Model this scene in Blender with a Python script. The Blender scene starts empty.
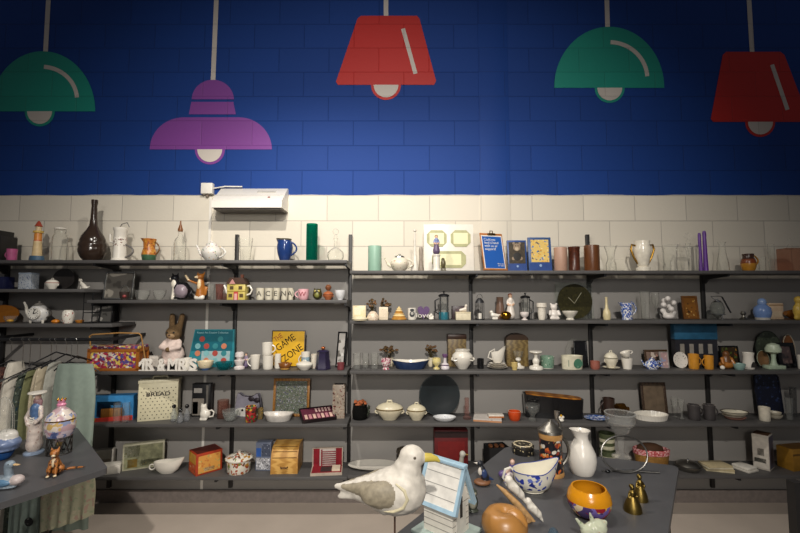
import bpy, bmesh, math, random
from mathutils import Vector, Matrix
random.seed(7)
PI = math.pi
sc = bpy.context.scene
COL = sc.collection
# ---------------------------------------------------------------- camera numbers
F, CH, PITCH = 420.0, 1.71, math.atan(29.5 / 420)
CP, SP = math.cos(PITCH), math.sin(PITCH)
D = 3.64                      # wall plane
GAP, SD = .045, .29            # gap behind the shelves, shelf depth
YF = D - GAP - SD             # front edge of the shelves
TH = .025
def zpx(py, Y):               # height seen at picture row py at distance Y
    yc = (266.5 - py) / F
    return CH + Y * (SP + yc * CP) / (CP - yc * SP)
def ax(Y, z): return Y * CP + (z - CH) * SP
def xpx(px, Y, z): return (px - 400) / F * ax(Y, z)
def ypx(py, z):               # distance at which row py meets the plane z
    yc = (266.5 - py) / F
    return (z - CH) * (CP - yc * SP) / (SP + yc * CP)
ROWPX = {'L1': 260, 'L2': 300, 'L3': 371.5, 'L4': 424, 'L5': 477, 'A2': 289, 'A3': 324,
         'R1': 270.5, 'R2': 320.5, 'R3': 371, 'R4': 423.5, 'R5': 475.5}
ZR = {k: zpx(v, YF) for k, v in ROWPX.items()}
ZT = .85                      # table tops
class Pl: pass
def place(x0, x1, ty, row, fr=.5):
    p = Pl(); p.Y = YF + .03 + fr * (SD - .05); p.z = ZR[row]
    d = ax(p.Y, p.z + .05); p.s = d / F
    p.X = ((x0 + x1) / 2 - 400) / F * d; p.wf = (x1 - x0) * p.s; p.w = p.wf / math.sqrt(1 + (((x0 + x1) / 2 - 400) / F) ** 2)
    p.h = zpx(ty, p.Y) - p.z
    p.loc = (p.X, p.Y, p.z); return p
def tplace(x0, x1, ty, by):   # on the tables: by = row of the middle of its foot
    p = Pl(); p.Y = ypx(by, ZT); p.z = ZT
    d = ax(p.Y, ZT + .06); p.s = d / F
    p.X = ((x0 + x1) / 2 - 400) / F * d; p.wf = (x1 - x0) * p.s; p.w = p.wf / math.sqrt(1 + (((x0 + x1) / 2 - 400) / F) ** 2)
    p.h = zpx(ty, p.Y) - ZT
    p.loc = (p.X, p.Y, p.z); return p
# ---------------------------------------------------------------- materials
def lin(hx):
    r = [int(hx[i:i + 2], 16) / 255 for i in (0, 2, 4)]
    return tuple((c / 12.92 if c <= .04045 else ((c + .055) / 1.055) ** 2.4) for c in r) + (1,)
MC = {}
def newmat(key):
    m = bpy.data.materials.new('mat_' + str(len(MC))); m.use_nodes = True
    MC[key] = m
    nt = m.node_tree; return m, nt, nt.nodes['Principled BSDF']
def obco(nt, scale=1):
    tc = nt.nodes.new('ShaderNodeTexCoord'); mp = nt.nodes.new('ShaderNodeMapping')
    mp.inputs['Scale'].default_value = (scale,) * 3 if not isinstance(scale, tuple) else scale
    nt.links.new(tc.outputs['Object'], mp.inputs['Vector']); return mp.outputs['Vector']
def mixc(nt, fac, a, b, mode='MIX'):
    n = nt.nodes.new('ShaderNodeMix'); n.data_type = 'RGBA'; n.blend_type = mode
    for s, v in ((n.inputs[0], fac), (n.inputs[6], a), (n.inputs[7], b)):
        if hasattr(v, 'node'): nt.links.new(v, s)
        else: s.default_value = v
    return n.outputs[2]
def ramp(nt, fac, stops, interp='LINEAR'):
    n = nt.nodes.new('ShaderNodeValToRGB'); cr = n.color_ramp; cr.interpolation = interp
    while len(cr.elements) < len(stops): cr.elements.new(1)
    for e, (p, c) in zip(cr.elements, stops): e.position = p; e.color = c
    nt.links.new(fac, n.inputs[0]); return n.outputs[0]
def noise(nt, vec, scale, det=3):
    n = nt.nodes.new('ShaderNodeTexNoise'); n.inputs['Scale'].default_value = scale
    n.inputs['Detail'].default_value = det; nt.links.new(vec, n.inputs['Vector']); return n.outputs[0]
def m(hx, rough=.4, metal=0, var=.12, sc_=30):
    key = ('p', hx, rough, metal, var, sc_)
    if key in MC: return MC[key]
    mt, nt, b = newmat(key); c = lin(hx)
    n = noise(nt, obco(nt), sc_)
    lo = tuple(x * (1 - var) for x in c[:3]) + (1,); hi = tuple(min(1, x * (1 + var)) for x in c[:3]) + (1,)
    nt.links.new(ramp(nt, n, [(.3, lo), (.7, hi)]), b.inputs['Base Color'])
    b.inputs['Roughness'].default_value = rough; b.inputs['Metallic'].default_value = metal
    return mt
def fl(base, cols, scale=60, thr=.45, rough=.35, rnd=1.0):   # blossoms / blots of several colours on a ground
    key = ('f', base, tuple(cols), scale, thr, rough, rnd)
    if key in MC: return MC[key]
    mt, nt, b = newmat(key); v = obco(nt)
    vo = nt.nodes.new('ShaderNodeTexVoronoi'); vo.inputs['Scale'].default_value = scale * 1.25
    vo.inputs['Randomness'].default_value = rnd
    if rnd:
        wn = nt.nodes.new('ShaderNodeTexNoise'); wn.inputs['Scale'].default_value = scale * .9; wn.inputs['Detail'].default_value = 2; nt.links.new(v, wn.inputs['Vector'])
        wm = nt.nodes.new('ShaderNodeVectorMath'); wm.operation = 'MULTIPLY_ADD'; wm.inputs[1].default_value = (1.6 / scale,) * 3
        nt.links.new(wn.outputs[1], wm.inputs[0]); nt.links.new(v, wm.inputs[2]); nt.links.new(wm.outputs[0], vo.inputs['Vector'])
    else: nt.links.new(v, vo.inputs['Vector'])
    sep = nt.nodes.new('ShaderNodeSeparateColor'); nt.links.new(vo.outputs['Color'], sep.inputs[0])
    cc = ramp(nt, sep.outputs[0], [(i / len(cols), lin(c)) for i, c in enumerate(cols)], 'CONSTANT')
    nz = noise(nt, v, scale * 1.7)
    ad = nt.nodes.new('ShaderNodeMath'); ad.operation = 'MULTIPLY_ADD'
    nt.links.new(nz, ad.inputs[0]); ad.inputs[1].default_value = .35 if rnd else 0
    nt.links.new(vo.outputs['Distance'], ad.inputs[2])
    msk = ramp(nt, ad.outputs[0], [(thr, (1, 1, 1, 1)), (thr + .06, (0, 0, 0, 1))])
    nt.links.new(mixc(nt, msk, lin(base), cc), b.inputs['Base Color'])
    b.inputs['Roughness'].default_value = rough; return mt
def wood(a, c, scale=14, rough=.45, ax_=(1, 1, 6)):
    key = ('w', a, c, scale, rough, ax_)
    if key in MC: return MC[key]
    mt, nt, b = newmat(key); v = obco(nt, ax_)
    w = nt.nodes.new('ShaderNodeTexWave'); w.inputs['Scale'].default_value = scale
    w.inputs['Distortion'].default_value = 6; w.inputs['Detail'].default_value = 3
    nt.links.new(v, w.inputs['Vector'])
    nt.links.new(ramp(nt, w.outputs[0], [(.2, lin(a)), (.8, lin(c))]), b.inputs['Base Color'])
    b.inputs['Roughness'].default_value = rough; return mt
def gl(tint='FFFFFE', edge='F0F2EC', op=.05, rough=.03):     # thin-walled glass
    key = ('g', tint, edge, op)
    if key in MC: return MC[key]
    mt, nt, b = newmat(key)
    nt.nodes.remove(b); out = nt.nodes['Material Output']
    tr = nt.nodes.new('ShaderNodeBsdfTransparent'); tr.inputs[0].default_value = lin(tint)
    gs = nt.nodes.new('ShaderNodeBsdfGlossy'); gs.inputs['Roughness'].default_value = rough
    d1 = nt.nodes.new('ShaderNodeBsdfDiffuse'); d1.inputs[0].default_value = lin(edge); d2 = nt.nodes.new('ShaderNodeBsdfTranslucent'); d2.inputs[0].default_value = lin(edge)
    df = nt.nodes.new('ShaderNodeMixShader'); nt.links.new(d1.outputs[0], df.inputs[1]); nt.links.new(d2.outputs[0], df.inputs[2])
    lw = nt.nodes.new('ShaderNodeLayerWeight'); lw.inputs[0].default_value = .35
    fr = nt.nodes.new('ShaderNodeFresnel'); fr.inputs[0].default_value = 1.16
    rp = ramp(nt, lw.outputs['Facing'], [(0, (op,) * 3 + (1,)), (.6, (op * 1.3,) * 3 + (1,)), (1, (min(1, op * 1.5 + .16),) * 3 + (1,))])
    m1 = nt.nodes.new('ShaderNodeMixShader'); nt.links.new(rp, m1.inputs[0])
    nt.links.new(tr.outputs[0], m1.inputs[1]); nt.links.new(df.outputs[0], m1.inputs[2])
    m2 = nt.nodes.new('ShaderNodeMixShader'); fm = nt.nodes.new('ShaderNodeMath'); fm.operation = 'MULTIPLY'; fm.inputs[1].default_value = .5; nt.links.new(fr.outputs[0], fm.inputs[0]); nt.links.new(fm.outputs[0], m2.inputs[0])
    nt.links.new(m1.outputs[0], m2.inputs[1]); nt.links.new(gs.outputs[0], m2.inputs[2])
    nt.links.new(m2.outputs[0], out.inputs[0]); return mt
def metal(hx, rough=.3): return m(hx, rough, 1, .1)
# ---------------------------------------------------------------- mesh builder
class B:
    def __init__(s): s.bm = bmesh.new(); s.flat = set()
    def _mi(s, faces, mi, smooth=True):
        for f in faces: f.material_index = mi; f.smooth = smooth
    def box(s, sx, sy, sz, c=(0, 0, 0), mi=0, bev=0, rot=None, base=False):
        r = bmesh.ops.create_cube(s.bm, size=1); vs = r['verts']
        bmesh.ops.scale(s.bm, vec=(sx, sy, sz), verts=vs)
        if bev:
            es = list({e for v in vs for e in v.link_edges})
            g = bmesh.ops.bevel(s.bm, geom=es, offset=min(bev, sx / 2.1, sy / 2.1, sz / 2.1), segments=2, affect='EDGES', profile=.5)
            vs = list({v for f in g['faces'] for v in f.verts} | {v for v in vs if v.is_valid})
            fs0 = {f for v in vs for f in v.link_faces}; vs = list({v for f in fs0 for v in f.verts})
        if rot is not None: bmesh.ops.rotate(s.bm, cent=(0, 0, 0), matrix=rot.to_3x3(), verts=vs)
        cz = c[2] + (sz / 2 if base else 0)
        bmesh.ops.translate(s.bm, vec=(c[0], c[1], cz), verts=vs)
        s._mi({f for v in vs for f in v.link_faces}, mi, False); return s
    def lathe(s, prof, seg=28, mi=0, off=(0, 0, 0), sy=1, mz=None, rot=None, sx=1):
        rings = []; allv = []
        for r, z in prof:
            if r < 1e-6: ring = [s.bm.verts.new((0, 0, z))]
            else: ring = [s.bm.verts.new((r * sx * math.cos(2 * PI * i / seg), r * sy * math.sin(2 * PI * i / seg), z)) for i in range(seg)]
            rings.append(ring); allv += ring
        zs = [z for _, z in prof]; z0, z1 = min(zs), max(zs)
        for k in range(len(rings) - 1):
            a, b = rings[k], rings[k + 1]; fs = []
            for i in range(seg):
                j = (i + 1) % seg
                try:
                    if len(a) == 1 and len(b) == 1: break
                    if len(a) == 1: fs.append(s.bm.faces.new((a[0], b[j], b[i])))
                    elif len(b) == 1: fs.append(s.bm.faces.new((a[i], a[j], b[0])))
                    else: fs.append(s.bm.faces.new((a[i], a[j], b[j], b[i])))
                except ValueError: pass
            q = mi
            if mz:
                zc = ((prof[k][1] + prof[k + 1][1]) / 2 - z0) / max(1e-9, z1 - z0)
                for lim, w in mz:
                    if zc >= lim: q = w
            s._mi(fs, q)
        if rot is not None: bmesh.ops.rotate(s.bm, cent=(0, 0, 0), matrix=rot.to_3x3(), verts=allv)
        bmesh.ops.translate(s.bm, vec=off, verts=allv); return s
    def tube(s, pts, r, seg=8, mi=0, closed=False, flat=1.0):
        pts = [Vector(p) for p in pts]; n = len(pts); rs = r if isinstance(r, (list, tuple)) else [r] * n
        rings = []; up = None
        for i, p in enumerate(pts):
            t = (pts[(i + 1) % n] - pts[i - 1]) if closed else (pts[min(i + 1, n - 1)] - pts[max(i - 1, 0)])
            t.normalize()
            if up is None: up = Vector((0, 0, 1)) if abs(t.z) < .9 else Vector((0, 1, 0))
            sd = t.cross(up)
            if sd.length < 1e-4: sd = t.cross(Vector((1, 0, .1)))
            sd.normalize(); up = sd.cross(t).normalized()
            rings.append([s.bm.verts.new(p + sd * math.cos(2 * PI * k / seg) * rs[i] + up * math.sin(2 * PI * k / seg) * rs[i] * flat) for k in range(seg)])
        fs = []
        for i in range(n if closed else n - 1):
            a, b = rings[i], rings[(i + 1) % n]
            for k in range(seg):
                j = (k + 1) % seg; fs.append(s.bm.faces.new((a[k], a[j], b[j], b[k])))
        if not closed: fs.append(s.bm.faces.new(rings[0][::-1])); fs.append(s.bm.faces.new(rings[-1]))
        s._mi(fs, mi); return s
    def prism(s, poly, y0, y1, mi=0, smooth=False):      # polygon in XZ, extruded along Y
        a = [s.bm.verts.new((x, y0, z)) for x, z in poly]; b = [s.bm.verts.new((x, y1, z)) for x, z in poly]
        fs = [s.bm.faces.new(a), s.bm.faces.new(b[::-1])]; n = len(poly)
        for i in range(n): j = (i + 1) % n; fs.append(s.bm.faces.new((a[i], b[i], b[j], a[j])))
        s._mi(fs, mi, smooth); return s
    def slab(s, poly, z0, z1, mi=0):                     # polygon in XY, extruded along Z
        a = [s.bm.verts.new((x, y, z0)) for x, y in poly]; b = [s.bm.verts.new((x, y, z1)) for x, y in poly]
        fs = [s.bm.faces.new(a[::-1]), s.bm.faces.new(b)]; n = len(poly)
        for i in range(n): j = (i + 1) % n; fs.append(s.bm.faces.new((a[i], a[j], b[j], b[i])))
        s._mi(fs, mi, False); return s
    def ell(s, c, r, mi=0, sub=2):
        q = bmesh.ops.create_icosphere(s.bm, subdivisions=sub, radius=1); vs = q['verts']
        r = (r,) * 3 if not isinstance(r, tuple) else r
        bmesh.ops.scale(s.bm, vec=r, verts=vs); bmesh.ops.translate(s.bm, vec=c, verts=vs)
        s._mi({f for v in vs for f in v.link_faces}, mi); return s
    def xf(s, M): bmesh.ops.transform(s.bm, matrix=M, verts=s.bm.verts[:]); return s
    def out(s, name, mats, parent=None, loc=None, rz=0):
        bmesh.ops.recalc_face_normals(s.bm, faces=s.bm.faces[:])
        me = bpy.data.meshes.new(name); s.bm.to_mesh(me); s.bm.free()
        for q in (mats if isinstance(mats, (list, tuple)) else [mats]): me.materials.append(q)
        me.set_sharp_from_angle(angle=math.radians(42))
        o = bpy.data.objects.new(name, me); COL.objects.link(o)
        if parent: o.parent = parent
        if loc: o.location = loc
        o.rotation_euler = (0, 0, rz); return o
def tag(o, label, cat, group=None, kind=None):
    o['label'] = label; o['category'] = cat
    if group: o['group'] = group
    if kind: o['kind'] = kind
    return o
def thing(name, label, cat, loc, rz=0, group=None, tilt=0):
    o = bpy.data.objects.new(name, None); COL.objects.link(o); o.empty_display_size = .05
    o.location = loc; o.rotation_euler = (-tilt, 0, rz); return tag(o, label, cat, group)
def struct(o): o['kind'] = 'structure'; return o
def from_eval(tmp, name, mats, parent):
    dg = bpy.context.evaluated_depsgraph_get(); dg.update()
    me = bpy.data.meshes.new_from_object(tmp.evaluated_get(dg))
    dat = tmp.data; bpy.data.objects.remove(tmp)
    o = bpy.data.objects.new(name, me); COL.objects.link(o)
    me.materials.clear()
    for q in (mats if isinstance(mats, (list, tuple)) else [mats]): me.materials.append(q)
    if parent: o.parent = parent
    return o
def text(s, size, mat, parent, loc, name='lettering', ext=.0006, rot=0, al='CENTER', rx=PI / 2, w=None, rz=0, bold=0):
    cu = bpy.data.curves.new('t', 'FONT'); cu.body = s; cu.size = size; cu.extrude = ext; cu.align_x = al; cu.align_y = 'CENTER'
    cu.resolution_u = 3; cu.offset = bold * size
    tmp = bpy.data.objects.new('t', cu); COL.objects.link(tmp)
    o = from_eval(tmp, name, mat, parent)
    M = Matrix.Translation(loc) @ Matrix.Rotation(rz, 4, 'Z') @ Matrix.Rotation(-rot, 4, 'Y') @ Matrix.Rotation(rx, 4, 'X')
    if w:
        xs = [v.co.x for v in o.data.vertices]; k = w / max(1e-6, max(xs) - min(xs))
        M = M @ Matrix.Diagonal((k, 1, 1, 1))
    o.data.transform(M); return o
# blob: one continuous skin over ellipsoids ('e',c,r,mi) and capsules ('c',p,q,r0,r1,mi), unit = h
def blob(name, prims, h, mats, parent, vox=.03, smooth=4):
    b = B(); P = []
    for p in prims:
        if p[0] == 'e':
            c = Vector(p[1]) * h; r = p[2] if isinstance(p[2], tuple) else (p[2],) * 3; r = tuple(x * h for x in r)
            b.ell(c, r); P.append(('e', c, Vector(r), p[3]))
        else:
            a, q = Vector(p[1]) * h, Vector(p[2]) * h; r0, r1 = p[3] * h, p[4] * h
            n = max(3, int((q - a).length / (min(r0, r1) * .7)) + 1); n = min(n, 16)
            for i in range(n): t = i / (n - 1); b.ell(a.lerp(q, t), r0 + (r1 - r0) * t, sub=1 if n > 8 else 2)
            P.append(('c', a, q, r0, r1, p[5]))
    me = bpy.data.meshes.new('t'); b.bm.to_mesh(me); b.bm.free()
    tmp = bpy.data.objects.new('t', me); COL.objects.link(tmp)
    md = tmp.modifiers.new('r', 'REMESH'); md.mode = 'VOXEL'; md.voxel_size = vox * h
    ms = tmp.modifiers.new('s', 'SMOOTH'); ms.iterations = smooth; ms.factor = .5
    o = from_eval(tmp, name, mats, parent)
    for f in o.data.polygons:
        f.use_smooth = True; c = f.center; best = 9e9
        for p in P:
            if p[0] == 'e':
                d = (Vector(((c.x - p[1].x) / p[2].x, (c.y - p[1].y) / p[2].y, (c.z - p[1].z) / p[2].z)).length - 1) * min(p[2])
                k = p[3]
            else:
                ab = p[2] - p[1]; t = max(0, min(1, (c - p[1]).dot(ab) / max(1e-9, ab.length_squared)))
                d = (c - p[1] - ab * t).length - (p[3] + (p[4] - p[3]) * t); k = p[5]
            if d < best: best = d; f.material_index = k
    zmin = min(v.co.z for v in o.data.vertices)
    o.data.transform(Matrix.Translation((0, 0, -zmin)) if parent is None or zmin < .02 * h else Matrix())
    return o
# ---------------------------------------------------------------- profiles (r, z) of unit half width / unit height
def hollow(o, t=.06, bot=.05):
    out = [(0, 0)] + list(o)
    inn = [(max(.02, r - t), max(z, bot)) for r, z in reversed(o)]
    inn[0] = (max(.02, o[-1][0] - t), o[-1][1])
    return out + inn + [(0, bot)]
def solid(o): return [(0, o[0][1])] + list(o) + [(0, o[-1][1])]
def sp(o, w, h): return [(r * w / 2, z * h) for r, z in o]
CYL = [(.97, 0), (1, .03), (1, .97), (.98, 1)]
MUG = [(.86, 0), (.92, .04), (.94, .3), (.96, .7), (1, 1)]
TUM = [(.72, 0), (.76, .05), (.86, .5), (1, 1)]
BOWL = [(.45, 0), (.48, .08), (.7, .25), (.88, .55), (.97, .85), (1, 1)]
DISH = [(.6, 0), (.7, .1), (.88, .5), (.97, .85), (1, 1)]
PLATE = [(.55, 0), (.6, .15), (.72, .4), (.95, .85), (1, 1)]
POT = [(.5, 0), (.55, .03), (.8, .2), (.97, .45), (1, .58), (.9, .78), (.62, .95), (.55, 1)]
JUG = [(.6, 0), (.65, .03), (.9, .2), (1, .4), (.95, .6), (.75, .8), (.7, .9), (.8, 1)]
BUD = [(.8, 0), (.9, .05), (1, .2), (.85, .38), (.45, .5), (.3, .7), (.3, .95), (.38, 1)]
WINE = [(.75, 0), (.7, .02), (.12, .05), (.1, .38), (.35, .45), (.9, .6), (1, .8), (.9, 1)]
URN = [(.45, 0), (.5, .04), (.4, .1), (.8, .35), (1, .62), (.9, .8), (.62, .88), (.68, .97), (.72, 1)]
CANDLE = [(1, 0), (1, .06), (.5, .12), (.35, .25), (.55, .35), (.6, .42), (.35, .52), (.3, .75), (.5, .84), (.95, .9), (1, 1)]
def loop(x, z0, z1, out, n=9, y=0):                    # handle path bulging in +x (out<0: -x)
    return [(x + out * math.sin(PI * i / (n - 1)) ** .8, y, z0 + (z1 - z0) * i / (n - 1)) for i in range(n)]
# ---------------------------------------------------------------- kinds of object
def turned(nm, lab, cat, p, prof, mats, hol=None, mz=None, sy=1, group=None, seg=28, rz=0):
    pr = sp(hollow(prof, hol) if hol else solid(prof), p.w, p.h)
    return tag(B().lathe(pr, seg=seg, mz=mz, sy=sy).out(nm, mats, None, p.loc, rz), lab, cat, group)
def mug(lab, p, mt, side=1, prof=MUG, nm='mug', cat='mug', inner=None, group=None, mz=None, ang=0, letter=None, lm=None, dark=None):
    t = thing(nm, lab, cat, p.loc, 0, group); w, h = p.w, p.h
    ms = mt if isinstance(mt, list) else [mt]
    B().lathe(sp(hollow(prof, .08), w, h), mz=mz).out('body', ms, t)
    if side:
        b = B().tube(loop(w / 2 * .9, h * .2, h * .82, w * .33), min(w, h) * .06); b.xf(Matrix.Rotation(ang if side > 0 else PI - ang, 4, 'Z'))
        b.out('handle', ms[:1], t)
    if letter: text(letter, h * .6, lm, t, (0, -w * .49, h * .52))
    return t
def jug(lab, p, mt, side=1, prof=JUG, nm='jug', cat='jug', mz=None, lip=True, group=None, hm=None, lid=None, htop=.88):
    t = thing(nm, lab, cat, p.loc, 0, group); w, h = p.w, p.h; ms = mt if isinstance(mt, list) else [mt]
    b = B().lathe(sp(hollow(prof, .08), w, h), mz=mz)
    if lip:
        for v in b.bm.verts:
            if v.co.z > h * .9:
                c = -side * v.co.x / (w / 2)
                if c > .3: v.co.x -= side * (c - .3) * w * .28; v.co.z += (c - .3) * h * .06
    b.out('body', ms, t)
    B().tube([(side * x, y, z) for x, y, z in loop(w * .36, h * .25, h * htop, w * .38)], w * .055).out('handle', hm or ms[:1], t)
    if lid:
        l = B().lathe(sp(solid([(.7, 0), (.66, .05), (.3, .12), (.12, .15)]), w, h), off=(0, 0, h)).out('lid', lid, t)
    return t
def teapot(lab, p, mt, side=-1, prof=POT, lm=None, nm='teapot', cat='teapot', hm=None, lidh=.22, mz=None, sy=1):
    t = thing(nm, lab, cat, p.loc); w, h = p.w, p.h; bh = h * (1 - lidh); ms = mt if isinstance(mt, list) else [mt]
    B().lathe(sp(hollow(prof, .06), w, bh), mz=mz, sy=sy).out('body', ms, t)
    B().tube([(side * w * .42, 0, bh * .35), (side * w * .6, 0, bh * .5), (side * w * .7, 0, bh * .8), (side * w * .8, 0, bh * 1.02)], [w * .1, w * .07, w * .05, w * .045]).out('spout', ms[:1], t)
    B().tube([(-side * x, y, z) for x, y, z in loop(w * .42, bh * .25, bh * .9, w * .3)], w * .05).out('handle', hm or ms[:1], t)
    k = prof[-1][0]
    l = B().lathe(sp([(0, 0), (k, 0), (k * .9, .4), (k * .3, .7), (0, .72)], w, h * lidh), off=(0, 0, bh)).out('lid', lm or ms[:1], t)
    B().ell((0, 0, bh + h * lidh * .8), (w * .07, w * .07, h * lidh * .22)).out('knob', lm or ms[:1], l)
    return t
def tureen(lab, p, mt, band, sy=.75, handles=True, nm='tureen', cat='tureen', lm=None, rz=0, group=None):
    t = thing(nm, lab, cat, p.loc, rz, group); w, h = p.w, p.h
    B().lathe(sp(hollow([(.5, 0), (.55, .05), (.6, .1), (.9, .35), (1, .52), (1, .56)], .06), w, h), sy=sy).out('body', mt, t)
    B().lathe(sp(solid([(1.02, .54), (1.02, .6)]), w, h), sy=sy).out('rim', band, t)
    l = B().lathe(sp([(0, .58), (.99, .6), (.85, .72), (.5, .83), (.15, .88), (0, .88)], w, h), sy=sy).out('lid', lm or mt, t)
    B().tube([(-w * .09, 0, h * .87), (-w * .07, 0, h * .97), (w * .07, 0, h * .97), (w * .09, 0, h * .87)], w * .035).out('knob', lm or mt, l)
    if handles:
        for s in (-1, 1): B().tube([(s * x, y, z) for x, y, z in loop(w * .43, h * .3, h * .48, w * .1)], w * .03).out('handle', mt, t)
    return t
def standplate(lab, p, mt, rim=None, dep=.12, nm='plate', cat='plate', tilt=.14, rise=0):   # stood on edge against the wall, diameter = height
    t = thing(nm, lab, cat, p.loc, 0, None, 0); r = p.h / 2
    M = Matrix.Translation((0, 0, r * math.cos(tilt))) @ Matrix.Rotation(-tilt, 4, 'X') @ Matrix.Rotation(PI / 2, 4, 'X')
    k = p.wf / p.h
    B().lathe([(0, 0), (r * .6, 0), (r * .95, r * dep), (r, r * dep), (r, r * dep * .6), (r * .6, -r * .05), (0, -r * .05)], seg=40, sx=k).xf(M).out('face', mt, t)
    if rim: B().tube([(r * k * math.cos(a * PI / 20), r * math.sin(a * PI / 20), r * dep) for a in range(40)], r * .025, closed=True, seg=6).xf(M).out('rim', rim, t)
    return t
def boxy(nm, lab, cat, p, dep, mt, panels=(), rz=0, tilt=0, bev=.002, lid=None, group=None):
    """panels: (face, u0, v0, u1, v1, material, name) in fractions; face f/l/r/t"""
    p.loc = (p.loc[0], p.loc[1], p.loc[2] + dep * abs(math.sin(tilt)) / 2)
    t = thing(nm, lab, cat, p.loc, rz, group, tilt); w, h = p.wf, p.h
    B().box(w, dep, h, (0, 0, h / 2), bev=bev).out('body', mt, t)
    for q in panels:
        f, u0, v0, u1, v1, pm = q[:6]; n = q[6] if len(q) > 6 else 'printed_panel'; e = .0012
        uc, vc, du, dv = (u0 + u1) / 2, (v0 + v1) / 2, u1 - u0, v1 - v0
        if f == 'f': B().box(w * du, e, h * dv, (w * (uc - .5), -dep / 2 - e / 2, h * vc)).out(n, pm, t)
        elif f == 't': B().box(w * du, dep * dv, e, (w * (uc - .5), dep * (vc - .5), h + e / 2)).out(n, pm, t)
        elif f == 'r': B().box(e, dep * du, h * dv, (w / 2 + e / 2, dep * (uc - .5), h * vc)).out(n, pm, t)
        elif f == 'l': B().box(e, dep * du, h * dv, (-w / 2 - e / 2, dep * (uc - .5), h * vc)).out(n, pm, t)
    if lid: B().box(w * 1.03, dep * 1.03, h * lid[0], (0, 0, h * (1 - lid[0] / 2) + .001), bev=.002).out('lid', lid[1], t)
    return t
def frame(lab, p, fm, pic, bw=.08, tilt=.12, nm='framed_picture', cat='framed picture', th=.015, rz=0, mount=None, group=None, pn='picture'):
    p.loc = (p.loc[0], p.loc[1], p.loc[2] + th * math.sin(tilt))
    t = thing(nm, lab, cat, p.loc, rz, group, tilt); w, h = p.wf, p.h; b = bw * min(w, h); bb = B()
    for c, sx, sz in (((0, 0, b / 2), w, b), ((0, 0, h - b / 2), w, b), ((-w / 2 + b / 2, 0, h / 2), b, h - 2 * b), ((w / 2 - b / 2, 0, h / 2), b, h - 2 * b)):
        bb.box(sx, th, sz, c, bev=.0015)
    bb.out('frame', fm, t)
    B().box(w - 1.6 * b, th * .4, h - 1.6 * b, (0, th * .2, h / 2)).out(pn, pic, t)
    if mount:
        mm = B(); k = mount[1] * min(w, h)
        iw, ih = w - 2 * b, h - 2 * b
        for c, sx, sz in (((0, 0, k / 2), iw, k), ((0, 0, ih - k / 2), iw, k), ((-iw / 2 + k / 2, 0, ih / 2), k, ih - 2 * k), ((iw / 2 - k / 2, 0, ih / 2), k, ih - 2 * k)):
            mm.box(sx, .002, sz, (c[0], -.001, c[2] + b))
        mm.out('mount', mount[0], t)
    # easel strut behind
    B().xf(Matrix()).box(w * .25, .003, h * .7, (0, 0, 0)).xf(Matrix.Translation((0, th / 2 + h * .10, h * .33)) @ Matrix.Rotation(.28, 4, 'X')).out('strut', fm, t)
    return t
def figure(nm, lab, cat, p, prims, mats, vox=.035, rz=0, extra=None, group=None):
    t = thing(nm, lab, cat, p.loc, rz, group); o = blob('body', prims, p.h, mats, t, vox)
    if extra: extra(t, p.h, p.w)
    return t
CATP = [('c', (0, .05, .14), (0, 0, .5), .2, .14, 0), ('e', (0, -.06, .76), (.17, .15, .15), 0), ('c', (-.1, -.04, .84), (-.13, -.03, .97), .06, .02, 0), ('c', (.1, -.04, .84), (.13, -.03, .97), .06, .02, 0),
        ('c', (-.08, -.2, .04), (-.07, -.1, .42), .05, .06, 0), ('c', (.08, -.2, .04), (.07, -.1, .42), .05, .06, 0), ('e', (0, -.12, .45), (.1, .08, .16), 1), ('e', (0, -.2, .71), (.07, .05, .05), 1),
        ('c', (-.15, .1, .07), (.15, .1, .07), .12, .12, 0)]
BIRDP = [('c', (-.3, 0, .38), (.25, 0, .45), .2, .28, 0), ('e', (.4, 0, .8), .19, 0), ('c', (.3, 0, .5), (.38, 0, .75), .2, .15, 0), ('c', (-.4, 0, .42), (-.75, 0, .55), .12, .05, 0), ('c', (.5, 0, .8), (.68, 0, .78), .06, .02, 1), ('c', (-.2, 0, .05), (.2, 0, .05), .16, .16, 0), ('c', (0, 0, .05), (0, 0, .3), .14, .15, 0)]
LADYP = [('c', (0, 0, .03), (0, 0, .5), .22, .12, 0), ('c', (0, 0, .5), (0, 0, .68), .11, .13, 1), ('e', (0, -.01, .86), (.09, .09, .1), 2), ('e', (0, .03, .9), (.11, .1, .1), 3), ('c', (0, 0, .7), (0, 0, .8), .05, .05, 2),
         ('c', (-.13, 0, .68), (-.17, -.06, .5), .045, .04, 1), ('c', (-.17, -.06, .5), (-.05, -.13, .46), .04, .035, 2), ('c', (.13, 0, .68), (.17, -.06, .5), .045, .04, 1), ('c', (.17, -.06, .5), (.05, -.13, .46), .04, .035, 2)]
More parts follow.
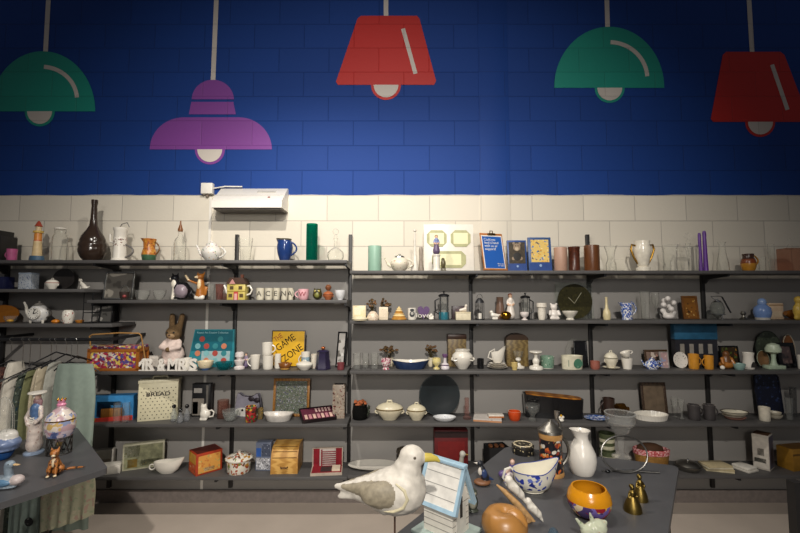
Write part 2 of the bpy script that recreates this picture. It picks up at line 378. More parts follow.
# ================================================================ the setting
def W(px, py, Y=D): z = zpx(py, Y); return (xpx(px, Y, z), z)
Z0 = zpx(221, D); ZB = zpx(195, D); X0 = xpx(404, D, zpx(130, D))
def brickbump(nt, b, strength=.55):
    g = nt.nodes.new('ShaderNodeNewGeometry'); sx = nt.nodes.new('ShaderNodeSeparateXYZ'); nt.links.new(g.outputs['Position'], sx.inputs[0])
    cb = nt.nodes.new('ShaderNodeCombineXYZ')
    for i, (k, o) in enumerate((('X', -X0 + 45 * 10), ('Z', -Z0 + 22.5 * 4))):
        a = nt.nodes.new('ShaderNodeMath'); a.operation = 'ADD'; a.inputs[1].default_value = o; nt.links.new(sx.outputs[k], a.inputs[0]); nt.links.new(a.outputs[0], cb.inputs[i])
    br = nt.nodes.new('ShaderNodeTexBrick'); nt.links.new(cb.outputs[0], br.inputs['Vector'])
    br.inputs['Scale'].default_value = 1; br.inputs['Brick Width'].default_value = .45; br.inputs['Row Height'].default_value = .225
    br.inputs['Mortar Size'].default_value = .0045; br.inputs['Mortar Smooth'].default_value = .6
    br.offset = .5; br.offset_frequency = 2
    br.inputs['Color1'].default_value = (.92, .92, .92, 1); br.inputs['Color2'].default_value = (1, 1, 1, 1); br.inputs['Mortar'].default_value = (1, 1, 1, 1)
    nz = noise(nt, g.outputs['Position'], 45, 4)
    h = nt.nodes.new('ShaderNodeMath'); h.operation = 'MULTIPLY_ADD'; nt.links.new(br.outputs['Fac'], h.inputs[0]); h.inputs[1].default_value = -1.0
    n2 = nt.nodes.new('ShaderNodeMath'); n2.operation = 'MULTIPLY'; n2.inputs[1].default_value = .22; nt.links.new(nz, n2.inputs[0]); nt.links.new(n2.outputs[0], h.inputs[2])
    bp = nt.nodes.new('ShaderNodeBump'); bp.inputs['Strength'].default_value = strength; bp.inputs['Distance'].default_value = .007
    nt.links.new(h.outputs[0], bp.inputs['Height']); nt.links.new(bp.outputs[0], b.inputs['Normal'])
    return sx.outputs['Z'], br.outputs['Color'], br.outputs['Fac'], g.outputs['Position']
def wallmat(bump=.55):
    mt, nt, b = newmat('wall%s' % bump); z, bc, bf, pos = brickbump(nt, b, bump)
    nz = noise(nt, pos, 3.0, 2)
    zz = nt.nodes.new('ShaderNodeMath'); zz.operation = 'MULTIPLY_ADD'; zz.inputs[1].default_value = .02; nt.links.new(nz, zz.inputs[0]); nt.links.new(z, zz.inputs[2])
    gt = nt.nodes.new('ShaderNodeMath'); gt.operation = 'GREATER_THAN'; gt.inputs[1].default_value = ZB + .01; nt.links.new(zz.outputs[0], gt.inputs[0])
    col = mixc(nt, gt.outputs[0], lin('DCD4C4'), lin('0D3B86'))
    dk = ramp(nt, bf, [(0, (1, 1, 1, 1)), (1, (.72, .72, .74, 1))])
    c2 = mixc(nt, 1.0, mixc(nt, 1.0, col, bc, 'MULTIPLY'), dk, 'MULTIPLY')
    nt.links.new(c2, b.inputs['Base Color']); b.inputs['Roughness'].default_value = .7; b.inputs['Specular IOR Level'].default_value = .35; return mt
def paint(hx):
    mt, nt, b = newmat('paint' + hx); _, bc, bf, _ = brickbump(nt, b, .45)
    dk = ramp(nt, bf, [(0, (1, 1, 1, 1)), (1, (.82, .82, .82, 1))])
    nt.links.new(mixc(nt, 1.0, mixc(nt, 1.0, lin(hx), bc, 'MULTIPLY'), dk, 'MULTIPLY'), b.inputs['Base Color']); b.inputs['Roughness'].default_value = .55; return mt
struct(B().box(12, .2, 5.2, (0, D + .1, 2.6)).out('wall_back', wallmat()))
xa, xb = xpx(480, D, 2.5), xpx(510.5, D, 2.5)
struct(B().box(xb - xa, .03, 5.2, ((xa + xb) / 2, D + .009, 2.6), bev=.003).out('trim_1', wallmat(.12)))
struct(B().box(12, 9, .1, (0, -.8, -.05)).out('floor', m('C4B6A8', .5, var=.05, sc_=4)))
struct(B().box(12, .03, .10, (0, D - .015, .05)).out('baseboard_back', m('7C726C', .6)))
GREY = m('514F4E', .55, var=.06, sc_=6); GREYP = m('66605C', .6, var=.05, sc_=3); BLK = m('17171A', .45); BLK2 = m('201E1D', .5)
# smooth white boards on the wall behind the shelves
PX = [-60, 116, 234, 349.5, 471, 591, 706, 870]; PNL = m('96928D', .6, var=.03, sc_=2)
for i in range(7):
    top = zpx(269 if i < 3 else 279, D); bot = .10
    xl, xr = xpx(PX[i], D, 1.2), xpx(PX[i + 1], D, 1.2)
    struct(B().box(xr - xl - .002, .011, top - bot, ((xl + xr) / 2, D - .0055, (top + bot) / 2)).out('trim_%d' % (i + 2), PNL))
# ---------------------------------------------------------------- painted lamps on the blue wall
PW = paint('CFC6BC'); PT = paint('12917F'); PP = paint('7F3E92'); PR = paint('C01D16')
MY = [0]
def flat(name, pts, mt, par, e): B().prism([W(x, y) for x, y in pts], D - e, D - e + .0015).out(name, mt, par)
def arc(cx, cy, rx, ry, a0, a1, n=24): return [(cx + rx * math.cos(math.radians(a0 + (a1 - a0) * i / n)), cy + ry * math.sin(math.radians(a0 + (a1 - a0) * i / n))) for i in range(n + 1)]
def strip(pts, w):
    L, R = [], []
    for i, (x, y) in enumerate(pts):
        a, b = pts[max(0, i - 1)], pts[min(len(pts) - 1, i + 1)]; dx, dy = b[0] - a[0], b[1] - a[1]; q = math.hypot(dx, dy) or 1
        L.append((x - dy / q * w / 2, y + dx / q * w / 2)); R.append((x + dy / q * w / 2, y - dx / q * w / 2))
    return L + R[::-1]
def mural(lab, cord, shades, col, bulb, hl, r=15):
    cx, cy = bulb; t = thing('painted_lamp', lab, 'painted lamp', (0, 0, 0), 0, 'lamps painted on the blue wall')
    flat('cord', strip([cord[0], cord[1]], 4.6), PW, t, .003)
    flat('bulb_outline', arc(cx, cy, r, r, 0, 180), col, t, .003)
    for s in shades: flat('shade', s, col, t, .004)
    flat('bulb', arc(cx, cy, r - 2.6, r - 2.4, 0, 180), PW, t, .0055)
    if hl: flat('highlight', strip(hl, 4), PW, t, .006)
    return t
def dome(cx, by, rx, ry): return arc(cx, by, rx, ry, 180, 360, 36)
mural('painted teal dome lamp at the far left, cut off by the picture edge', ((50, -25), (45.5, 56)), [dome(43, 111.5, 52.5, 60)], PT, (40, 111.5), arc(42, 100, 35.5, 33, -86, -4), 15)
sk = arc(184, 149.5, 34, 32, 270, 180, 14); skr = arc(239, 149.5, 33, 32, 270, 360, 14)
mural('painted purple lamp shaped like a bell with a wide flared brim', ((217.5, -25), (213, 84)),
      [arc(213, 99.5, 21, 19.5, 180, 360), [(191.5, 102), (233.5, 102), (236, 114.5), (189, 114.5)], sk[::1] + skr[::-1]], PP, (210, 149.5), None, 15)
mural('painted red tapered lamp above the middle shelves', ((386, -30), (386, 18)), [[(361, 16), (417, 16), (419.5, 19), (436, 81), (434, 85), (338, 85), (336, 82), (357.5, 19)]], PR, (386, 85), [(403, 29), (415.5, 74)])
mural('painted teal dome lamp to the right of the wall pilaster', ((606, -25), (607.5, 29)), [dome(609, 88, 55, 61)], PT, (609.5, 88), arc(609, 79, 38, 36.5, -88, -4), 15)
mural('painted red tapered lamp in the dark upper right corner', ((747, -30), (752, 54)), [[(726, 52), (780, 52), (784, 55), (808, 118), (806, 122), (713, 122), (710.5, 119), (722.5, 55)]], PR, (760, 122), [(771.5, 65), (787, 110)], 15)
# ---------------------------------------------------------------- emergency light, junction box, conduit
Yc = D - .21
x0, x1 = xpx(211, Yc, 2.4), xpx(281.5, Yc, 2.4); zb, zf, zt = zpx(207.5, Yc), zpx(201, Yc), zpx(189.5, D)
WHT = m('E9E4DA', .35, var=.03)
t = thing('emergency_light', 'white wedge-shaped emergency light unit fixed to the wall above the shelves', 'emergency light', ((x0 + x1) / 2, D, zb))
hw = (x1 - x0) / 2
b = B()
poly = [(D + .001, zt), (D - .03, zt), (Yc, zf), (Yc, zb), (D + .001, zb)]
A = [b.bm.verts.new((-hw, y - D, z - zb)) for y, z in poly]; C_ = [b.bm.verts.new((hw, y - D, z - zb)) for y, z in poly]
b._mi([b.bm.faces.new(A), b.bm.faces.new(C_[::-1])] + [b.bm.faces.new((A[i], C_[i], C_[(i + 1) % 5], A[(i + 1) % 5])) for i in range(5)], 0, False)
b.out('housing', WHT, t)
B().box(hw * 1.9, .18, .012, (0, -.105, -.0065)).out('diffuser', m('4A443E', .4), t)
sl = math.atan2(zt - zf, .18)
def onface(bb, v): return bb.xf(Matrix.Translation((0, Yc - D + .18 * v, zf - zb + (zt - zf) * v)) @ Matrix.Rotation(sl, 4, 'X'))
onface(B().ell((hw * .58, 0, .003), (.012, .010, .003)), .28).out('indicator', m('8A2A1A', .3), t)
onface(B().box(hw * .55, .035, .003, (hw * .42, 0, .0015)), .74).out('rating_label', m('B4B0A8', .5), t)
onface(B().box(hw * 1.99, .003, .002, (0, 0, .0008)), .45).out('seam', m('A9A49B', .5), t)
jx, jz = W(209, 189.5)
t = thing('junction_box', 'small white square junction box left of the emergency light', 'junction box', (jx, D, jz - .05))
B().box(.10, .05, .095, (0, -.025, .05), bev=.005).out('box', WHT, t)
B().tube([(.05, -.02, .055), (.15, -.02, .072), (.30, -.02, .07)], .006).out('cable', WHT, t)
B().tube([(-.005, -.02, 0), (-.006, -.02, -.02)], .012).out('gland', m('7A6A5A', .5), t)
zc0, zc1 = zpx(494, D), jz - .07
tag(B().box(.022, .014, zc1 - zc0, (xpx(210.5, D, 2.3), D - .007, (zc0 + zc1) / 2)).out('conduit', WHT), 'thin white cable conduit running down the wall below the junction box', 'conduit')
# ---------------------------------------------------------------- uprights with brackets
def upright(px, rows, lab, tp=234.5, bl=.285):
    zt, x = zpx(tp, D - .03), xpx(px, D - .03, 1.3)
    t = thing('shelf_upright', lab, 'shelf upright', (x, D - .011, .12), 0, 'black slotted shelf uprights')
    B().box(.030, .024, zt - .12, (0, -.012, (zt - .12) / 2), bev=.002).out('post', BLK2, t)
    for r in rows:
        z = ZR[r] - TH - .12; b = B()
        # arm: deep at the wall and thin at the front
        pr = [(-.023, -.001), (-.023, -.075), (-.05, -.07), (-.09, -.035), (-.023 - bl, -.020), (-.023 - bl, -.001)]
        v0 = [b.bm.verts.new((-.009, y, z + q)) for y, q in pr]; v1 = [b.bm.verts.new((.009, y, z + q)) for y, q in pr]
        b._mi([b.bm.faces.new(v0), b.bm.faces.new(v1[::-1])] + [b.bm.faces.new((v0[i], v1[i], v1[(i + 1) % 6], v0[(i + 1) % 6])) for i in range(6)], 0, False)
        b.out('bracket', BLK, t)
LR = ['L1', 'L2', 'L3', 'L4', 'L5']; RR = ['R1', 'R2', 'R3', 'R4', 'R5']
upright(2, ['L1', 'A2', 'A3'], 'black shelf upright at the far left edge of the picture', 250)
upright(115, ['L1', 'L2', 'A3', 'L3', 'L4', 'L5'], 'black shelf upright behind the flowery sewing box', 270)
upright(234, LR, 'black shelf upright right of the turquoise boxed set')
upright(349.5, LR, 'black shelf upright where the higher left shelves meet the lower right shelves')
upright(471.5, RR, 'black shelf upright behind the white urn with side handles', 274)
upright(591, RR, 'black shelf upright right of the square glass clock')
upright(706, RR, 'black shelf upright behind the two yellow mugs', 268)
# ---------------------------------------------------------------- shelf boards
def board(row, a, b_, lab):
    z = ZR[row]; xl, xr = xpx(a, YF, z), xpx(b_, YF, z)
    o = B().box(xr - xl, SD, TH, ((xl + xr) / 2, YF + SD / 2, z - TH / 2), bev=.002).out('shelf_board', GREY)
    tag(o, lab, 'shelf', 'grey shelf boards')
board('L1', -45, 347, 'grey top shelf on the left carrying the brown vase and teal cylinder')
board('L2', 87, 347, 'grey shelf on the left carrying the fox figure and house teapot')
board('L3', 93, 347, 'grey shelf on the left carrying the sewing box and plush rabbit')
board('L4', 84, 347, 'grey shelf on the left carrying the bread bin')
board('L5', 93, 347, 'grey lowest shelf on the left carrying the wooden bread box')
board('A2', -45, 84, 'short grey shelf at far left with the blue and white canister')
board('A3', -45, 112, 'short grey shelf at far left with the clock-faced teapot')
board('R1', 349.8, 850, 'grey top shelf on the right carrying the blue clipboard')
board('R2', 349.8, 850, 'grey shelf on the right carrying the square glass clock')
board('R3', 349.8, 850, 'grey shelf on the right carrying the white urn and yellow mugs')
board('R4', 349.8, 850, 'grey shelf on the right carrying the big black round plate')
board('R5', 347.4, 850, 'grey lowest shelf on the right carrying the wicker basket')
# ---------------------------------------------------------------- display tables
def rounded(poly, r, n=6):
    out = []; k = len(poly)
    for i in range(k):
        p, a, c = Vector(poly[i]), Vector(poly[i - 1]), Vector(poly[(i + 1) % k])
        u, v = (a - p).normalized() * r, (c - p).normalized() * r
        for j in range(n + 1): q = j / n; out.append(tuple((p + u) * (1 - q) ** 2 + p * 2 * q * (1 - q) + (p + v) * q * q))
    return out
TT = m('4E4E50', .42, var=.08, sc_=9)
def table(lab, poly, r, legs):
    c = Vector((sum(p[0] for p in poly) / 4, sum(p[1] for p in poly) / 4)); t = thing('display_table', lab, 'table', (c.x, c.y, 0), 0, 'dark grey display tables')
    lp = [tuple(Vector(p) - c) for p in poly]
    B().slab(rounded(lp, r), ZT - .028, ZT).out('tabletop', TT, t)
    for x, y in legs: B().box(.04, .04, ZT - .028, (x - c.x, y - c.y, 0), base=True).out('leg', BLK2, t)
def tp(px, py): y = ypx(py, ZT); return Vector((xpx(px, y, ZT), y))
A_, B_, C2, D2 = tp(507, 446), tp(679, 466), tp(668, 533), tp(397, 533)
table('dark grey display table in the foreground right with the seagull and birdhouse', [A_, B_, B_ + (C2 - B_) * 1.75, A_ + (D2 - A_) * 1.5], .05,
      [A_ + Vector((.1, -.2)), B_ + Vector((-.15, -.1)), B_ + (C2 - B_) * 1.6 + Vector((-.05, .05)), A_ + (D2 - A_) * 1.35 + Vector((.08, .06))])
P1, P2, P4 = tp(108, 468), tp(82, 434), tp(0, 503)
v1, v2 = (P2 - P1), (P4 - P1)
table('dark grey display table in the foreground left with the tabby cat and duck', [P1, P1 + v1 * 1.25, P1 + v1 * 1.25 + v2 * 2.2, P1 + v2 * 2.2], .02,
      [P1 + v1 * 1.15 + v2 * 1.0, P1 + v1 * .5 + v2 * 2.1, P1 + v1 * 1.15 + v2 * 2.1])
# black rack at the right edge
t = thing('metal_rack', 'black metal rack post standing at the bottom right edge of the picture', 'rack', (xpx(797, 1.62, .9), 1.62, 0))
zt = zpx(481, 1.62)
B().box(.035, .035, zt, (0, 0, 0), base=True).out('post', BLK2, t)
B().box(.4, .03, .03, (.19, 0, zt - .03)).out('rail', BLK2, t)
B().box(.30, .3, .02, (.05, 0, 0), base=True).out('foot', BLK2, t)
# ---------------------------------------------------------------- camera, light, world
cd = bpy.data.cameras.new('camera'); cam = bpy.data.objects.new('camera', cd); COL.objects.link(cam)
cd.sensor_width = 36; cd.lens = F / 800 * 36; cam.location = (0, 0, CH); cam.rotation_euler = (PI / 2 + PITCH, 0, 0); cd.clip_start = .05
sc.camera = cam
def spot(name, loc, aim, power, size, blend, rad, col):
    l = bpy.data.lights.new(name, 'SPOT'); l.energy = power; l.spot_size = math.radians(size); l.spot_blend = blend; l.shadow_soft_size = rad; l.color = col
    o = bpy.data.objects.new(name, l); COL.objects.link(o); o.location = loc
    o.rotation_euler = (Vector(aim) - Vector(loc)).to_track_quat('-Z', 'Y').to_euler(); return o
spot('ceiling_spot_left', (-.85, 2.1, 3.44), (-.75, 3.0, 1.2), 118, 150, .9, .03, (1, .94, .855))
spot('ceiling_spot_right', (.3, 2.1, 3.44), (.3, 3.0, 1.2), 64, 150, .9, .03, (1, .94, .855))
spot('ceiling_spot_far', (.0, -2.3, 4.4), (-.3, D, 1.2), 900, 72, 1.0, .06, (1, .945, .87))
spot('shelf_fill_behind', (-.2, -3.2, 2.7), (0, D, 1.0), 330, 62, 1.0, .7, (1, .96, .90))  # unseen soft fill added behind the camera to lift the shelf shadows
w = bpy.data.worlds.new('world'); sc.world = w; w.use_nodes = True
w.node_tree.nodes['Background'].inputs[0].default_value = (.92, .93, 1, 1); w.node_tree.nodes['Background'].inputs[1].default_value = .07
vs = sc.view_settings; vs.view_transform = 'Standard'; vs.look = 'None'; vs.gamma = 1; vs.exposure = 0; vs.use_curve_mapping = False
sc.display_settings.display_device = 'sRGB'
# ================================================================ palette
WH = m('E6E0D4', .25, var=.03); CR = m('E2D6B8', .35, var=.05); CRG = m('D9CDB2', .5, var=.05); DKW = m('3A2A20', .4); BRN = m('6B4426', .45)
GLS = gl(); GLS2 = gl('FFFFFE', 'F2F4F0', .05); CHR = metal('C8C8C8', .2); GOLD = metal('B8862E', .3); BRASS = metal('7E6A38', .4)
PUR = m('5B2A86', .4); NAVY = m('1B2A5C', .25); BLU = m('2E6FB0', .4); TEAL = m('1FA09A', .4); RED = m('A3141E', .4); YEL = m('D9A21B', .4)
ORG = m('C8641C', .4); PINK = m('D98AA8', .35); BLACKG = m('131315', .2); SIL = metal('A8A8A4', .35); PEW = metal('8E8A82', .4)
DELFT = fl('E4E2DC', ['2B4A9C', '5C7CC0', '23408C'], 60, .72); FLORA = fl('EAE4D8', ['C86A86', '6E8F4E', 'B03A52', 'D9B45A'], 90, .42)
# ================================================================ top shelf, left run
b = place(-4, 3, 231, 'L1', .6); boxy('storage_box', 'black box standing at the far left end of the top shelf', 'box', b, .18, BLACKG, [('f', .1, .1, .9, .3, m('2C2C30', .5), 'spine_label')])
b = place(4, 8.5, 237, 'L1', .5); boxy('book', 'thin black book upright beside the black box, left end of top shelf', 'book', b, .15, BLK2, [('f', .2, .6, .8, .85, m('4A4640', .5), 'spine_label')])
mug('pink mug at the left end of the top shelf', place(6, 18, 249, 'L1', .25), m('B85A86', .35), -1)
p = place(28, 46, 221, 'L1', .4); t = thing('lighthouse_ornament', 'cream toy lighthouse with red and orange bands on a blue base', 'ornament', p.loc); w, h = p.w, p.h
B().lathe(sp(solid([(.95, 0), (1, .05), (.9, .13)]), w, h), sy=.8).out('base', m('3F5C74', .5), t)
B().lathe(sp([(0, .13), (.62, .13), (.56, .3), (.5, .5), (.47, .52), (.47, .66), (.44, .70), (.4, .72), (0, .72)], w, h), mz=[(0, 0), (.3, 1), (.45, 0), (.62, 2), (.75, 3)]).out('tower', [m('D9BE8E', .5), m('9DB088', .5), m('C9482A', .4), m('D88A3A', .4)], t)
B().lathe(sp(solid([(.62, .70), (.62, .75)]), w, h)).out('gallery', m('D8B45A', .5), t)
B().lathe(sp(solid([(.36, .75), (.36, .86)]), w, h)).out('lantern', m('D9C49A', .3), t)
B().lathe(sp([(0, .85), (.5, .86), (.2, .97), (.08, 1), (0, 1)], w, h)).out('roof', m('A8432C', .4), t)
p = place(50, 68, 229, 'L1', .45); t = thing('glass_jug', 'tall ribbed clear glass jug left of the brown vase', 'jug', p.loc); w, h = p.w, p.h
B().lathe(sp(hollow([(.9, 0), (.95, .03), (.97, .5), (.9, .75), (.7, .85), (.7, 1)], .05), w, h)).out('body', GLS2, t)
B().tube([(w * .3 + x, 0, z) for x, y, z in loop(0, h * .55, h * .9, w * .35)], w * .05).out('handle', GLS2, t)
B().lathe(sp(solid([(.74, .99), (.74, 1.03)]), w, h)).out('lid', WH, t)
turned('vase', 'large glossy dark brown vase with a long neck and banded belly', 'vase', place(77, 107, 200, 'L1', .5), hollow([(.55, 0), (.62, .02), (.8, .06), (.92, .11), (.99, .15), (1, .2), (.96, .22), (1, .25), (.97, .29), (.9, .31), (.92, .34), (.8, .41), (.5, .5), (.3, .58), (.24, .7), (.2, .9), (.24, .95), (.24, 1)], .04) and
       [(.55, 0), (.62, .02), (.8, .06), (.92, .11), (.99, .15), (1, .2), (.96, .22), (1, .25), (.97, .29), (.9, .31), (.92, .34), (.8, .41), (.5, .5), (.3, .58), (.24, .7), (.2, .9), (.24, .95), (.24, 1)], m('33261E', .2), .08)
p = place(111, 128, 228, 'L1', .5); t = thing('coffee_pot', 'white porcelain coffee pot with a brown flower motif right of the brown vase', 'coffee pot', p.loc); w, h = p.w, p.h
B().lathe(sp(hollow([(1.05, 0), (1.05, .06), (.85, .1), (.8, .5), (.8, .9), (.9, .93), (.9, 1)], .06), w, h)).out('body', WH, t)
B().lathe(sp([(.82, .45), (.825, .5), (.82, .68), (.81, .72)], w, h)).out('motif', fl('E6E0D4', ['5A2C1A', '7A3A22'], 45, .5), t)
B().tube([(-w * .35, 0, h * .55), (-w * .7, 0, h * .6), (-w * .72, 0, h * .82)], w * .09).out('spout', WH, t)
B().tube(loop(w * .4, h * .12, h * .5, w * .55), w * .07).out('handle', m('6E6A66', .3), t)
B().tube([(-w * .1, 0, h), (w * .1, 0, h * 1.12), (w * .45, 0, h * 1.16), (w * .62, 0, h * 1.02)], w * .03).out('wire_bail', CHR, t)
jug('orange and black glazed jug with a green foot on the top shelf', place(141, 157, 239, 'L1', .4), [m('3E5E44', .3), fl('B8702A', ['C8923A', '8A4A22'], 40, .6), m('4A2A16', .3)], 1, mz=[(0, 0), (.35, 1), (.93, 2)], prof=[(.7, 0), (.85, .05), (1, .28), (.9, .45), (.75, .6), (.8, .85), (.92, 1)], hm=m('6A4A22', .35))
p = place(173, 186, 231, 'L1', .5); t = thing('bottle', 'clear glass bottle with a brown pourer, left of the white floral teapot', 'bottle', p.loc); w, h = p.w, p.h
B().lathe(sp(hollow([(.9, 0), (1, .03), (1, .6), (.8, .72), (.4, .82), (.32, .9), (.34, 1)], .06), w, h)).out('body', GLS2, t)
B().lathe(sp([(0, .98), (.38, .98), (.42, 1.05), (.3, 1.12), (.15, 1.22), (.1, 1.34), (0, 1.34)], w, h)).out('pourer', m('7A4A22', .4), t)
teapot('white floral teapot below the emergency light', place(201, 222, 241, 'L1', .4), fl('DCD8D0', ['6E8F6E', 'B07A86', '55606A', 'CFA86A'], 45, .42), -1)
turned('glass_vase', 'flared clear glass vase beside the black upright on the top shelf', 'vase', place(238, 253, 238, 'L1', .5), [(.62, 0), (.68, .04), (.7, .1), (.85, .6), (1, .97), (1, 1)], GLS2, .06)
jug('dark blue glazed jug on the left top shelf', place(276.5, 293, 239, 'L1', .4), [m('21396F', .18), m('4A4436', .3)], 1, mz=[(0, 0), (.95, 1)], prof=[(.55, 0), (.62, .04), (.9, .35), (1, .62), (.9, .82), (.78, .93), (.82, 1)])
turned('glass_vase', 'tall teal green glass cylinder vase on the left top shelf', 'vase', place(306, 317.5, 224, 'L1', .35), CYL, gl('3FC0A8', '12907C', .3, .05), .07)
p = place(327, 344, 238, 'L1', .35); t = thing('decanter', 'round clear cut-glass decanter with a ball stopper, right end of the left top shelf', 'decanter', p.loc); w, h = p.w, p.h
B().lathe(sp(hollow([(.75, 0), (.9, .06), (1, .2), (.95, .38), (.6, .5), (.22, .6), (.18, .85), (.3, .97), (.32, 1)], .05), w, h)).out('body', GLS2, t)
s_ = B().lathe(sp(solid([(.16, .95), (.2, 1.08), (.1, 1.12)]), w, h)).out('stopper', GLS2, t); B().ell((0, 0, h * 1.27), h * .14).out('ball', GLS2, s_)
# ================================================================ top shelf, right run
turned('glass_vase', 'short pale green frosted glass cylinder vase at the left of the right top shelf', 'vase', place(368, 381.5, 246, 'R1', .25), CYL, m('8FB29E', .4, var=.04), .07)
teapot('cream teapot with faded flowers and a silver rim beside the pale green cylinder', place(390, 409, 254, 'R1', .35), fl('DDD4C0', ['B09070', '9AA07A', 'B88A7A'], 45, .42), -1, lm=SIL)
turned('candlestick', 'slender tall white candlestick left of the cream picture mount', 'candlestick', place(411, 419, 229, 'R1', .5), [(.9, 0), (1, .04), (.9, .12), (.45, .3), (.28, .5), (.22, .8), (.2, .93), (.4, .945), (.4, .985), (.15, 1)], m('D8D2C6', .3), seg=20, mz=None)
turned('bud_vase', 'slim grey brown bud vase right of the white candlestick', 'vase', place(418, 424, 247, 'R1', .3), [(.9, 0), (1, .05), (.75, .2), (.6, .5), (.7, .85), (.5, 1)], m('8C8072', .3), seg=20)
p = place(424, 474, 224, 'R1', .82); t = thing('picture_mount', 'white panel frame with three octagonal pale green openings', 'picture frame', p.loc, 0, None, .05); w, h = p.wf, p.h
B().box(w, .012, h, (0, 0, h / 2), bev=.002).out('board', WH, t)
def octo(cx, cz, ow, oh, c):
    a = [(-ow + c, -oh), (ow - c, -oh), (ow, -oh + c), (ow, oh - c), (ow - c, oh), (-ow + c, oh), (-ow, oh - c), (-ow, -oh + c)]
    return [(cx + x, cz + z) for x, z in a]
for cx, cz, ow in ((-.24, .70, .2), (.24, .70, .2), (.0, .26, .34)):
    B().prism(octo(cx * w, cz * h, ow * w, .175 * h, .09 * h), -.010, -.006).out('mat', m('A8A678', .5), t)
    B().prism([(cx * w - ow * w * .72, (cz - .115) * h), (cx * w + ow * w * .72, (cz - .115) * h), (cx * w + ow * w * .72, (cz + .115) * h), (cx * w - ow * w * .72, (cz + .115) * h)], -.0112, -.0100).out('opening', m('E2DDB0', .4, var=.05), t)
p = place(432, 441, 238, 'R1', .25); t = thing('figurine', 'figurine of a boy in a blue jacket on a white column', 'figurine', p.loc); w, h = p.w, p.h
B().lathe(sp(solid([(1, 0), (1, .05), (.75, .07), (.75, .44), (.9, .46), (.9, .5)]), w, h)).out('column', WH, t)
o = blob('body', LADYP, h * .52, [m('5A4A66', .4), m('7C88B4', .4), m('CFA88A', .4), m('6A5038', .5)], t); o.data.transform(Matrix.Translation((0, 0, h * .49)))
figure('figurine', 'small dark green bird figurine in front of the cream picture mount', 'figurine', place(440, 446.5, 258, 'R1', .3), [('e', (0, 0, .55), (.2, .16, .34), 0), ('e', (-.02, 0, .86), (.14, .13, .14), 0), ('c', (-.12, 0, .2), (-.1, 0, 0), .06, .05, 0), ('c', (.12, 0, .25), (.14, 0, 0), .06, .05, 0), ('c', (-.2, 0, .02), (.2, 0, .02), .05, .05, 0)], [m('5A5236', .35)])
p = place(484, 507, 233.5, 'R1', .30); p.loc = (p.loc[0] , p.loc[1], p.loc[2] + .004); t = thing('clipboard', 'wooden clipboard leaning back with a bright blue poster and white lettering', 'clipboard', (p.loc[0], p.loc[1], p.loc[2] + .004), .32, None, .22); w, h = p.wf * 1.12, p.h * 1.03
B().box(w, .006, h, (0, 0, h / 2), bev=.001).out('board', m('A8662E', .5), t)
B().box(w * .92, .0012, h * .92, (.0, -.0038, h * .48)).out('sheet', WH, t)
B().box(w * .85, .0012, h * .86, (.0, -.0048, h * .48)).out('poster', m('1D57A8', .5, var=.03), t)
for k, s_ in enumerate(('Could you', 'lend a hand', 'with us or', 'support?')): text(s_, h * .098, WH, t, (-w * .36, -.0056, h * (.82 - .085 * k)), 'lettering', al='LEFT', w=w * (.5, .62, .58, .48)[k])
for k, s_ in enumerate(('Please ask', 'our team')): text(s_, h * .045, WH, t, (w * .12, -.0056, h * (.17 - .05 * k)), 'lettering', al='LEFT', w=w * .26)
c_ = B().box(w * .34, .012, h * .05, (0, -.009, h * .97), bev=.002).out('clip', metal('8A6A3A', .3), t); B().tube([(-w * .07, -.01, h * .98), (-w * .05, -.012, h * 1.06), (w * .05, -.012, h * 1.06), (w * .07, -.01, h * .98)], .004).out('lever', metal('8A6A3A', .3), c_)
B().box(w * 1.02, .03, .014, (0, .0, .004), bev=.002).out('stand', m('A8662E', .5), t)
def leaflet(lab, p, mk, rz, blu):
    t = thing('leaflet_holder', lab, 'leaflet holder', p.loc, rz, None, .10); w, h = p.wf, p.h
    B().box(w, .02, h, (0, 0, h / 2), bev=.001).out('card', blu, t)
    mk(t, w, h)
    B().box(w * .96, .001, h * .24, (0, -.0108, h * .13)).out('lower_band', m('23417E', .4), t)
    B().ell((0, -.012, h * .17), (w * .06, .0008, w * .06)).out('emblem', m('8FA8CC', .4), t)
def bear(t, w, h):
    B().box(w * .86, .001, h * .68, (0, -.0108, h * .6)).out('picture', m('3A3020', .4, var=.5, sc_=60), t)
    b = B(); 
    for c, r, k in (((0, .78), .2, 0), ((-.16, .9), .07, 0), ((.16, .9), .07, 0), ((0, .48), .22, 1), ((0, .73), .1, 2), ((-.07, .82), .025, 1), ((.07, .82), .025, 1), ((0, .76), .03, 1), ((-.2, .42), .09, 0), ((.2, .42), .09, 0)):
        b.ell((c[0] * w, -.0114 - (.0006 if k else 0), c[1] * h), (r * w, .0008, r * w * 1.05), k)
    b.out('printed_bear', [m('8A7660', .5), m('17130F', .5), m('B8A68C', .5)], t)
leaflet('blue leaflet holder picturing a brown teddy bear beside the clipboard', place(508, 527, 240, 'R1', .72), bear, .0, m('2A4A86', .4))
def sunny(t, w, h):
    B().box(w * .78, .001, h * .66, (0, -.0108, h * .6)).out('picture', fl('D8B868', ['D8952A', '2B3A5C', 'E6D6A0', '2E6FB0'], 45, .5), t)
leaflet('blue leaflet holder with a yellow printed picture right of the teddy bear one', place(529, 552, 237, 'R1', .5), sunny, 0, m('33507F', .4))
turned('candle', 'thick dusty pink pillar candle on the right top shelf', 'candle', place(554, 567.5, 247.5, 'R1', .3), [(.95, 0), (1, .02), (1, .97), (.96, 1)], m('B08C78', .5, var=.04))
turned('candle', 'brown carved pillar candle between the pink candle and a black upright', 'candle', place(568, 580.5, 247, 'R1', .45), [(.95, 0), (1, .04), (.93, .06), (.93, .9), (1, .93), (1, 1)], fl('4A2416', ['6E3A22', '341A10'], 70, .5))
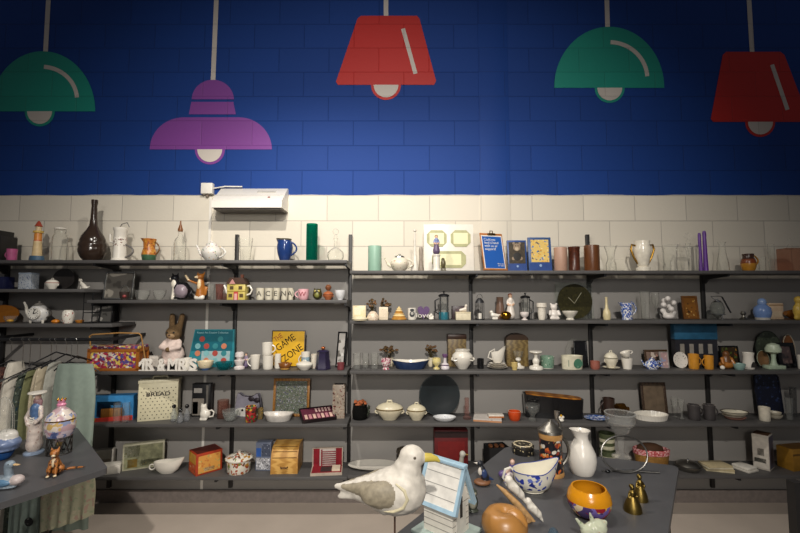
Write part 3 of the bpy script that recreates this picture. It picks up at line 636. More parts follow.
turned('vase', 'wide brown wooden cylinder vase with vertical grain on the right top shelf', 'vase', place(584, 600, 245.5, 'R1', .3), CYL, wood('3A1E10', '7A4A26', 30, .35, (6, 6, .4)), .1)
turned('glass_vase', 'clear glass vase pinched at the waist, left of the white and gold vase', 'vase', place(604, 618, 246, 'R1', .5), [(.75, 0), (.8, .05), (.78, .3), (.5, .5), (.65, .75), (1, 1)], GLS2, .06)
standplate('clear glass dish stood on edge behind the pinched glass vase', place(611, 629, 259, 'R1', .75), GLS2, GLS2, nm='glass_dish', cat='dish')
p = place(631, 655, 241, 'R1', .4); t = thing('vase', 'white vase with two gold handles and a gold rim', 'vase', p.loc); w, h = p.w, p.h
B().lathe(sp(hollow([(.6, 0), (.62, .12), (.4, .16), (.5, .2), (.68, .5), (.8, .75), (.66, .85), (.68, 1)], .06), w, h), mz=[(0, 0), (.93, 1)]).out('body', [m('E4DCCB', .2), GOLD], t)
for s_ in (-1, 1): B().tube([(s_ * x, 0, z) for x, z in ((w * .25, h * .25), (w * .42, h * .45), (w * .56, h * .72), (w * .5, h * .88), (w * .33, h * .84))], w * .05).out('handle', metal('9A7430', .4), t)
p = place(662, 679, 245, 'R1', .45); jug('clear glass jug left of the square glass decanter', p, GLS2, -1, prof=[(.8, 0), (.9, .05), (.9, .8), (1, 1)], nm='glass_jug')
p = place(682, 696, 243, 'R1', .45); t = thing('decanter', 'square clear glass decanter with a ring stopper', 'decanter', p.loc); w, h = p.wf, p.h
B().box(w, w * .8, h * .85, (0, 0, 0), bev=.006, base=True).out('body', gl('FFFFFE', 'F2F4F0', .06), t)
B().lathe(sp(hollow([(.35, .84), (.3, .95), (.42, 1)], .1), w, h)).out('neck', GLS2, t)
B().tube([(math.cos(a * PI / 8) * w * .2, 0, h * 1.24 + math.sin(a * PI / 8) * w * .2) for a in range(16)], w * .06, closed=True).out('stopper', GLS2, t)
B().tube([(0, 0, h * .98), (0, 0, h * 1.12)], w * .1).out('stopper_stem', GLS2, t)
for xa, xb, ty, l in ((698.5, 703, 233, 'shorter left one of two tall purple tapered candles'), (703, 708.5, 231, 'taller right one of two tall purple tapered candles')):
    turned('candle', l, 'candle', place(xa, xb, ty, 'R1', .3), [(1.1, 0), (1, .1), (.8, .6), (.75, .95), (.5, 1)], PUR, seg=14, group='tall purple candles')
p = place(716, 730, 242, 'R1', .5); t = thing('carafe', 'clear glass carafe with a pinched neck right of the purple candles', 'carafe', p.loc); w, h = p.w, p.h
B().lathe(sp(hollow([(.95, 0), (1, .05), (.9, .3), (.5, .75), (.5, .9), (.65, 1)], .06), w, h)).out('body', GLS2, t)
p = place(740, 757, 254, 'R1', .35); jug('small brown and yellow glazed pot with a loop handle', p, [m('B07A26', .3), m('7A3A16', .3), m('3A2216', .3)], 1, prof=[(.7, 0), (.9, .2), (1, .45), (.85, .7), (.68, .8), (.75, 1)], mz=[(0, 0), (.55, 1), (.75, 2)], lip=False, nm='pot', cat='pot', htop=.95)
turned('glass_tumbler', 'small clear tumbler right of the brown and yellow pot', 'glass', place(758, 767, 257, 'R1', .5), TUM, GLS2, .08)
p = place(779, 803, 246, 'R1', .4); t = thing('decanter', 'square glass decanter of pink tinted glass at the right end of the top shelf', 'decanter', p.loc); w, h = p.w, p.h
B().box(w, w * .7, h * .9, (0, 0, 0), bev=.006, base=True).out('body', gl('EED2C4', 'D2A692', .08), t)
B().lathe(sp(solid([(.3, .89), (.25, 1), (.12, 1.05), (.1, 1.2), (.16, 1.25), (.1, 1.3)]), w, h)).out('stopper', GLS2, t)
turned('glass_tumbler', 'clear straight tumbler left of the pink tinted decanter', 'glass', place(768, 776, 244, 'R1', .9), TUM, GLS2, .08)
# ================================================================ far left short shelves
b = place(-6, 9, 277, 'A2', .3); boxy('gift_box', 'dark blue box with white star specks at the far left', 'box', b, .1, fl('14183A', ['C8CCE6', '4A5CB0'], 120, .2))
b = place(22.5, 35, 273, 'A2', .5); boxy('canister', 'square white canister with blue painted scenes on the short upper left shelf', 'canister', b, .08, fl('B4BAC0', ['4A5E8A', '7A8CAA', '5A6A84'], 70, .5), lid=(.1, m('9AA6B4', .3)))
p = place(45, 60, 278, 'A2', .35); t = tureen('small white lidded dish with a pink stripe on the short upper left shelf', p, WH, m('A86A5E', .4), .9, nm='lidded_dish', cat='dish')
standplate('dark grey round plate stood behind the white lidded dish', place(53, 75, 268.5, 'A2', .8), m('2E2A28', .35))
figure('figurine', 'white cat figurine with raised head at the right end of the short upper left shelf', 'figurine', place(76, 90, 278, 'A2', .4), [('c', (.15, 0, .2), (-.1, 0, .5), .2, .16, 0), ('e', (-.2, -.03, .78), (.18, .15, .15), 0), ('c', (-.3, 0, .85), (-.38, 0, .98), .06, .02, 0), ('c', (-.18, 0, .05), (-.1, 0, .4), .08, .08, 0), ('e', (.2, 0, .14), (.3, .2, .15), 0), ('c', (.4, 0, .1), (.6, 0, .25), .07, .04, 0)], [m('DAD4C8', .25)])
standplate('large amber glazed plate stood on edge at the far left', place(-14, 20, 305, 'A3', .8), m('9A5E12', .25), m('7A460C', .3))
turned('glass_bowl', 'small glass bowl with yellow sweets in front of the amber plate', 'bowl', place(3, 18, 316, 'A3', .3), BOWL, GLS2, .08)
p = place(6, 15, 318, 'A3', .3); tag(B().ell((0, 0, 0), (p.w * .42, p.w * .42, .012)).out('sweets', YEL, None, (p.X, p.Y, p.z + .02)), 'heap of yellow sweets in the small glass bowl', 'sweets')
p = place(26, 51, 301, 'A3', .35); t = thing('teapot_clock', 'white teapot with a black clock face on its side', 'clock', p.loc); w, h = p.w, p.h
B().lathe(sp(hollow([(.5, .05), (.8, .15), (1, .4), (.95, .6), (.6, .78), (.5, .8)], .06), w, h), sy=.7).out('body', fl('DAD8D4', ['A8ACB8', '7C86A0'], 50, .36), t)
B().tube([(-w * .4, 0, h * .3), (-w * .6, 0, h * .5), (-w * .68, 0, h * .75), (-w * .8, 0, h * .95)], [w * .14, w * .1, w * .06, w * .05]).out('spout', WH, t)
B().tube(loop(w * .44, h * .25, h * .65, w * .22), w * .05).out('handle', m('4A4642', .3), t)
l = B().lathe(sp([(0, .79), (.5, .79), (.3, .9), (0, .92)], w, h)).out('lid', m('8A8680', .3), t); B().ell((0, 0, h * .95), h * .05).out('knob', m('8A8680', .3), l)
Mf = Matrix.Translation((w * .04, -w * .30, h * .44)) @ Matrix.Rotation(PI / 2, 4, 'X')
B().lathe([(0, -.03), (w * .30, -.03), (w * .30, .012), (0, .012)]).xf(Mf).out('clock_face', m('E6E2D8', .4), t)
b = B()
for k in range(12): a = k * PI / 6; b.box(.0035, .0012, .010, (w * .04 + math.sin(a) * w * .24, -w * .30 - .0126, h * .44 + math.cos(a) * w * .24))
b.out('hour_marks', BLACKG, t)
for a, L, n in ((1.3, .2, 'hour_hand'), (.3, .26, 'minute_hand')): B().box(.005, .0012, w * L, (0, 0, w * L / 2)).xf(Matrix.Translation((w * .04, -w * .30 - .014, h * .44)) @ Matrix.Rotation(a, 4, 'Y')).out(n, BLACKG, t)
for sx in (-1, 1): B().lathe([(0, 0), (.007, 0), (.012, h * .14), (0, h * .14)], seg=12, off=(sx * w * .32, -w * .1, 0)).out('foot', WH, t)
p = place(51, 61, 319, 'A3', .3); turned('gourd_ornament', 'small orange gourd ornament between the clock teapot and the red-flowered vase', 'ornament', p, [(.6, 0), (1, .35), (.8, .75), (.2, .95), (.12, 1)], m('C87A1E', .3))
turned('vase', 'squat white vase with red flowers on the short lower left shelf', 'vase', place(61.5, 75, 310, 'A3', .3), [(.7, 0), (.9, .2), (1, .55), (.9, .88), (.7, .97), (.72, 1)], fl('E2DCD0', ['A01E22', '7A1418', 'E2DCD0'], 42, .42), .08)
turned('dish', 'flat orange dish right of the red-flowered vase', 'dish', place(75, 85, 320, 'A3', .4), DISH, m('B8762A', .3), .1)
p = place(86, 98, 293, 'A3', .4); t = thing('wire_rack', 'small black wire rack at the right end of the short lower left shelf', 'rack', p.loc); w, h = p.w, p.h
for sx in (-1, 1):
    for sy in (-1, 1): B().tube([(sx * w * .45, sy * .05, 0), (sx * w * .45, sy * .05, h)], .0035, seg=6).out('post', BLK, t)
b = B()
for z in (.03, .35, .68, .97): b.box(w * .95, .105, .005, (0, 0, h * z))
b.out('tiers', BLK, t)
frame('small glossy grey framed photo right of the black wire rack', place(99, 112, 305, 'A3', .45), BLK, fl('5A5854', ['A8A49C', '3A3836'], 14, .45), .08)
# ================================================================ second shelf, left run
frame('silver framed photo at the left end of the fox figure shelf', place(103, 132.5, 271.5, 'L2', .5), SIL, fl('5A5650', ['8A847A', '45413C'], 8, .5), .05)
p = place(119, 130, 285, 'L2', .2); t = thing('basket_ornament', 'small dark metal basket ornament with an arched handle', 'ornament', p.loc); w, h = p.w, p.h
B().lathe(sp(hollow([(.6, 0), (.9, .25), (1, .55)], .08), w, h)).out('basket', m('3A2E2A', .4), t); B().tube([(math.cos(a) * w * .45, 0, h * .5 + math.sin(a) * h * .48) for a in [i * PI / 10 for i in range(11)]], .0028, seg=6).out('handle', SIL, t)
B().ell((w * .2, -w * .3, h * .25), w * .2).out('fruit', m('8A3A3A', .4), t)
turned('glass_bowl', 'wide low clear glass bowl left of the black and white cat', 'bowl', place(134, 151, 290, 'L2', .4), DISH, GLS2, .06)
turned('glass_bowl', 'low clear glass bowl touching the black and white cat figure', 'bowl', place(152, 167, 290, 'L2', .5), BOWL, GLS2, .07)
p = place(168, 191, 273, 'L2', .4); t = thing('cat_figurine', 'black and white cat jug seated with a grey belly', 'cat figurine', p.loc)
blob('body', [('e', (.12, 0, .33), (.30, .24, .33), 0), ('c', (.0, -.02, .35), (-.15, -.03, .6), .2, .15, 0), ('e', (-.16, -.05, .78), (.16, .14, .13), 0), ('c', (-.24, -.03, .86), (-.27, -.02, .97), .05, .02, 0), ('c', (-.08, -.03, .87), (-.05, -.02, .99), .05, .02, 0), ('e', (.12, -.12, .3), (.25, .17, .27), 1), ('e', (-.15, -.14, .55), (.1, .08, .16), 2), ('e', (-.28, -.09, .75), (.07, .07, .06), 2), ('c', (-.18, -.16, .02), (-.15, -.12, .42), .06, .07, 2), ('c', (.4, 0, .08), (.46, 0, .3), .05, .03, 0), ('e', (0, 0, .05), (.3, .2, .05), 0)], p.h, [m('17161A', .2), m('8E8088', .3), m('DCD4C4', .25)], t, .028)
p = place(188, 207, 273, 'L2', .4); t = thing('fox_figurine', 'orange fox figure standing upright with a stick in its paw', 'fox figurine', p.loc)
blob('body', [('c', (.1, 0, .12), (.12, 0, .6), .17, .13, 0), ('e', (.1, -.04, .8), (.15, .13, .12), 0), ('c', (.05, -.1, .79), (-.02, -.22, .77), .07, .03, 1), ('c', (.0, 0, .88), (-.02, 0, .97), .05, .02, 0), ('c', (.2, 0, .88), (.24, 0, .97), .05, .02, 0), ('c', (-.02, -.03, .55), (-.3, -.08, .66), .06, .05, 0), ('c', (-.3, -.08, .66), (-.42, -.08, .83), .05, .05, 1), ('e', (.1, -.1, .5), (.08, .08, .2), 1), ('c', (.0, -.06, .03), (.2, -.06, .03), .1, .1, 2), ('c', (.25, .05, .15), (.3, .08, .4), .07, .05, 0)], p.h, [m('A8682A', .35), m('DFC8A0', .35), m('E2DCD0', .3)], t, .028)
B().tube([(-p.h * .36, -p.h * .08, p.h * .62), (-p.h * .46, -p.h * .09, p.h * 1.02)], .003, seg=6).out('stick', DKW, t)
turned('glass_tumbler', 'clear tumbler right of the fox figure', 'glass', place(207, 215, 284, 'L2', .55), TUM, GLS, .07)
turned('glass_tumbler', 'pinkish ribbed tumbler left of the house teapot', 'glass', place(215, 224, 284, 'L2', .4), TUM, gl('F0DCD8', 'D8B8B4', .06), .07)
p = place(229, 247, 276, 'L2', .35); t = thing('house_teapot', 'yellow teapot shaped like a cottage with a dark roof and pink door', 'teapot', p.loc); w, h = p.wf, p.h
YH = m('C9B660', .4); B().box(w, w * .6, h * .66, bev=.003, base=True).out('walls', YH, t)
b = B().prism([(-w * .56, h * .66), (w * .56, h * .66), (w * .35, h * .92), (-w * .35, h * .92)], -w * .34, w * .34); r_ = b.out('roof', m('4A342A', .45), t)
B().box(w * .14, w * .14, h * .14, (w * .22, 0, h * .92), base=True).out('chimney', m('7A4632', .5), r_)
B().prism([(-w * .36, h * .66), (-w * .02, h * .66), (-w * .19, h * .86)], -w * .37, -w * .2).out('gable', m('C8908A', .4), t)
d_ = B().box(w * .24, .006, h * .34, (0, -w * .3, 0), base=True).out('door', m('B8453F', .4), t); B().box(w * .14, .003, h * .26, (0, -w * .3 - .0045, 0), base=True).out('door_panel', m('DCA8A4', .4), d_)
for cx, cz in ((-.3, .18), (.3, .18), (-.24, .5), (.24, .5)): B().box(w * .2, .006, h * .14, (cx * w, -w * .3, cz * h)).out('window', m('5A4A32', .3), t)
B().box(w * 1.01, .004, h * .03, (0, -w * .302, h * .36)).out('string_course', m('9A8434', .4), t)
B().tube([(-w * .45, 0, h * .2), (-w * .62, 0, h * .35), (-w * .78, 0, h * .62)], [w * .12, w * .09, w * .05]).out('spout', WH, t)
B().tube([(w * .48, 0, h * .2), (w * .68, 0, h * .25), (w * .78, 0, h * .42), (w * .66, 0, h * .58), (w * .48, 0, h * .58)], w * .05).out('handle', WH, t)
LM = m('3A3630', .4)
for k, (xa, xb, L, fr) in enumerate(((256, 264.5, 'A', .3), (264.8, 273, 'C', .3), (272.5, 280.5, 'E', .55), (280.8, 288, 'N', .35), (287.5, 293.5, 'A', .6))):
    mug(('first cream letter mug from the house teapot, lettered A', 'second cream letter mug, lettered C', 'third cream letter mug, lettered E', 'fourth cream letter mug, lettered N', 'fifth cream letter mug, at the right end of its row')[k], place(xa, xb, 288, 'L2', fr), m('CFC8B4', .35), 1 if k == 4 else 0, letter=L, lm=LM, group='cream mugs with dark letters', ang=-.5)
mug('small pink mug with a red letter W', place(298, 309, 289, 'L2', .35), m('DDA8AE', .35), -1, prof=[(.7, 0), (.9, .15), (1, .5), (.95, 1)], letter='W', lm=m('8A2030', .4))
figure('owl_ornament', 'olive and black owl ornament right of the pink letter mug', 'ornament', place(312, 323, 288, 'L2', .4), [('e', (0, 0, .42), (.42, .36, .42), 0), ('e', (0, -.04, .72), (.36, .3, .24), 0), ('e', (-.15, -.27, .74), (.1, .06, .1), 1), ('e', (.15, -.27, .74), (.1, .06, .1), 1), ('e', (0, -.26, .4), (.22, .14, .24), 2), ('c', (-.22, 0, .88), (-.3, 0, .98), .07, .03, 0), ('c', (.22, 0, .88), (.3, 0, .98), .07, .03, 0)], [m('3E3A1E', .3), m('B8A85A', .3), m('7A7A3A', .35)])
p = place(323, 333.5, 290, 'L2', .4); t = tureen('round copper brown pot with a knobbed lid', p, m('A8603A', .3), m('6E3A22', .4), 1, nm='lidded_pot', cat='pot')
turned('ornament', 'small brown ball perched on the copper brown pot', 'ornament', (lambda q: (setattr(q, 'loc', (q.X, q.Y, q.z + p.h * .965)), setattr(q, 'h', p.h * .6), q)[-1])(place(325, 331.5, 283, 'L2', .4)), [(.5, 0), (.9, .3), (1, .55), (.6, .9), (.2, 1)], m('7A4A2E', .35))
turned('dish', 'white dish with a blue band at the right end of the fox figure shelf', 'dish', place(334.5, 346, 290, 'L2', .4), BOWL, [m('DCDCDC', .25), m('3A4A86', .3)], .1, mz=[(0, 0), (.4, 1), (.6, 0)])
# ================================================================ second shelf, right run
PALE = m('E2D2AE', .5)
def posy(lab, p, potm, flm, stem=.35):     # dried posy in a small pot
    t = thing('dried_flowers', lab, 'dried flowers', p.loc); w, h = p.w, p.h
    B().lathe(sp(hollow([(.35, 0), (.45, .1), (.5, .3), (.4, stem)], .08), w, h), seg=18).out('pot', potm, t)
    rnd = random.Random(int(p.X * 1000)); b = B(); q = B()
    for k in range(16):
        a = rnd.random() * 2 * PI; r = rnd.random() ** .6 * w * .48; z = h * (.62 + .38 * rnd.random() * (1 - (r / (w * .6)) ** 2))
        q.tube([(0, 0, h * stem * .8), (r * .5 * math.cos(a), r * .5 * math.sin(a), z * .75), (r * math.cos(a), r * math.sin(a), z)], .0012, seg=4)
        b.ell((r * math.cos(a), r * math.sin(a), z), (w * .11, w * .11, h * .06), k % 2, sub=1)
    q.out('stems', m('4A4022', .7), t); b.out('flower_heads', flm, t); return t
DRY = [m('6A5230', .8), m('7E5A3A', .8)]
b = place(353, 366, 305.5, 'R2', .35); boxy('gift_card_box', 'cream boxed ornament with printed flowers at the left end of its shelf', 'box', b, .05, fl('E2D4AE', ['C8A878', 'B89068', 'F0E6CC'], 60, .35), [('f', .12, .35, .6, .85, fl('EADFC4', ['B88A7A', '9A8A6A'], 90, .3))])
p = place(352, 368, 316, 'R2', .02); turned('flower_ornament', 'low cream flower ornament in front of the cream boxed ornament', 'ornament', p, [(.9, 0), (1, .4), (.7, .8), (.3, 1)], fl('E8DDBC', ['D8C08A', 'F0E8D2'], 80, .4))
posy('brown dried flowers, nearer the left end of the french press shelf', place(366.5, 378, 298, 'R2', .7), CRG, DRY)
posy('brown dried flowers behind the small cream card', place(379, 392, 298, 'R2', .75), CRG, DRY)
p = place(367, 379, 311, 'R2', .2); turned('flower_ornament', 'cream and pink shell ornament in front of the left dried flowers', 'ornament', p, [(.9, 0), (1, .3), (.85, .6), (.5, .9), (.2, 1)], fl('DCCBB4', ['C89A8A', 'EADFCC', 'B89A70'], 70, .45))
boxy('card', 'small cream card with brown print in front of the right dried flowers', 'card', place(379, 388, 307, 'R2', .3), .012, m('E2D2B8', .5), [('f', .15, .2, .85, .85, fl('E2D2B8', ['A87A5A', 'C89A7A'], 110, .35))])
p = place(391.5, 406.5, 306, 'R2', .35); t = thing('shell_ornament', 'golden layered shell ornament with a pointed top', 'ornament', p.loc); w, h = p.w, p.h
b = B(); prev = [(0, 0)]
for k in range(5): prev += [((1 - .17 * k) * w / 2, h * (.02 + .18 * k)), ((1 - .17 * k) * w / 2, h * (.10 + .18 * k)), ((.82 - .17 * k) * w / 2, h * (.17 + .18 * k))]
b.lathe(prev + [(0, h)], mz=[(0, 0), (.3, 1), (.45, 0), (.62, 1)]).out('shell', [m('B8843A', .35), m('E2C890', .4)], t)
mug('white mug printed with a dark bearded face', place(407.5, 416.5, 308, 'R2', .35), WH, 0)
p = place(407.5, 416.5, 308, 'R2', .35); o = [q for q in bpy.data.objects if q.get('label') == 'white mug printed with a dark bearded face'][0]
for c, r, k in (((0, .5), .36, 0), ((.0, .62), .2, 1), ((.0, .84), .3, 0)): B().lathe([(0, 0), (r * p.w * .8, 0), (r * p.w * .8, .0015), (0, .0015)], seg=20).xf(Matrix.Translation((c[0] * p.w, -p.w * .485 - .001 * k, c[1] * p.h * (.9 if k else 1))) @ Matrix.Rotation(PI / 2, 4, 'X') @ Matrix.Diagonal((1, .6 if c[1] > .8 else 1.1, 1, 1))).out('printed_face', (m('1E2224', .4), m('A8A49C', .4))[k], o)
p = place(417, 430, 306, 'R2', .5); t = thing('heart_ornament', 'purple heart ornament with a white handwritten word', 'ornament', p.loc); w, h = p.w, p.h
hp = [(16 * math.sin(a) ** 3 / 34 * w, (13 * math.cos(a) - 5 * math.cos(2 * a) - 2 * math.cos(3 * a) - math.cos(4 * a) + 17) / 29.5 * h) for a in [i * PI / 18 for i in range(36)]]
B().prism(hp, -.012, .012).out('heart', m('573A66', .35), t); text('love', h * .5, WH, t, (-w * .05, -.0135, h * .3), 'lettering', w=w * 1.05)
figure('flower_ornament', 'little white flower ornament beside the purple heart', 'ornament', place(427.5, 435, 313, 'R2', .2), [('e', (0, 0, .18), (.42, .3, .18), 0), ('e', (-.2, 0, .5), (.2, .16, .17), 0), ('e', (.22, 0, .48), (.2, .16, .17), 0), ('e', (0, 0, .75), (.22, .18, .2), 0)], [WH], .05)
def press(lab, p, low, hs=-1, glm=GLS2):
    t = thing('french_press', lab, 'french press', p.loc); w, h = p.w, p.h
    B().lathe(sp(hollow([(.8, .02), (.8, .82)], .06), w, h)).out('beaker', glm, t)
    B().lathe(sp(solid([(.82, 0), (.86, .02), (.84, .24), (.82, .26)]), w, h)).out('base', low, t)
    b = B()
    for k in range(4): a = k * PI / 2 + PI / 4; b.tube([(math.cos(a) * w * .42, math.sin(a) * w * .42, 0), (math.cos(a) * w * .42, math.sin(a) * w * .42, h * .84)], w * .035, seg=6)
    b.out('cage', BLK, t)
    l = B().lathe(sp(solid([(.9, .80), (.92, .86), (.5, .9), (.1, .91), (.1, .96)]), w, h)).out('lid', BLK, t); B().ell((0, 0, h * .975), (w * .1, w * .1, h * .03)).out('knob', BLK, l)
    B().tube([(hs * w * .42, 0, h * .2), (hs * w * .72, 0, h * .26), (hs * w * .75, 0, h * .66), (hs * w * .42, 0, h * .74)], w * .06).out('handle', BLK, t); return t
press('black caged french press with a teal bottom', place(438, 450, 291, 'R2', .4), m('2A6A78', .3))
b = place(455.5, 470, 312, 'R2', .3); boxy('ornament_box', 'plain cream cube box with a white figure lying on it', 'box', b, .07, m('D8CDB0', .5), lid=(.18, m('CFC2A2', .5)))
q = place(460, 467.5, 304, 'R2', .3); q.z = b.z + b.h; q.h = .065
figure('figurine', 'small white reclining figure on top of the cream cube box', 'figurine', (lambda q: (setattr(q, 'loc', (q.X, q.Y, b.loc[2] + b.h + .0015)), q)[-1])(q), [('c', (-.4, 0, .2), (.2, 0, .35), .2, .22, 0), ('e', (.3, 0, .75), .2, 0), ('c', (.2, 0, .4), (.3, 0, .7), .18, .12, 0), ('c', (-.4, 0, .1), (.3, 0, .1), .1, .1, 0)], [m('DCD2C4', .3)], .05)
boxy('gift_box', 'dark plum box behind the cream cube box', 'box', place(452, 466, 306, 'R2', .85), .06, m('3A2A2E', .4), [('f', .2, .3, .8, .8, m('5A464A', .5))])
p = place(475, 484.5, 298, 'R2', .35); t = thing('lantern', 'black cage lantern with a white candle inside', 'lantern', p.loc); w, h = p.w, p.h
B().lathe(sp(solid([(1, 0), (1, .05)]), w, h)).out('base', BLK, t); B().lathe(sp(solid([(.45, .05), (.45, .3)]), w, h), seg=16).out('candle', WH, t)
b = B()
for k in range(6): a = k * PI / 3; b.tube([(math.cos(a) * w * .46, math.sin(a) * w * .46, h * .04), (math.cos(a) * w * .46, math.sin(a) * w * .46, h * .8)], .0022, seg=5)
b.out('cage', BLK, t); B().lathe(sp([(0, .78), (1, .78), (.8, .88), (.3, 1), (0, 1)], w, h)).out('roof', m('2A2A2C', .4), t)
B().tube([(math.cos(a) * w * .3, 0, h + math.sin(a) * w * .42) for a in [i * PI / 8 for i in range(9)]], .002, seg=5).out('ring', BLK, t)
figure('bird_figurine', 'small white bird figurine left of the gold ball', 'bird figurine', place(490.5, 499.5, 311, 'R2', .3), BIRDP, [WH, m('C8A03A', .4)], .045, rz=PI)
turned('vase', 'brown smoky glass vase behind the white bird and gold ball', 'vase', place(495.5, 504.5, 297, 'R2', .75), [(.8, 0), (.95, .15), (1, .4), (.8, .75), (.75, .95), (.85, 1)], m('6E5648', .25), .08)
p = place(500, 511.5, 311, 'R2', .25); turned('ornament', 'shiny gold ball ornament in front of the robed figurine', 'ornament', p, [(.3, 0), (.5, .06), (.85, .25), (1, .5), (.85, .78), (.5, .94), (.1, 1)], metal('A87A2A', .2))
figure('figurine', 'white and brown robed figurine behind the gold ball', 'figurine', place(507, 514, 297, 'R2', .55), LADYP, [m('D8CFC4', .35), m('D8CFC4', .35), m('CFA88A', .4), m('8A4A3A', .5)], .035)
press('slim black lidded french press behind the white and pink cup', place(520, 531, 293, 'R2', .65), BLK, 1)
p = place(520, 529, 312, 'R2', .2); turned('cup', 'white and pink footed cup in front of the slim french press', 'cup', p, [(.7, 0), (.7, .08), (.3, .2), (.35, .3), (.85, .5), (1, .8), (.95, 1)], fl('DCD2CC', ['B87A8A', 'A05A6A'], 90, .35), .1)
turned('vase', 'white face-carved vase with a wide rim right of the slim french press', 'vase', place(536.5, 547, 303, 'R2', .35), [(.6, 0), (.68, .1), (.78, .4), (.75, .65), (.8, .72), (1, .76), (1, 1)], fl('DCD4C6', ['C8BEAE', 'B8AE9C'], 60, .4), .1)
figure('bear_figurine', 'white bear-shaped figurine with red and blue spots', 'bear figurine', place(549.5, 558, 303, 'R2', .4), [('e', (0, 0, .3), (.3, .26, .3), 0), ('e', (0, -.02, .74), (.22, .2, .2), 0), ('e', (-.17, 0, .93), .07, 0), ('e', (.17, 0, .93), .07, 0), ('c', (-.25, -.1, .5), (-.3, -.2, .3), .08, .07, 0), ('c', (.25, -.1, .5), (.3, -.2, .3), .08, .07, 0), ('c', (-.2, -.15, .08), (.2, -.15, .08), .1, .1, 0)], [fl('DCD4CC', ['8A3A34', '33508A'], 60, .25)])
p = place(557, 594, 282, 'R2', .75); t = thing('clock', 'square glass wall clock with a round dark olive face', 'clock', p.loc, 0, None, .10); w, h = p.wf, p.h
B().box(w, .006, h, (0, 0, h / 2), bev=.001).out('glass_plate', gl('FAFCFA', 'CFD2CC', .06), t)
B().lathe([(0, -.004), (w * .47, -.004), (w * .47, .004), (0, .004)], seg=48).xf(Matrix.Translation((0, -.0075, h * .48)) @ Matrix.Rotation(PI / 2, 4, 'X')).out('face', fl('33301C', ['3E3A20', '2A2818'], 40, .5, .15), t)
for a, L, n in ((.62, .36, 'minute_hand'), (-.75, .22, 'hour_hand')): B().box(.004, .0015, w * L, (0, 0, w * L / 2)).xf(Matrix.Translation((-w * .02, -.0125, h * .42)) @ Matrix.Rotation(a, 4, 'Y')).out(n, m('A8A48A', .4), t)
p = place(562, 578, 311, 'R2', .2); turned('footed_bowl', 'white footed bowl in front of the square glass clock', 'bowl', p, [(.5, 0), (.55, .06), (.4, .2), (.5, .35), (.85, .7), (1, .95), (1, 1)], m('D2CCBE', .3), .07)
turned('bud_vase', 'slender cream bud vase just right of the square glass clock', 'vase', place(602.5, 611, 297, 'R2', .35), BUD, m('CFC096', .35), .1, seg=20)
jug('squat blue and white jug with a wide lip and high loop handle', place(620, 634, 303, 'R2', .35), DELFT, 1, prof=[(.75, 0), (.8, .05), (.72, .2), (.95, .5), (.85, .75), (1, 1)], htop=1.08)
turned('glass_vase', 'tall clear glass vase left of another behind the blue and white jug', 'vase', place(640, 651, 291, 'R2', .6), TUM, GLS, .07)
turned('wine_glass', 'clear stemmed glass right of the tall clear vase', 'glass', place(652, 660, 292, 'R2', .75), WINE, GLS, .08)
figure('coral_ornament', 'white lumpy coral-like ornament left of the framed golden figures', 'ornament', place(662, 675, 297, 'R2', .35), [('e', (0, 0, .15), (.25, .25, .15), 0)] + [('e', (.22 * math.cos(k * 2.4), .18 * math.sin(k * 2.4), .3 + .09 * k), .13, 0) for k in range(8)], [m('D6D0CA', .35)], .045)
frame('amber framed picture of golden figures left of the chrome kettle', place(683.5, 699, 296, 'R2', .6), m('6A4218', .35), fl('7A4E1A', ['C89A4A', '1E1610', 'D8B878'], 30, .4), .12)
p = place(707, 728, 300, 'R2', .4); t = thing('kettle', 'glass and chrome kettle on a stand with a slanting black handle', 'kettle', p.loc); w, h = p.w, p.h
B().lathe(sp(hollow([(.55, .25), (.7, .3), (.75, .6), (.55, .85), (.4, .9)], .06), w, h)).out('body', gl('F4F6F4', 'A8A8A4', .18), t)
l = B().lathe(sp(solid([(.45, .9), (.35, .97), (.1, 1), (.1, 1.06)]), w, h)).out('lid', CHR, t)
b = B()
for k in range(3): a = k * 2 * PI / 3 + .5; b.tube([(math.cos(a) * w * .36, math.sin(a) * w * .36, h * .3), (math.cos(a) * w * .44, math.sin(a) * w * .44, 0)], .003, seg=6)
b.tube([(math.cos(a) * w * .38, math.sin(a) * w * .38, h * .27) for a in [i * PI / 10 for i in range(20)]], .003, seg=6, closed=True); b.out('stand', CHR, t)
B().tube([(-w * .1, 0, h * 1.0), (-w * .35, 0, h * 1.18), (w * .2, 0, h * 1.2), (w * .35, 0, h * 1.15)], .003, seg=6).out('handle_frame', CHR, t)
B().tube([(w * .33, 0, h * 1.15), (w * .8, 0, h * .35)], .006).out('handle', BLK, t)
p = place(738.5, 748, 311, 'R2', .4); turned('ornament', 'tiny glass and pewter ornament between the kettle and the blue pot', 'ornament', p, [(.9, 0), (1, .1), (.4, .3), (.35, .5), (.7, .7), (.3, 1)], PEW)
p = place(752.5, 772.5, 298, 'R2', .4); t = thing('ginger_jar', 'round blue glazed lidded jar at the right end', 'jar', p.loc); w, h = p.w, p.h
B().lathe(sp(hollow([(.8, 0), (.82, .1), (.9, .18), (1, .35), (.9, .55), (.5, .68), (.42, .72)], .06), w, h), mz=[(0, 1), (.14, 0)]).out('body', [m('6A84B4', .2), m('B8B4AC', .3)], t)
l = B().lathe(sp([(0, .72), (.48, .72), (.5, .8), (.42, .92), (.2, .98), (0, 1)], w, h)).out('lid', m('7A92BC', .2), t)
boxy('box', 'cream printed box behind the blue lidded jar', 'box', place(767, 781, 303, 'R2', .75), .05, m('D2B89A', .5), [('f', .1, .15, .9, .5, fl('D8C4A8', ['A86A5A', 'B88A6A'], 80, .35)), ('f', 0, .82, 1, .92, m('A88A6A', .5))])
p = place(783, 796, 308, 'R2', .5); t = thing('horn_ornament', 'amber glass horn at the right edge of the picture', 'ornament', p.loc)
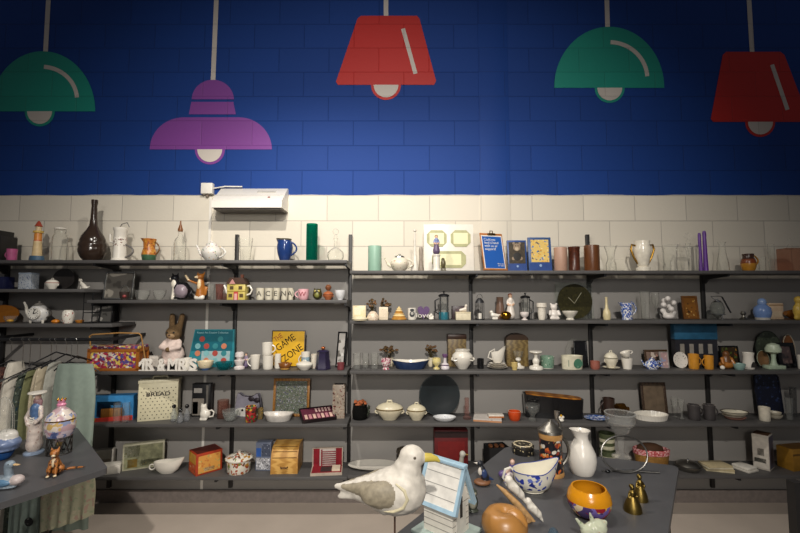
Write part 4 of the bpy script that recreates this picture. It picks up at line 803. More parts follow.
B().tube([(-p.w * .45, 0, p.h * .55), (0, 0, p.h * .5), (p.w * .5, 0, p.h * .42)], [p.h * .2, p.h * .34, p.h * .5], seg=14).out('horn', m('7A4A1A', .2), t); B().box(p.w * .8, .03, .008, base=True).out('foot', m('5A3412', .4), t)
figure('bird_figurine', 'yellow bird figurine in front of the amber horn', 'bird figurine', place(794, 803, 296, 'R2', .1), [('e', (0, 0, .35), (.2, .18, .33), 0), ('e', (0, -.03, .8), .16, 0), ('c', (0, -.15, .8), (0, -.26, .78), .05, .02, 1), ('c', (-.1, 0, .04), (.1, 0, .04), .1, .1, 0)], [m('C8A84A', .35), m('8A5A1A', .4)], .05)
# ================================================================ third shelf, left run
p = place(94, 143, 344, 'L3', .25); t = thing('sewing_box', 'wooden sewing box covered in bright flowers with a brass carrying handle', 'sewing box', p.loc, .06); w, h = p.wf, p.h
SW = m('8A4E20', .4); SF = fl('A88A78', ['9A2438', '4E427E', 'C8AE4A', 'A84A62', 'D0C4B4', '62284C'], 40, .95, .5); dp = .15
B().box(w * .96, dp * .94, h * .78, (0, 0, h * .04), base=True).out('body', SW, t)
b = B()
for z in (0, .72): b.box(w, dp, h * .11, (0, 0, h * z), base=True, bev=.002)
for sx in (-1, 1):
    for sy in (-1, 1): b.box(w * .06, .014, h * .83, (sx * w * .47, sy * (dp / 2 - .007), 0), base=True)
b.out('wooden_frame', m('96581F', .35), t)
B().box(w * .87, .004, h * .60, (0, -dp / 2 + .003, h * .115), base=True).out('flowery_panel', SF, t)
B().box(.004, dp * .8, h * .60, (-w / 2 + .004, 0, h * .115), base=True).out('flowery_panel', SF, t)
l = B().box(w * .97, dp * .97, h * .12, (0, 0, h * .835), base=True, bev=.004).out('lid', SF, t); B().box(w * 1.0, dp, h * .03, (0, 0, h * .825), base=True).out('lid_edge', SW, l)
hx = w * .52
B().tube([(-hx, 0, h * .4), (-hx, -.03, h * 1.0), (-hx * .98, -.05, h * 1.34), (-hx * .88, -.05, h * 1.40), (hx * .1, -.05, h * 1.46), (hx * .86, -.05, h * 1.44), (hx * .94, -.05, h * 1.36), (hx * .97, -.03, h * 1.0), (hx, 0, h * .4)], .0055).out('carrying_handle', m('A67C46', .4), t)
p = place(158, 188, 313.5, 'L3', .78); t = thing('plush_rabbit', 'brown plush rabbit sitting in a white dress', 'plush toy', p.loc)
blob('body', [('e', (0, 0, .22), (.21, .17, .22), 1), ('c', (0, -.02, .3), (0, -.02, .5), .16, .11, 1), ('e', (.02, -.04, .63), (.155, .145, .135), 0), ('e', (.02, -.14, .595), (.08, .06, .055), 2), ('c', (-.04, 0, .73), (-.06, .03, .95), .06, .055, 0), ('c', (.10, 0, .73), (.13, .03, .95), .06, .055, 0),
    ('c', (-.12, -.04, .46), (-.16, -.12, .38), .06, .055, 1), ('c', (-.16, -.12, .38), (-.03, -.18, .35), .05, .04, 1), ('c', (.12, -.04, .46), (.16, -.12, .38), .06, .055, 1), ('c', (.16, -.12, .38), (.04, -.18, .35), .05, .04, 1), ('e', (0, -.2, .34), (.05, .04, .045), 0),
    ('c', (-.1, -.06, .07), (-.11, -.17, .07), .08, .07, 1), ('c', (.1, -.06, .07), (.11, -.17, .07), .08, .07, 1)], p.h, [m('6E5638', .9, var=.35, sc_=120), m('D8C4BA', .8, var=.1, sc_=60), m('A88A66', .9)], t, .022)
for sx in (-.045, .085): B().ell((sx * p.h, -.172 * p.h, .655 * p.h), p.h * .018).out('eye', BLACKG, t)
B().ell((.02 * p.h, -.20 * p.h, .61 * p.h), (p.h * .022, p.h * .012, p.h * .015)).out('nose', m('4A3226', .5), t)
p = place(134, 199, 358.5, 'L3', .03); t = thing('letter_sign', 'white wooden letters reading MR & MRS standing at the shelf edge', 'sign', p.loc); w, h = p.wf, p.h
for k, (ch, x, ww) in enumerate((('M', -.41, .16), ('R', -.25, .13), ('&', -.07, .12), ('M', .10, .15), ('R', .255, .13), ('S', .41, .12))):
    o = text(ch, h * 1.3, m('E6E0D6', .45), t, (0, 0, 0), 'letter', .008, bold=.035); vs_ = [v.co for v in o.data.vertices]
    x0_, x1_, z0_, z1_ = min(v.x for v in vs_), max(v.x for v in vs_), min(v.z for v in vs_), max(v.z for v in vs_)
    o.data.transform(Matrix.Translation((x * w, 0, 0)) @ Matrix.Diagonal((w * ww / (x1_ - x0_), 1, h / (z1_ - z0_), 1)) @ Matrix.Translation((-(x0_ + x1_) / 2, 0, -z0_)))
    B().box(w * (ww + .01), .018, h * .07, (x * w, 0, 0), base=True).out('serif_foot', m('E6E0D6', .45), o)
boxy('box', 'flat white box behind the plush rabbit', 'box', place(146, 160, 356, 'L3', .8), .06, m('C8C2B8', .5), lid=(.3, m('D2CCC2', .5)))
mug('white mug with green and red sprigs left of the bowl of shells', place(181.5, 192, 358, 'L3', .22), fl('E2DCD0', ['3E7A56', 'A83A3A', '2E6A7A'], 55, .33), 0)
p = place(197, 214, 361, 'L3', .2); t = thing('bowl', 'small bowl with a blue foot and a painted cream rim', 'bowl', p.loc); B().lathe(sp(hollow(BOWL, .07), p.w, p.h), mz=[(0, 0), (.4, 1)]).out('bowl', [m('4A6A9A', .3), fl('E2D2B0', ['C85A3A', 'D8A83A', '5A8A6A'], 70, .35)], t)
p = place(188, 234, 329.5, 'L3', .75); t = thing('boxed_set', 'turquoise window box of small round picture coasters leaning at the back', 'boxed set', p.loc, 0, None, .12); w, h = p.wf, p.h
TQ = m('28808C', .4); TQD = m('12606E', .4)
B().prism([(-w / 2, 0), (w / 2, 0), (w * .47, h), (-w * .40, h)], -.014, .014).out('box', TQ, t)
B().prism([(-w * .44, h * .42), (w * .45, h * .42), (w * .44, h * .97), (-w * .38, h * .97)], -.0155, -.0142).out('title_panel', TQD, t)
text('Round Art Coaster Collection', h * .07, m('9FC8CC', .5), t, (0, -.0162, h * .91), 'lettering', w=w * .68)
CC = [m('A8443A', .5), m('2F7F86', .5), m('C87A5A', .5), m('7AB0B4', .5)]
for r in range(4):
    for c in range(4 if r else 2):
        x = (-.31 + .19 * c + .008 * r) * w if r else (-.22 + .4 * c) * w; z = (.74 - .19 * r) * h
        B().lathe([(0, 0), (h * .075, 0), (h * .075, .0015), (0, .0015)], seg=20).xf(Matrix.Translation((x, -.0155, z)) @ Matrix.Rotation(PI / 2, 4, 'X')).out('coaster', CC[(r * 3 + c * 5) % 4], t)
B().box(w * .62, .001, h * .3, (w * .1, -.0148, h * .3)).out('window', m('9AB4B6', .4), t)
turned('glass_bowl', 'teal glass bowl in front of the turquoise boxed set', 'bowl', place(215, 233, 362, 'L3', .2), BOWL, gl('A8E0E0', '3FA0A8', .15), .08)
p = place(234, 245, 351.5, 'L3', .4); t = thing('figurine', 'white and mauve floral ornament with two tiers', 'ornament', p.loc); w, h = p.w, p.h
B().lathe(sp(hollow([(1, 0), (1, .1), (.6, .18), (.95, .4), (1, .5), (.4, .56), (.45, .62), (.85, .72), (.8, .92), (.4, 1)], .06), w, h)).out('tiers', fl('DCD4D0', ['6A4A7A', 'A87A9A', 'C85A6A'], 60, .35), t)
figure('figurine', 'small mauve figurine beside the leftmost white mug', 'figurine', place(243, 249, 355, 'L3', .55), LADYP, [m('6A5A78', .4), m('8A7A90', .4), m('CFA88A', .4), m('4A3A3A', .5)], .045)
MW = m('E0DACE', .25, var=.02)
mug('white mug, lower left of the small mug stack', place(250, 260.5, 355, 'L3', .35), MW, -1, prof=[(.7, 0), (.78, .06), (.9, .6), (1, 1)], group='plain white mugs in a stack')
p2 = place(262.5, 273.5, 355, 'L3', .35); mug('white mug, lower middle, carrying the top mug of the stack', p2, MW, 0, group='plain white mugs in a stack')
mug('white mug, lower right of the stack, beside the brown hen dish', place(274.5, 281, 354, 'L3', .5), MW, 0, prof=[(.85, 0), (1, .1), (1, 1)], group='plain white mugs in a stack')
p = place(261.5, 272.5, 342.5, 'L3', .35); p.loc = (p.loc[0], p.loc[1], p2.z + p2.h); p.h = zpx(342.5, p.Y) - p.loc[2]
mug('white mug on top of the mug stack in front of the yellow sign', p, MW, 1, group='plain white mugs in a stack')
p = place(270.5, 304.5, 330.5, 'L3', .72); t = thing('wall_sign', 'yellow metal sign reading THE GAME ZONE in black and red letters', 'sign', p.loc, 0, None, .1); w, h = p.wf, p.h
B().box(w, .006, h, (0, 0, h / 2), bev=.002).out('border', m('3A2A12', .5), t); B().box(w * .94, .002, h * .94, (0, -.0038, h / 2)).out('plate', m('D8A812', .4, var=.15, sc_=8), t)
text('THE', h * .2, m('8A1A12', .5), t, (-w * .30, -.0054, h * .80), rot=.62, w=w * .26); text('GAME', h * .27, BLACKG, t, (-w * .08, -.0054, h * .66), rot=.62, w=w * .62); text('ZONE', h * .27, BLACKG, t, (w * .14, -.0054, h * .38), rot=.62, w=w * .66)
p = place(277, 293, 359.5, 'L3', .2); t = thing('hen_dish', 'brown glazed hen-shaped dish right of the white mugs', 'dish', p.loc)
blob('body', [('e', (0, 0, .42), (.62, .45, .4), 0), ('c', (.35, 0, .5), (.6, 0, .62), .2, .12, 0), ('c', (-.4, 0, .5), (-.62, 0, .6), .16, .08, 0), ('e', (0, 0, .1), (.5, .4, .1), 1)], p.h, [m('7A4A1E', .25), m('C89A4A', .3)], t, .05)
p = place(296, 313, 360, 'L3', .2); tureen('white scalloped shell-shaped lidded dish', p, MW, m('D8D8C8', .3), .85, False, nm='shell_dish', cat='dish')
mug('white mug with a small blue picture behind the shell dish', place(301, 310, 352, 'L3', .6), [MW, fl('8FA8B4', ['5A7A8A', 'A86A6A'], 50, .4)], -1, mz=[(0, 0), (.2, 1), (.75, 0)])
mug('white cup with a pink and green picture left of the purple lantern', place(311, 317, 354, 'L3', .5), fl('D8CFC0', ['B8685A', '6A8A5A'], 50, .35), 0)
p = place(315, 331, 350, 'L3', .3); t = thing('lantern', 'dark purple tapered lantern with a copper knob', 'lantern', p.loc); w, h = p.w, p.h
B().lathe(sp(hollow([(.95, 0), (1, .05), (.95, .1), (.75, .85), (.78, .9), (.75, .95)], .06), w, h), seg=6).out('body', m('2A2440', .3), t)
for k in range(3): a = -PI / 2 + (k - 1) * PI / 3; B().prism([(-w * .13, h * .18), (w * .13, h * .18), (w * .09, h * .78), (-w * .09, h * .78)], -.002, .002).xf(Matrix.Rotation(a + PI / 2, 4, 'Z') @ Matrix.Translation((0, -w * .40, 0)) @ Matrix.Rotation(-.12, 4, 'X')).out('pane', m('A87A6E', .4), t)
l = B().lathe(sp([(0, .93), (.8, .93), (.6, 1.0), (.2, 1.02), (0, 1.02)], w, h)).out('lid', m('2A2440', .3), t); B().ell((0, 0, h * 1.1), (w * .14, w * .14, h * .1)).out('knob', m('A8623A', .3, .7), l)
frame('black narrow frame with a grey and white photo leaning by the dividing upright', place(335, 345, 332, 'L3', .6), BLACKG, fl('B8B4AE', ['DCDAD4', '6A6660', '8A8680'], 18, .5), .14, .16, rz=-.35)
turned('cup', 'small maroon pot in front of the black narrow frame', 'cup', place(337, 344.5, 362.5, 'L3', .2), MUG, m('7A3A3E', .4), .1)
# ================================================================ third shelf, right run
for k, (xa, xb, fr) in enumerate(((353, 361, .25), (362, 369, .5), (370.5, 378.5, .3))):
    turned('glass_tumbler', ('first clear tumbler from the dividing upright', 'second clear tumbler from the dividing upright', 'third clear tumbler, beside the pink floral teacup')[k], 'glass', place(xa, xb, 353, 'R3', fr), [(.9, 0), (.95, .12), (.85, .16), (1, 1)], GLS2, .08, group='clear tumblers')
turned('teacup', 'pink and white floral footed teacup left of the navy pie dish', 'cup', place(381, 391, 358.5, 'R3', .2), [(.7, 0), (.7, .08), (.5, .18), (.9, .45), (1, .8), (.95, 1)], fl('E2D6D0', ['B85A72', 'C88A9A', '8A3A52'], 50, .65), .08)
posy('dried brown hydrangeas behind the pink floral teacup', place(380, 399, 345, 'R3', .8), CRG, DRY, .4)
p = place(392, 429, 361, 'R3', .3); t = thing('pie_dish', 'navy fluted oval pie dish with a white inside', 'dish', p.loc); w, h = p.w, p.h
b = B().lathe(sp(hollow([(.7, 0), (.75, .1), (.9, .6), (1, 1)], .05), w, h), seg=48, sy=.5, mz=None)
for v in b.bm.verts:
    a = math.atan2(v.co.y, v.co.x); k = 1 + .025 * math.cos(a * 16); v.co.x *= k; v.co.y *= k; v.co.z *= 1 + .18 * abs(math.cos(a)) ** 3
for f in b.bm.faces:
    c = f.calc_center_median(); f.material_index = 1 if (f.normal.z > .3 or f.normal.dot(Vector((-c.x, -c.y, 0))) > 0) and c.z > h * .03 else 0
b.out('dish', [m('24365A', .2), MW], t)
posy('dried brown flowers behind the yellow footed jug', place(424, 438, 344, 'R3', .8), CRG, DRY, .4)
turned('footed_cup', 'small yellow and white footed cup right of the navy pie dish', 'cup', place(432, 441, 358, 'R3', .25), [(.7, 0), (.7, .1), (.3, .2), (.4, .3), (.95, .55), (1, .75), (.9, 1)], fl('DCCB8A', ['E8E0C8', 'B8A04A'], 50, .4), .08)
turned('candlestick', 'white and purple candlestick left of the white urn', 'candlestick', place(440.5, 449.5, 354, 'R3', .3), [(.95, 0), (1, .12), (.8, .22), (.9, .3), (.35, .42), (.3, .75), (.6, .88), (.6, 1)], [m('D8D0D4', .3), m('6A4A72', .35)], mz=[(0, 0), (.22, 1), (.36, 0), (.8, 1)], seg=20)
p = place(447.5, 466, 334, 'R3', .85); t = thing('wooden_box', 'upright tan wooden box with a dark brown top behind the white urn', 'box', p.loc); w, h = p.w, p.h
B().box(w, .06, h * .85, base=True, bev=.002).out('body', wood('6E5A3A', '8A7448', 8), t); B().box(w * 1.03, .065, h * .15, (0, 0, h * .85), base=True, bev=.004).out('lid', m('3A2418', .4), t)
p = place(452, 473, 349.5, 'R3', .35); t = thing('urn', 'cream white round urn with two slot-shaped side handles', 'urn', p.loc); w, h = p.w, p.h
B().lathe(sp(hollow([(.45, 0), (.5, .05), (.75, .25), (1, .58), (.95, .72), (.72, .85), (.66, .9), (.72, .95), (.72, 1)], .06), w, h)).out('body', MW, t)
for sx in (-1, 1):
    B().tube([(sx * w * .3, -w * .36, h * .5), (sx * w * .42, -w * .36, h * .47), (sx * w * .54, -w * .2, h * .5), (sx * w * .5, -w * .1, h * .58)], w * .035).out('handle', MW, t)
    B().ell((sx * w * .32, -w * .365, h * .56), (w * .09, w * .03, h * .03)).out('slot', m('4A443C', .6), t)
turned('cup', 'small black cup right of the white urn', 'cup', place(477, 484, 358.5, 'R3', .35), MUG, BLACKG, .1)
for k in range(3):
    p = place(487 + k, 507.5 - k, 364.5, 'R3', .35); p.loc = (p.X, p.Y, p.z + .0135 * k); p.h = .017
    turned('saucer', ('bottom', 'middle', 'top')[k] + ' white saucer of the stack under the white sauce boat', 'saucer', p, PLATE, m('DAD4C8', .25), .04, group='white saucers in a stack')
p = place(491, 504, 353, 'R3', .35); p.loc = (p.X, p.Y, p.z + .044); t = thing('sauce_boat', 'white sauce boat with curled handles on the saucer stack', 'sauce boat', p.loc); w, h = p.w, p.h * .72
b = B().lathe(sp(hollow([(.5, 0), (.85, .3), (1, .8), (1, 1)], .06), w, h), sy=.6)
for v in b.bm.verts:
    c = v.co.x / (w / 2)
    if v.co.z > h * .7 and c > .2: v.co.z += (c - .2) * h * .7; v.co.x += (c - .2) * w * .18
b.out('body', MW, t); B().tube([(-w * .4, 0, h * .3), (-w * .75, 0, h * .5), (-w * .6, 0, h * 1.0), (-w * .2, 0, h * 1.25), (-w * .3, 0, h * .8)], w * .05).out('handle', MW, t)
p = place(505.5, 528, 333, 'R3', .85); t = thing('wooden_box', 'olive brown arched wooden box behind the oil burner glass', 'box', p.loc); w, h = p.w, p.h
B().box(w, .055, h * .82, base=True, bev=.002).out('body', wood('6A5632', '8A7446', 7), t); B().prism([(w / 2 * math.cos(a) * 1.02, h * .80 + h * .2 * math.sin(a)) for a in [i * PI / 14 for i in range(15)]], -.03, .03).out('arched_top', m('3A281A', .4), t)
p = place(512, 524.5, 351, 'R3', .5); t = thing('oil_lamp', 'glass-topped oil lamp with a white foot', 'lamp', p.loc); w, h = p.w, p.h
B().lathe(sp(solid([(1, 0), (1, .08), (.5, .14), (.3, .3)]), w, h)).out('foot', MW, t); B().ell((0, 0, h * .5), (w * .24, w * .24, h * .13)).out('globe', MW, t); B().lathe(sp(hollow([(.3, .55), (.7, .7), (.85, 1)], .06), w, h)).out('glass_shade', GLS2, t)
turned('cup', 'tiny yellow pot in front of the oil lamp', 'cup', place(511, 518, 362.5, 'R3', .1), [(.7, 0), (.8, .3), (1, .55), (.9, .8), (1, 1)], m('C8B070', .4), .1)
p = place(529, 543, 351, 'R3', .25); turned('candle_holder', 'white candle holder with a wide plate on top and a round foot', 'candle holder', p, [(1, 0), (1, .1), (.9, .16), (.45, .2), (.4, .3), (.5, .36), (.5, .48), (.4, .56), (.25, .62), (.25, .8), (.8, .9), (.95, .95), (.9, 1)], MW)
mug('white and green patterned planter cup left of the larger planter', place(540, 554.5, 356, 'R3', .45), [MW, fl('7A9A84', ['3E6A52', 'DCDCCC'], 45, .4)], 0, mz=[(0, 0), (.25, 1), (.85, 0)], prof=[(.85, 0), (.9, .05), (1, 1)], nm='planter', cat='planter')
p = place(560.5, 583.5, 355.5, 'R3', .3); t = thing('planter', 'oval cream planter with a green oval emblem on its side', 'planter', p.loc); w, h = p.w, p.h
B().lathe(sp(hollow([(.92, 0), (.94, .05), (1, .95), (1.02, 1)], .06), w, h), sy=.6).out('body', m('D2CCB4', .35), t)
for xx, yy in ((.14, 0), ): B().lathe([(0, 0), (h * .36, 0), (h * .36, .002), (0, .002)]).xf(Matrix.Translation((w * .16, -w * .285, h * .46)) @ Matrix.Rotation(.25, 4, 'Z') @ Matrix.Rotation(PI / 2, 4, 'X')).out('emblem', fl('4A7A62', ['2E5A46', '8AA890'], 60, .4), t)
for sx in (-.25, .42): B().box(.004, .003, h * .5, (w * sx, -w * (.278 - abs(sx) * .13 if sx < .3 else .16), h * .48)).out('stripe', m('5A7A66', .5), t)
frame('square black framed glass behind the cream planter', place(575, 588, 341, 'R3', .55), BLACKG, m('1A1A1C', .15), .1, .1)
standplate('clear glass plate stood behind the cream planter', place(566, 580, 338, 'R3', .92), GLS2, GLS2, nm='glass_plate', tilt=.05)
turned('bowl', 'small terracotta bowl beside the black upright', 'bowl', place(590, 600, 361, 'R3', .25), [(.8, 0), (1, .3), (.95, .6), (1, 1)], m('96584A', .5), .12)
p = place(602, 620, 362, 'R3', .3); turned('saucer', 'cream saucer under the lidded sugar bowl', 'saucer', (lambda q: (setattr(q, 'h', .014), q)[-1])(p), PLATE, m('D2CAB4', .3), .04)
p = place(604, 618, 350, 'R3', .3); p.loc = (p.X, p.Y, p.z + .0075); p.h -= .0075; tureen('cream lidded sugar bowl standing on its saucer', p, m('DCD4BE', .3), m('8A8470', .4), 1, True, nm='sugar_bowl', cat='sugar bowl')
p2 = place(621, 633, 358, 'R3', .3); mug('white mug with another cup tipped inside it', p2, MW, 0, prof=[(.75, 0), (.85, .3), (1, 1)])
p = place(620, 633, 351, 'R3', .3); t = thing('cup', 'white cup lying tipped on top of the white mug', 'cup', (p2.X, p2.Y, p2.z + p2.h + .002)); w, h = p2.w, .04
Mt = Matrix.Translation((0, 0, .010)) @ Matrix.Rotation(-.35, 4, 'Y')
B().lathe(sp(hollow([(.6, 0), (.9, .5), (1, 1)], .07), w * .95, h)).xf(Mt).out('body', MW, t); B().tube(loop(w * .42, h * .2, h * .85, w * .25), w * .05).xf(Mt).out('handle', MW, t)
p = place(644, 660, 357, 'R3', .25); teapot('low blue and white patterned teapot with a left-pointing spout', p, DELFT, -1, prof=[(.7, 0), (.9, .2), (1, .5), (.85, .8), (.4, 1)], lidh=.25, sy=.8)
frame('small brown framed picture behind the blue and white teapot', place(645, 668, 350, 'R3', .8), m('4A3420', .4), fl('8A7468', ['C89A8A', 'D8C8B8', '5A4438'], 22, .5), .12)
frame('grey and pink photo card in a pale frame right of the blue and white teapot', place(660.5, 669, 352, 'R3', .35), m('9A9490', .5), fl('A88A8A', ['8A92B0', 'C8B0A8'], 30, .5), .08)
p = place(673, 687, 352, 'R3', .5); t = standplate('white scalloped plate with a dark centre stood on edge', p, fl('D6D2CA', ['8A8680', '4A4A50'], 50, .38), MW, .15)
YM = m('C8892A', .35)
mug('yellow mug on the left of the pair, its handle to the right', place(688, 699.5, 354, 'R3', .3), YM, 1, group='two yellow mugs')
mug('yellow mug on the right of the pair, in front of the black upright', place(703.5, 714, 355.5, 'R3', .25), YM, -1, group='two yellow mugs')
p = place(674, 716, 321.8, 'R3', .66); p.h = min(p.h, ZR['R2'] - TH - ZR['R3'] - .006); t = thing('boxed_set', 'blue-topped boxed set of four white cups behind the yellow mugs', 'boxed set', p.loc); w, h = p.wf, p.h
B().box(w, .05, h * .62, base=True).out('box', m('2A2A30', .4), t); B().box(w * 1.02, .055, h * .36, (0, 0, h * .63), base=True, bev=.002).out('blue_top', m('255A7A', .45, var=.3, sc_=12), t)
for k in range(4): B().box(w * .10, .003, h * .22, (w * (-.34 + .22 * k), -.0265, h * .42)).out('cup_picture', m('9A948A', .4), t)
p = place(720, 732, 350, 'R3', .3); figure('figurine', 'brown and gold seated figurine in front of a dark picture', 'figurine', p, [('e', (0, 0, .22), (.38, .3, .22), 0), ('c', (0, 0, .3), (0, 0, .6), .25, .18, 1), ('e', (0, -.03, .8), (.17, .16, .18), 1), ('c', (-.25, -.05, .55), (-.3, -.2, .3), .09, .07, 0), ('c', (.25, -.05, .55), (.3, -.2, .3), .09, .07, 0)], [m('A86A2A', .3), m('6A4220', .35)])
frame('dark picture with a yellow and brown print behind the seated figurine', place(721, 740, 346, 'R3', .7), BLACKG, fl('3A2A16', ['B8842A', '5A6A2A', '8A4A1A'], 26, .5), .08)
p = place(719.5, 725, 365, 'R3', .1); tag(B().ell((0, 0, p.w / 2), p.w / 2).out('ball_ornament', WH, None, p.loc), 'tiny white ball in front of the seated figurine', 'ornament')
p = place(742, 755, 352.5, 'R3', .3); t = thing('oil_burner', 'white oil burner with an arched opening', 'oil burner', p.loc); w, h = p.w, p.h
B().lathe(sp(hollow([(.9, 0), (1, .1), (1, .35), (.85, .75), (.95, .9), (1, 1)], .08), w, h)).out('body', MW, t); B().prism([(w * .26 * math.cos(a), h * .12 + h * .34 * math.sin(a)) for a in [i * PI / 12 for i in range(13)]], -.003, .003).xf(Matrix.Translation((w * .1, -w * .475, 0))).out('opening', m('2A2622', .7), t)
turned('dish', 'flat pale teal dish in front of the white oil burner', 'dish', place(732, 746, 363.5, 'R3', .12), DISH, m('8AA8A0', .35), .06)
GRN = m('A8B8A0', .4)
p = place(762.5, 785, 343, 'R3', .3); t = thing('pedestal_stand', 'pale green pedestal with a mushroom-shaped top and square foot', 'ornament', p.loc); w, h = p.w, p.h
B().box(w, .07, h * .14, base=True, bev=.004).out('foot', GRN, t); B().lathe(sp([(.42, .14), (.3, .22), (.22, .4), (.25, .55), (.2, .62)], w, h)).out('column', GRN, t); B().lathe(sp(solid([(.3, .58), (.75, .66), (.8, .78), (.6, .94), (.2, 1)]), w, h)).out('cap', m('B8C4AC', .35), t)
standplate('small brown and white dish stood behind the pale green pedestal cap', place(781, 793, 334.5, 'R3', .9), m('8A5A36', .4), m('C8BEA8', .4), .2, tilt=.04, nm='dish', cat='dish')
standplate('round brown dish with a green rim left of the green pedestal', place(756, 768, 350.5, 'R3', .6), m('7A5A3A', .4), GRN, .2, nm='dish', cat='dish')
standplate('dark green patterned plate stood against the wall behind the green pedestal', place(755, 780, 331, 'R3', .97), fl('4A5244', ['3A4238', '6A725E'], 30, .45), m('3A4236', .4), tilt=.03)
frame('black frame with a mottled dark picture at the right end', place(779.5, 797, 343, 'R3', .5), BLACKG, fl('5A4A4A', ['3A3438', '7A6660'], 22, .5), .22, .15)
turned('cup', 'white cup at the right edge of the picture', 'cup', place(797, 806, 355, 'R3', .3), MUG, MW, .1)
# ================================================================ fourth shelf, left run
p = place(95, 133, 395, 'L4', .35); t = thing('toy_box', 'blue and red toy box with an open front window', 'toy box', p.loc, .22); w, h = p.wf * .98, p.h; dp = .08
TB = m('3A86C0', .4); b = B()
b.box(w, .004, h, (0, dp / 2, h / 2)); b.box(.004, dp, h, (-w / 2, 0, h / 2), 1); b.box(.004, dp, h, (w / 2, 0, h / 2)); b.box(w, dp, .004, (0, 0, h)); b.box(w, dp, .004, (0, 0, .002), 1)
b.out('carton', [TB, m('B03A30', .4)], t)
b = B(); e = -dp / 2
b.prism([(-w / 2, 0), (w / 2, 0), (w / 2, h * .2), (-w / 2, h * .14)], e - .003, e, 1)
b.prism([(-w / 2, h * .14), (-w * .36, h * .16), (-w * .36, h * .8), (-w / 2, h)], e - .003, e); b.prism([(-w / 2, h), (-w * .36, h * .8), (w * .2, h * .78), (w / 2, h)], e - .003, e); b.prism([(w * .34, h * .2), (w / 2, h * .2), (w / 2, h), (w * .2, h * .78)], e - .003, e)
b.out('front_frame', [TB, m('C23A30', .4)], t)
B().lathe([(0, 0), (h * .07, 0), (h * .07, .002), (0, .002)], seg=18).xf(Matrix.Translation((-w * .42, e - .003, h * .1)) @ Matrix.Rotation(PI / 2, 4, 'X')).out('round_badge', m('C8A03A', .4), t)
B().box(w * .5, .03, h * .42, (-w * .05, 0, h * .05), base=True, bev=.004).out('brown_toy', wood('7A4A1E', '9A6A2A', 20), t)
for k, (xa, xb, fr) in enumerate(((113, 121, .02), (121.5, 130, .06))):
    mug(('left', 'right')[k] + ' one of two clear glass mugs in front of the blue toy box', place(xa, xb, 402.5, 'L4', fr), GLS2, (-1, 1)[k], nm='glass_mug', group='clear glass mugs')
p = place(142, 177, 381.5, 'L4', .5); t = thing('bread_bin', 'cream bread bin punched with rows of small holes and lettered BREAD', 'bread bin', p.loc, .30); w, h = p.wf * 1.0, p.h
B().box(w, .12, h, base=True, bev=.003).out('body', m('D8D0B0', .45, var=.04), t)
b = B()
for r in range(10):
    for c in range(8):
        if r in (7,) and 1 < c < 7: continue
        b.lathe([(0, 0), (.0042, 0), (.0042, .0012), (0, .0012)], seg=8, rot=Matrix.Rotation(PI / 2, 4, 'X'), off=(w * (-.42 + .114 * c + (.057 if r % 2 else 0)), -.0602, h * (.07 + .088 * r)))
b.out('punched_holes', m('3A342C', .7), t)
text('BREAD', h * .15, m('3A342C', .6), t, (0, -.0615, h * .70), 'lettering', w=w * .6, bold=.02)
l = B().box(w * 1.03, .126, h * .085, (0, 0, h), base=True, bev=.003).out('lid', m('DDD6B8', .45), t)
B().tube([(-w * .2, 0, h * 1.08), (-w * .17, 0, h * 1.15), (w * .17, 0, h * 1.15), (w * .2, 0, h * 1.08)], .008).out('lid_handle', m('CFC8AC', .4), l)
for k, (xa, xb, ty, fr) in enumerate(((170.5, 177, 404, .15), (177, 183.5, 408, .0), (183.5, 190, 404, .2))):
    p = place(xa, xb, ty + 4, 'L4', fr); t = thing('cruet', ('leftmost', 'middle', 'rightmost')[k] + ' of three small glass cruets with round black stoppers', 'cruet', p.loc, 0, 'glass cruets with black stoppers')
    B().lathe(sp(hollow([(.9, 0), (1, .1), (1, .6), (.5, .8), (.45, 1)], .1), p.w, p.h), seg=18).out('bottle', gl('FAFCFB', 'E4E2EA', .12), t); B().ell((0, 0, p.h + p.w * .3), p.w * .36).out('stopper', BLACKG, t)
boxy('product_box', 'black coffee maker box with a brown picture panel', 'box', place(193, 211, 383, 'L4', .8), .05, m('1C1C1E', .4), [('f', .04, .04, .68, .55, m('8A8278', .5)), ('f', .06, .08, .35, .45, m('A86A22', .5)), ('f', .1, .72, .55, .86, m('9A9690', .5), 'brand_panel'), ('f', .78, .3, .9, .95, m('6A6660', .5))])
p = place(198.5, 212, 404, 'L4', .3); t = thing('cat_jug', 'white jug shaped like a cat with a curved tail handle', 'jug', p.loc); w, h = p.w, p.h
blob('body', [('e', (0, 0, .33), (.34, .28, .33), 0), ('c', (-.08, 0, .5), (-.1, 0, .72), .22, .2, 0), ('e', (-.1, -.02, .82), (.2, .18, .14), 0), ('c', (-.22, 0, .9), (-.25, 0, 1.0), .05, .03, 0), ('c', (.02, 0, .9), (.05, 0, 1.0), .05, .03, 0), ('c', (-.2, -.14, .04), (.1, -.14, .04), .1, .1, 0)], h, [MW], t, .04)
B().tube([(h * .25, 0, h * .2), (h * .5, 0, h * .25), (h * .55, 0, h * .5), (h * .4, 0, h * .62), (h * .2, 0, h * .55)], h * .05).out('tail_handle', MW, t)
turned('glass_tumbler', 'pinkish brown glass jar right of the cat jug', 'glass', place(217, 229, 400, 'L4', .55), [(.95, 0), (1, .08), (1, 1)], gl('F4E2DC', 'A8847A', .16), .07)
turned('glass_bowl', 'cut glass bowl left of the holly mug', 'bowl', place(222, 239, 410, 'L4', .2), BOWL, gl('FAFCFB', 'F0F0EC', .1), .08)
p = place(236, 261, 392.5, 'L4', .75); t = thing('handbag', 'grey cat-face shaped bag with a dark scalloped edge and a bow', 'handbag', p.loc, -.1); w, h = p.wf, p.h
pts = [(-.42, .02), (.42, .02), (.5, .35), (.47, .7), (.40, .98), (.18, .86), (-.18, .86), (-.40, .98), (-.47, .7), (-.5, .35)]
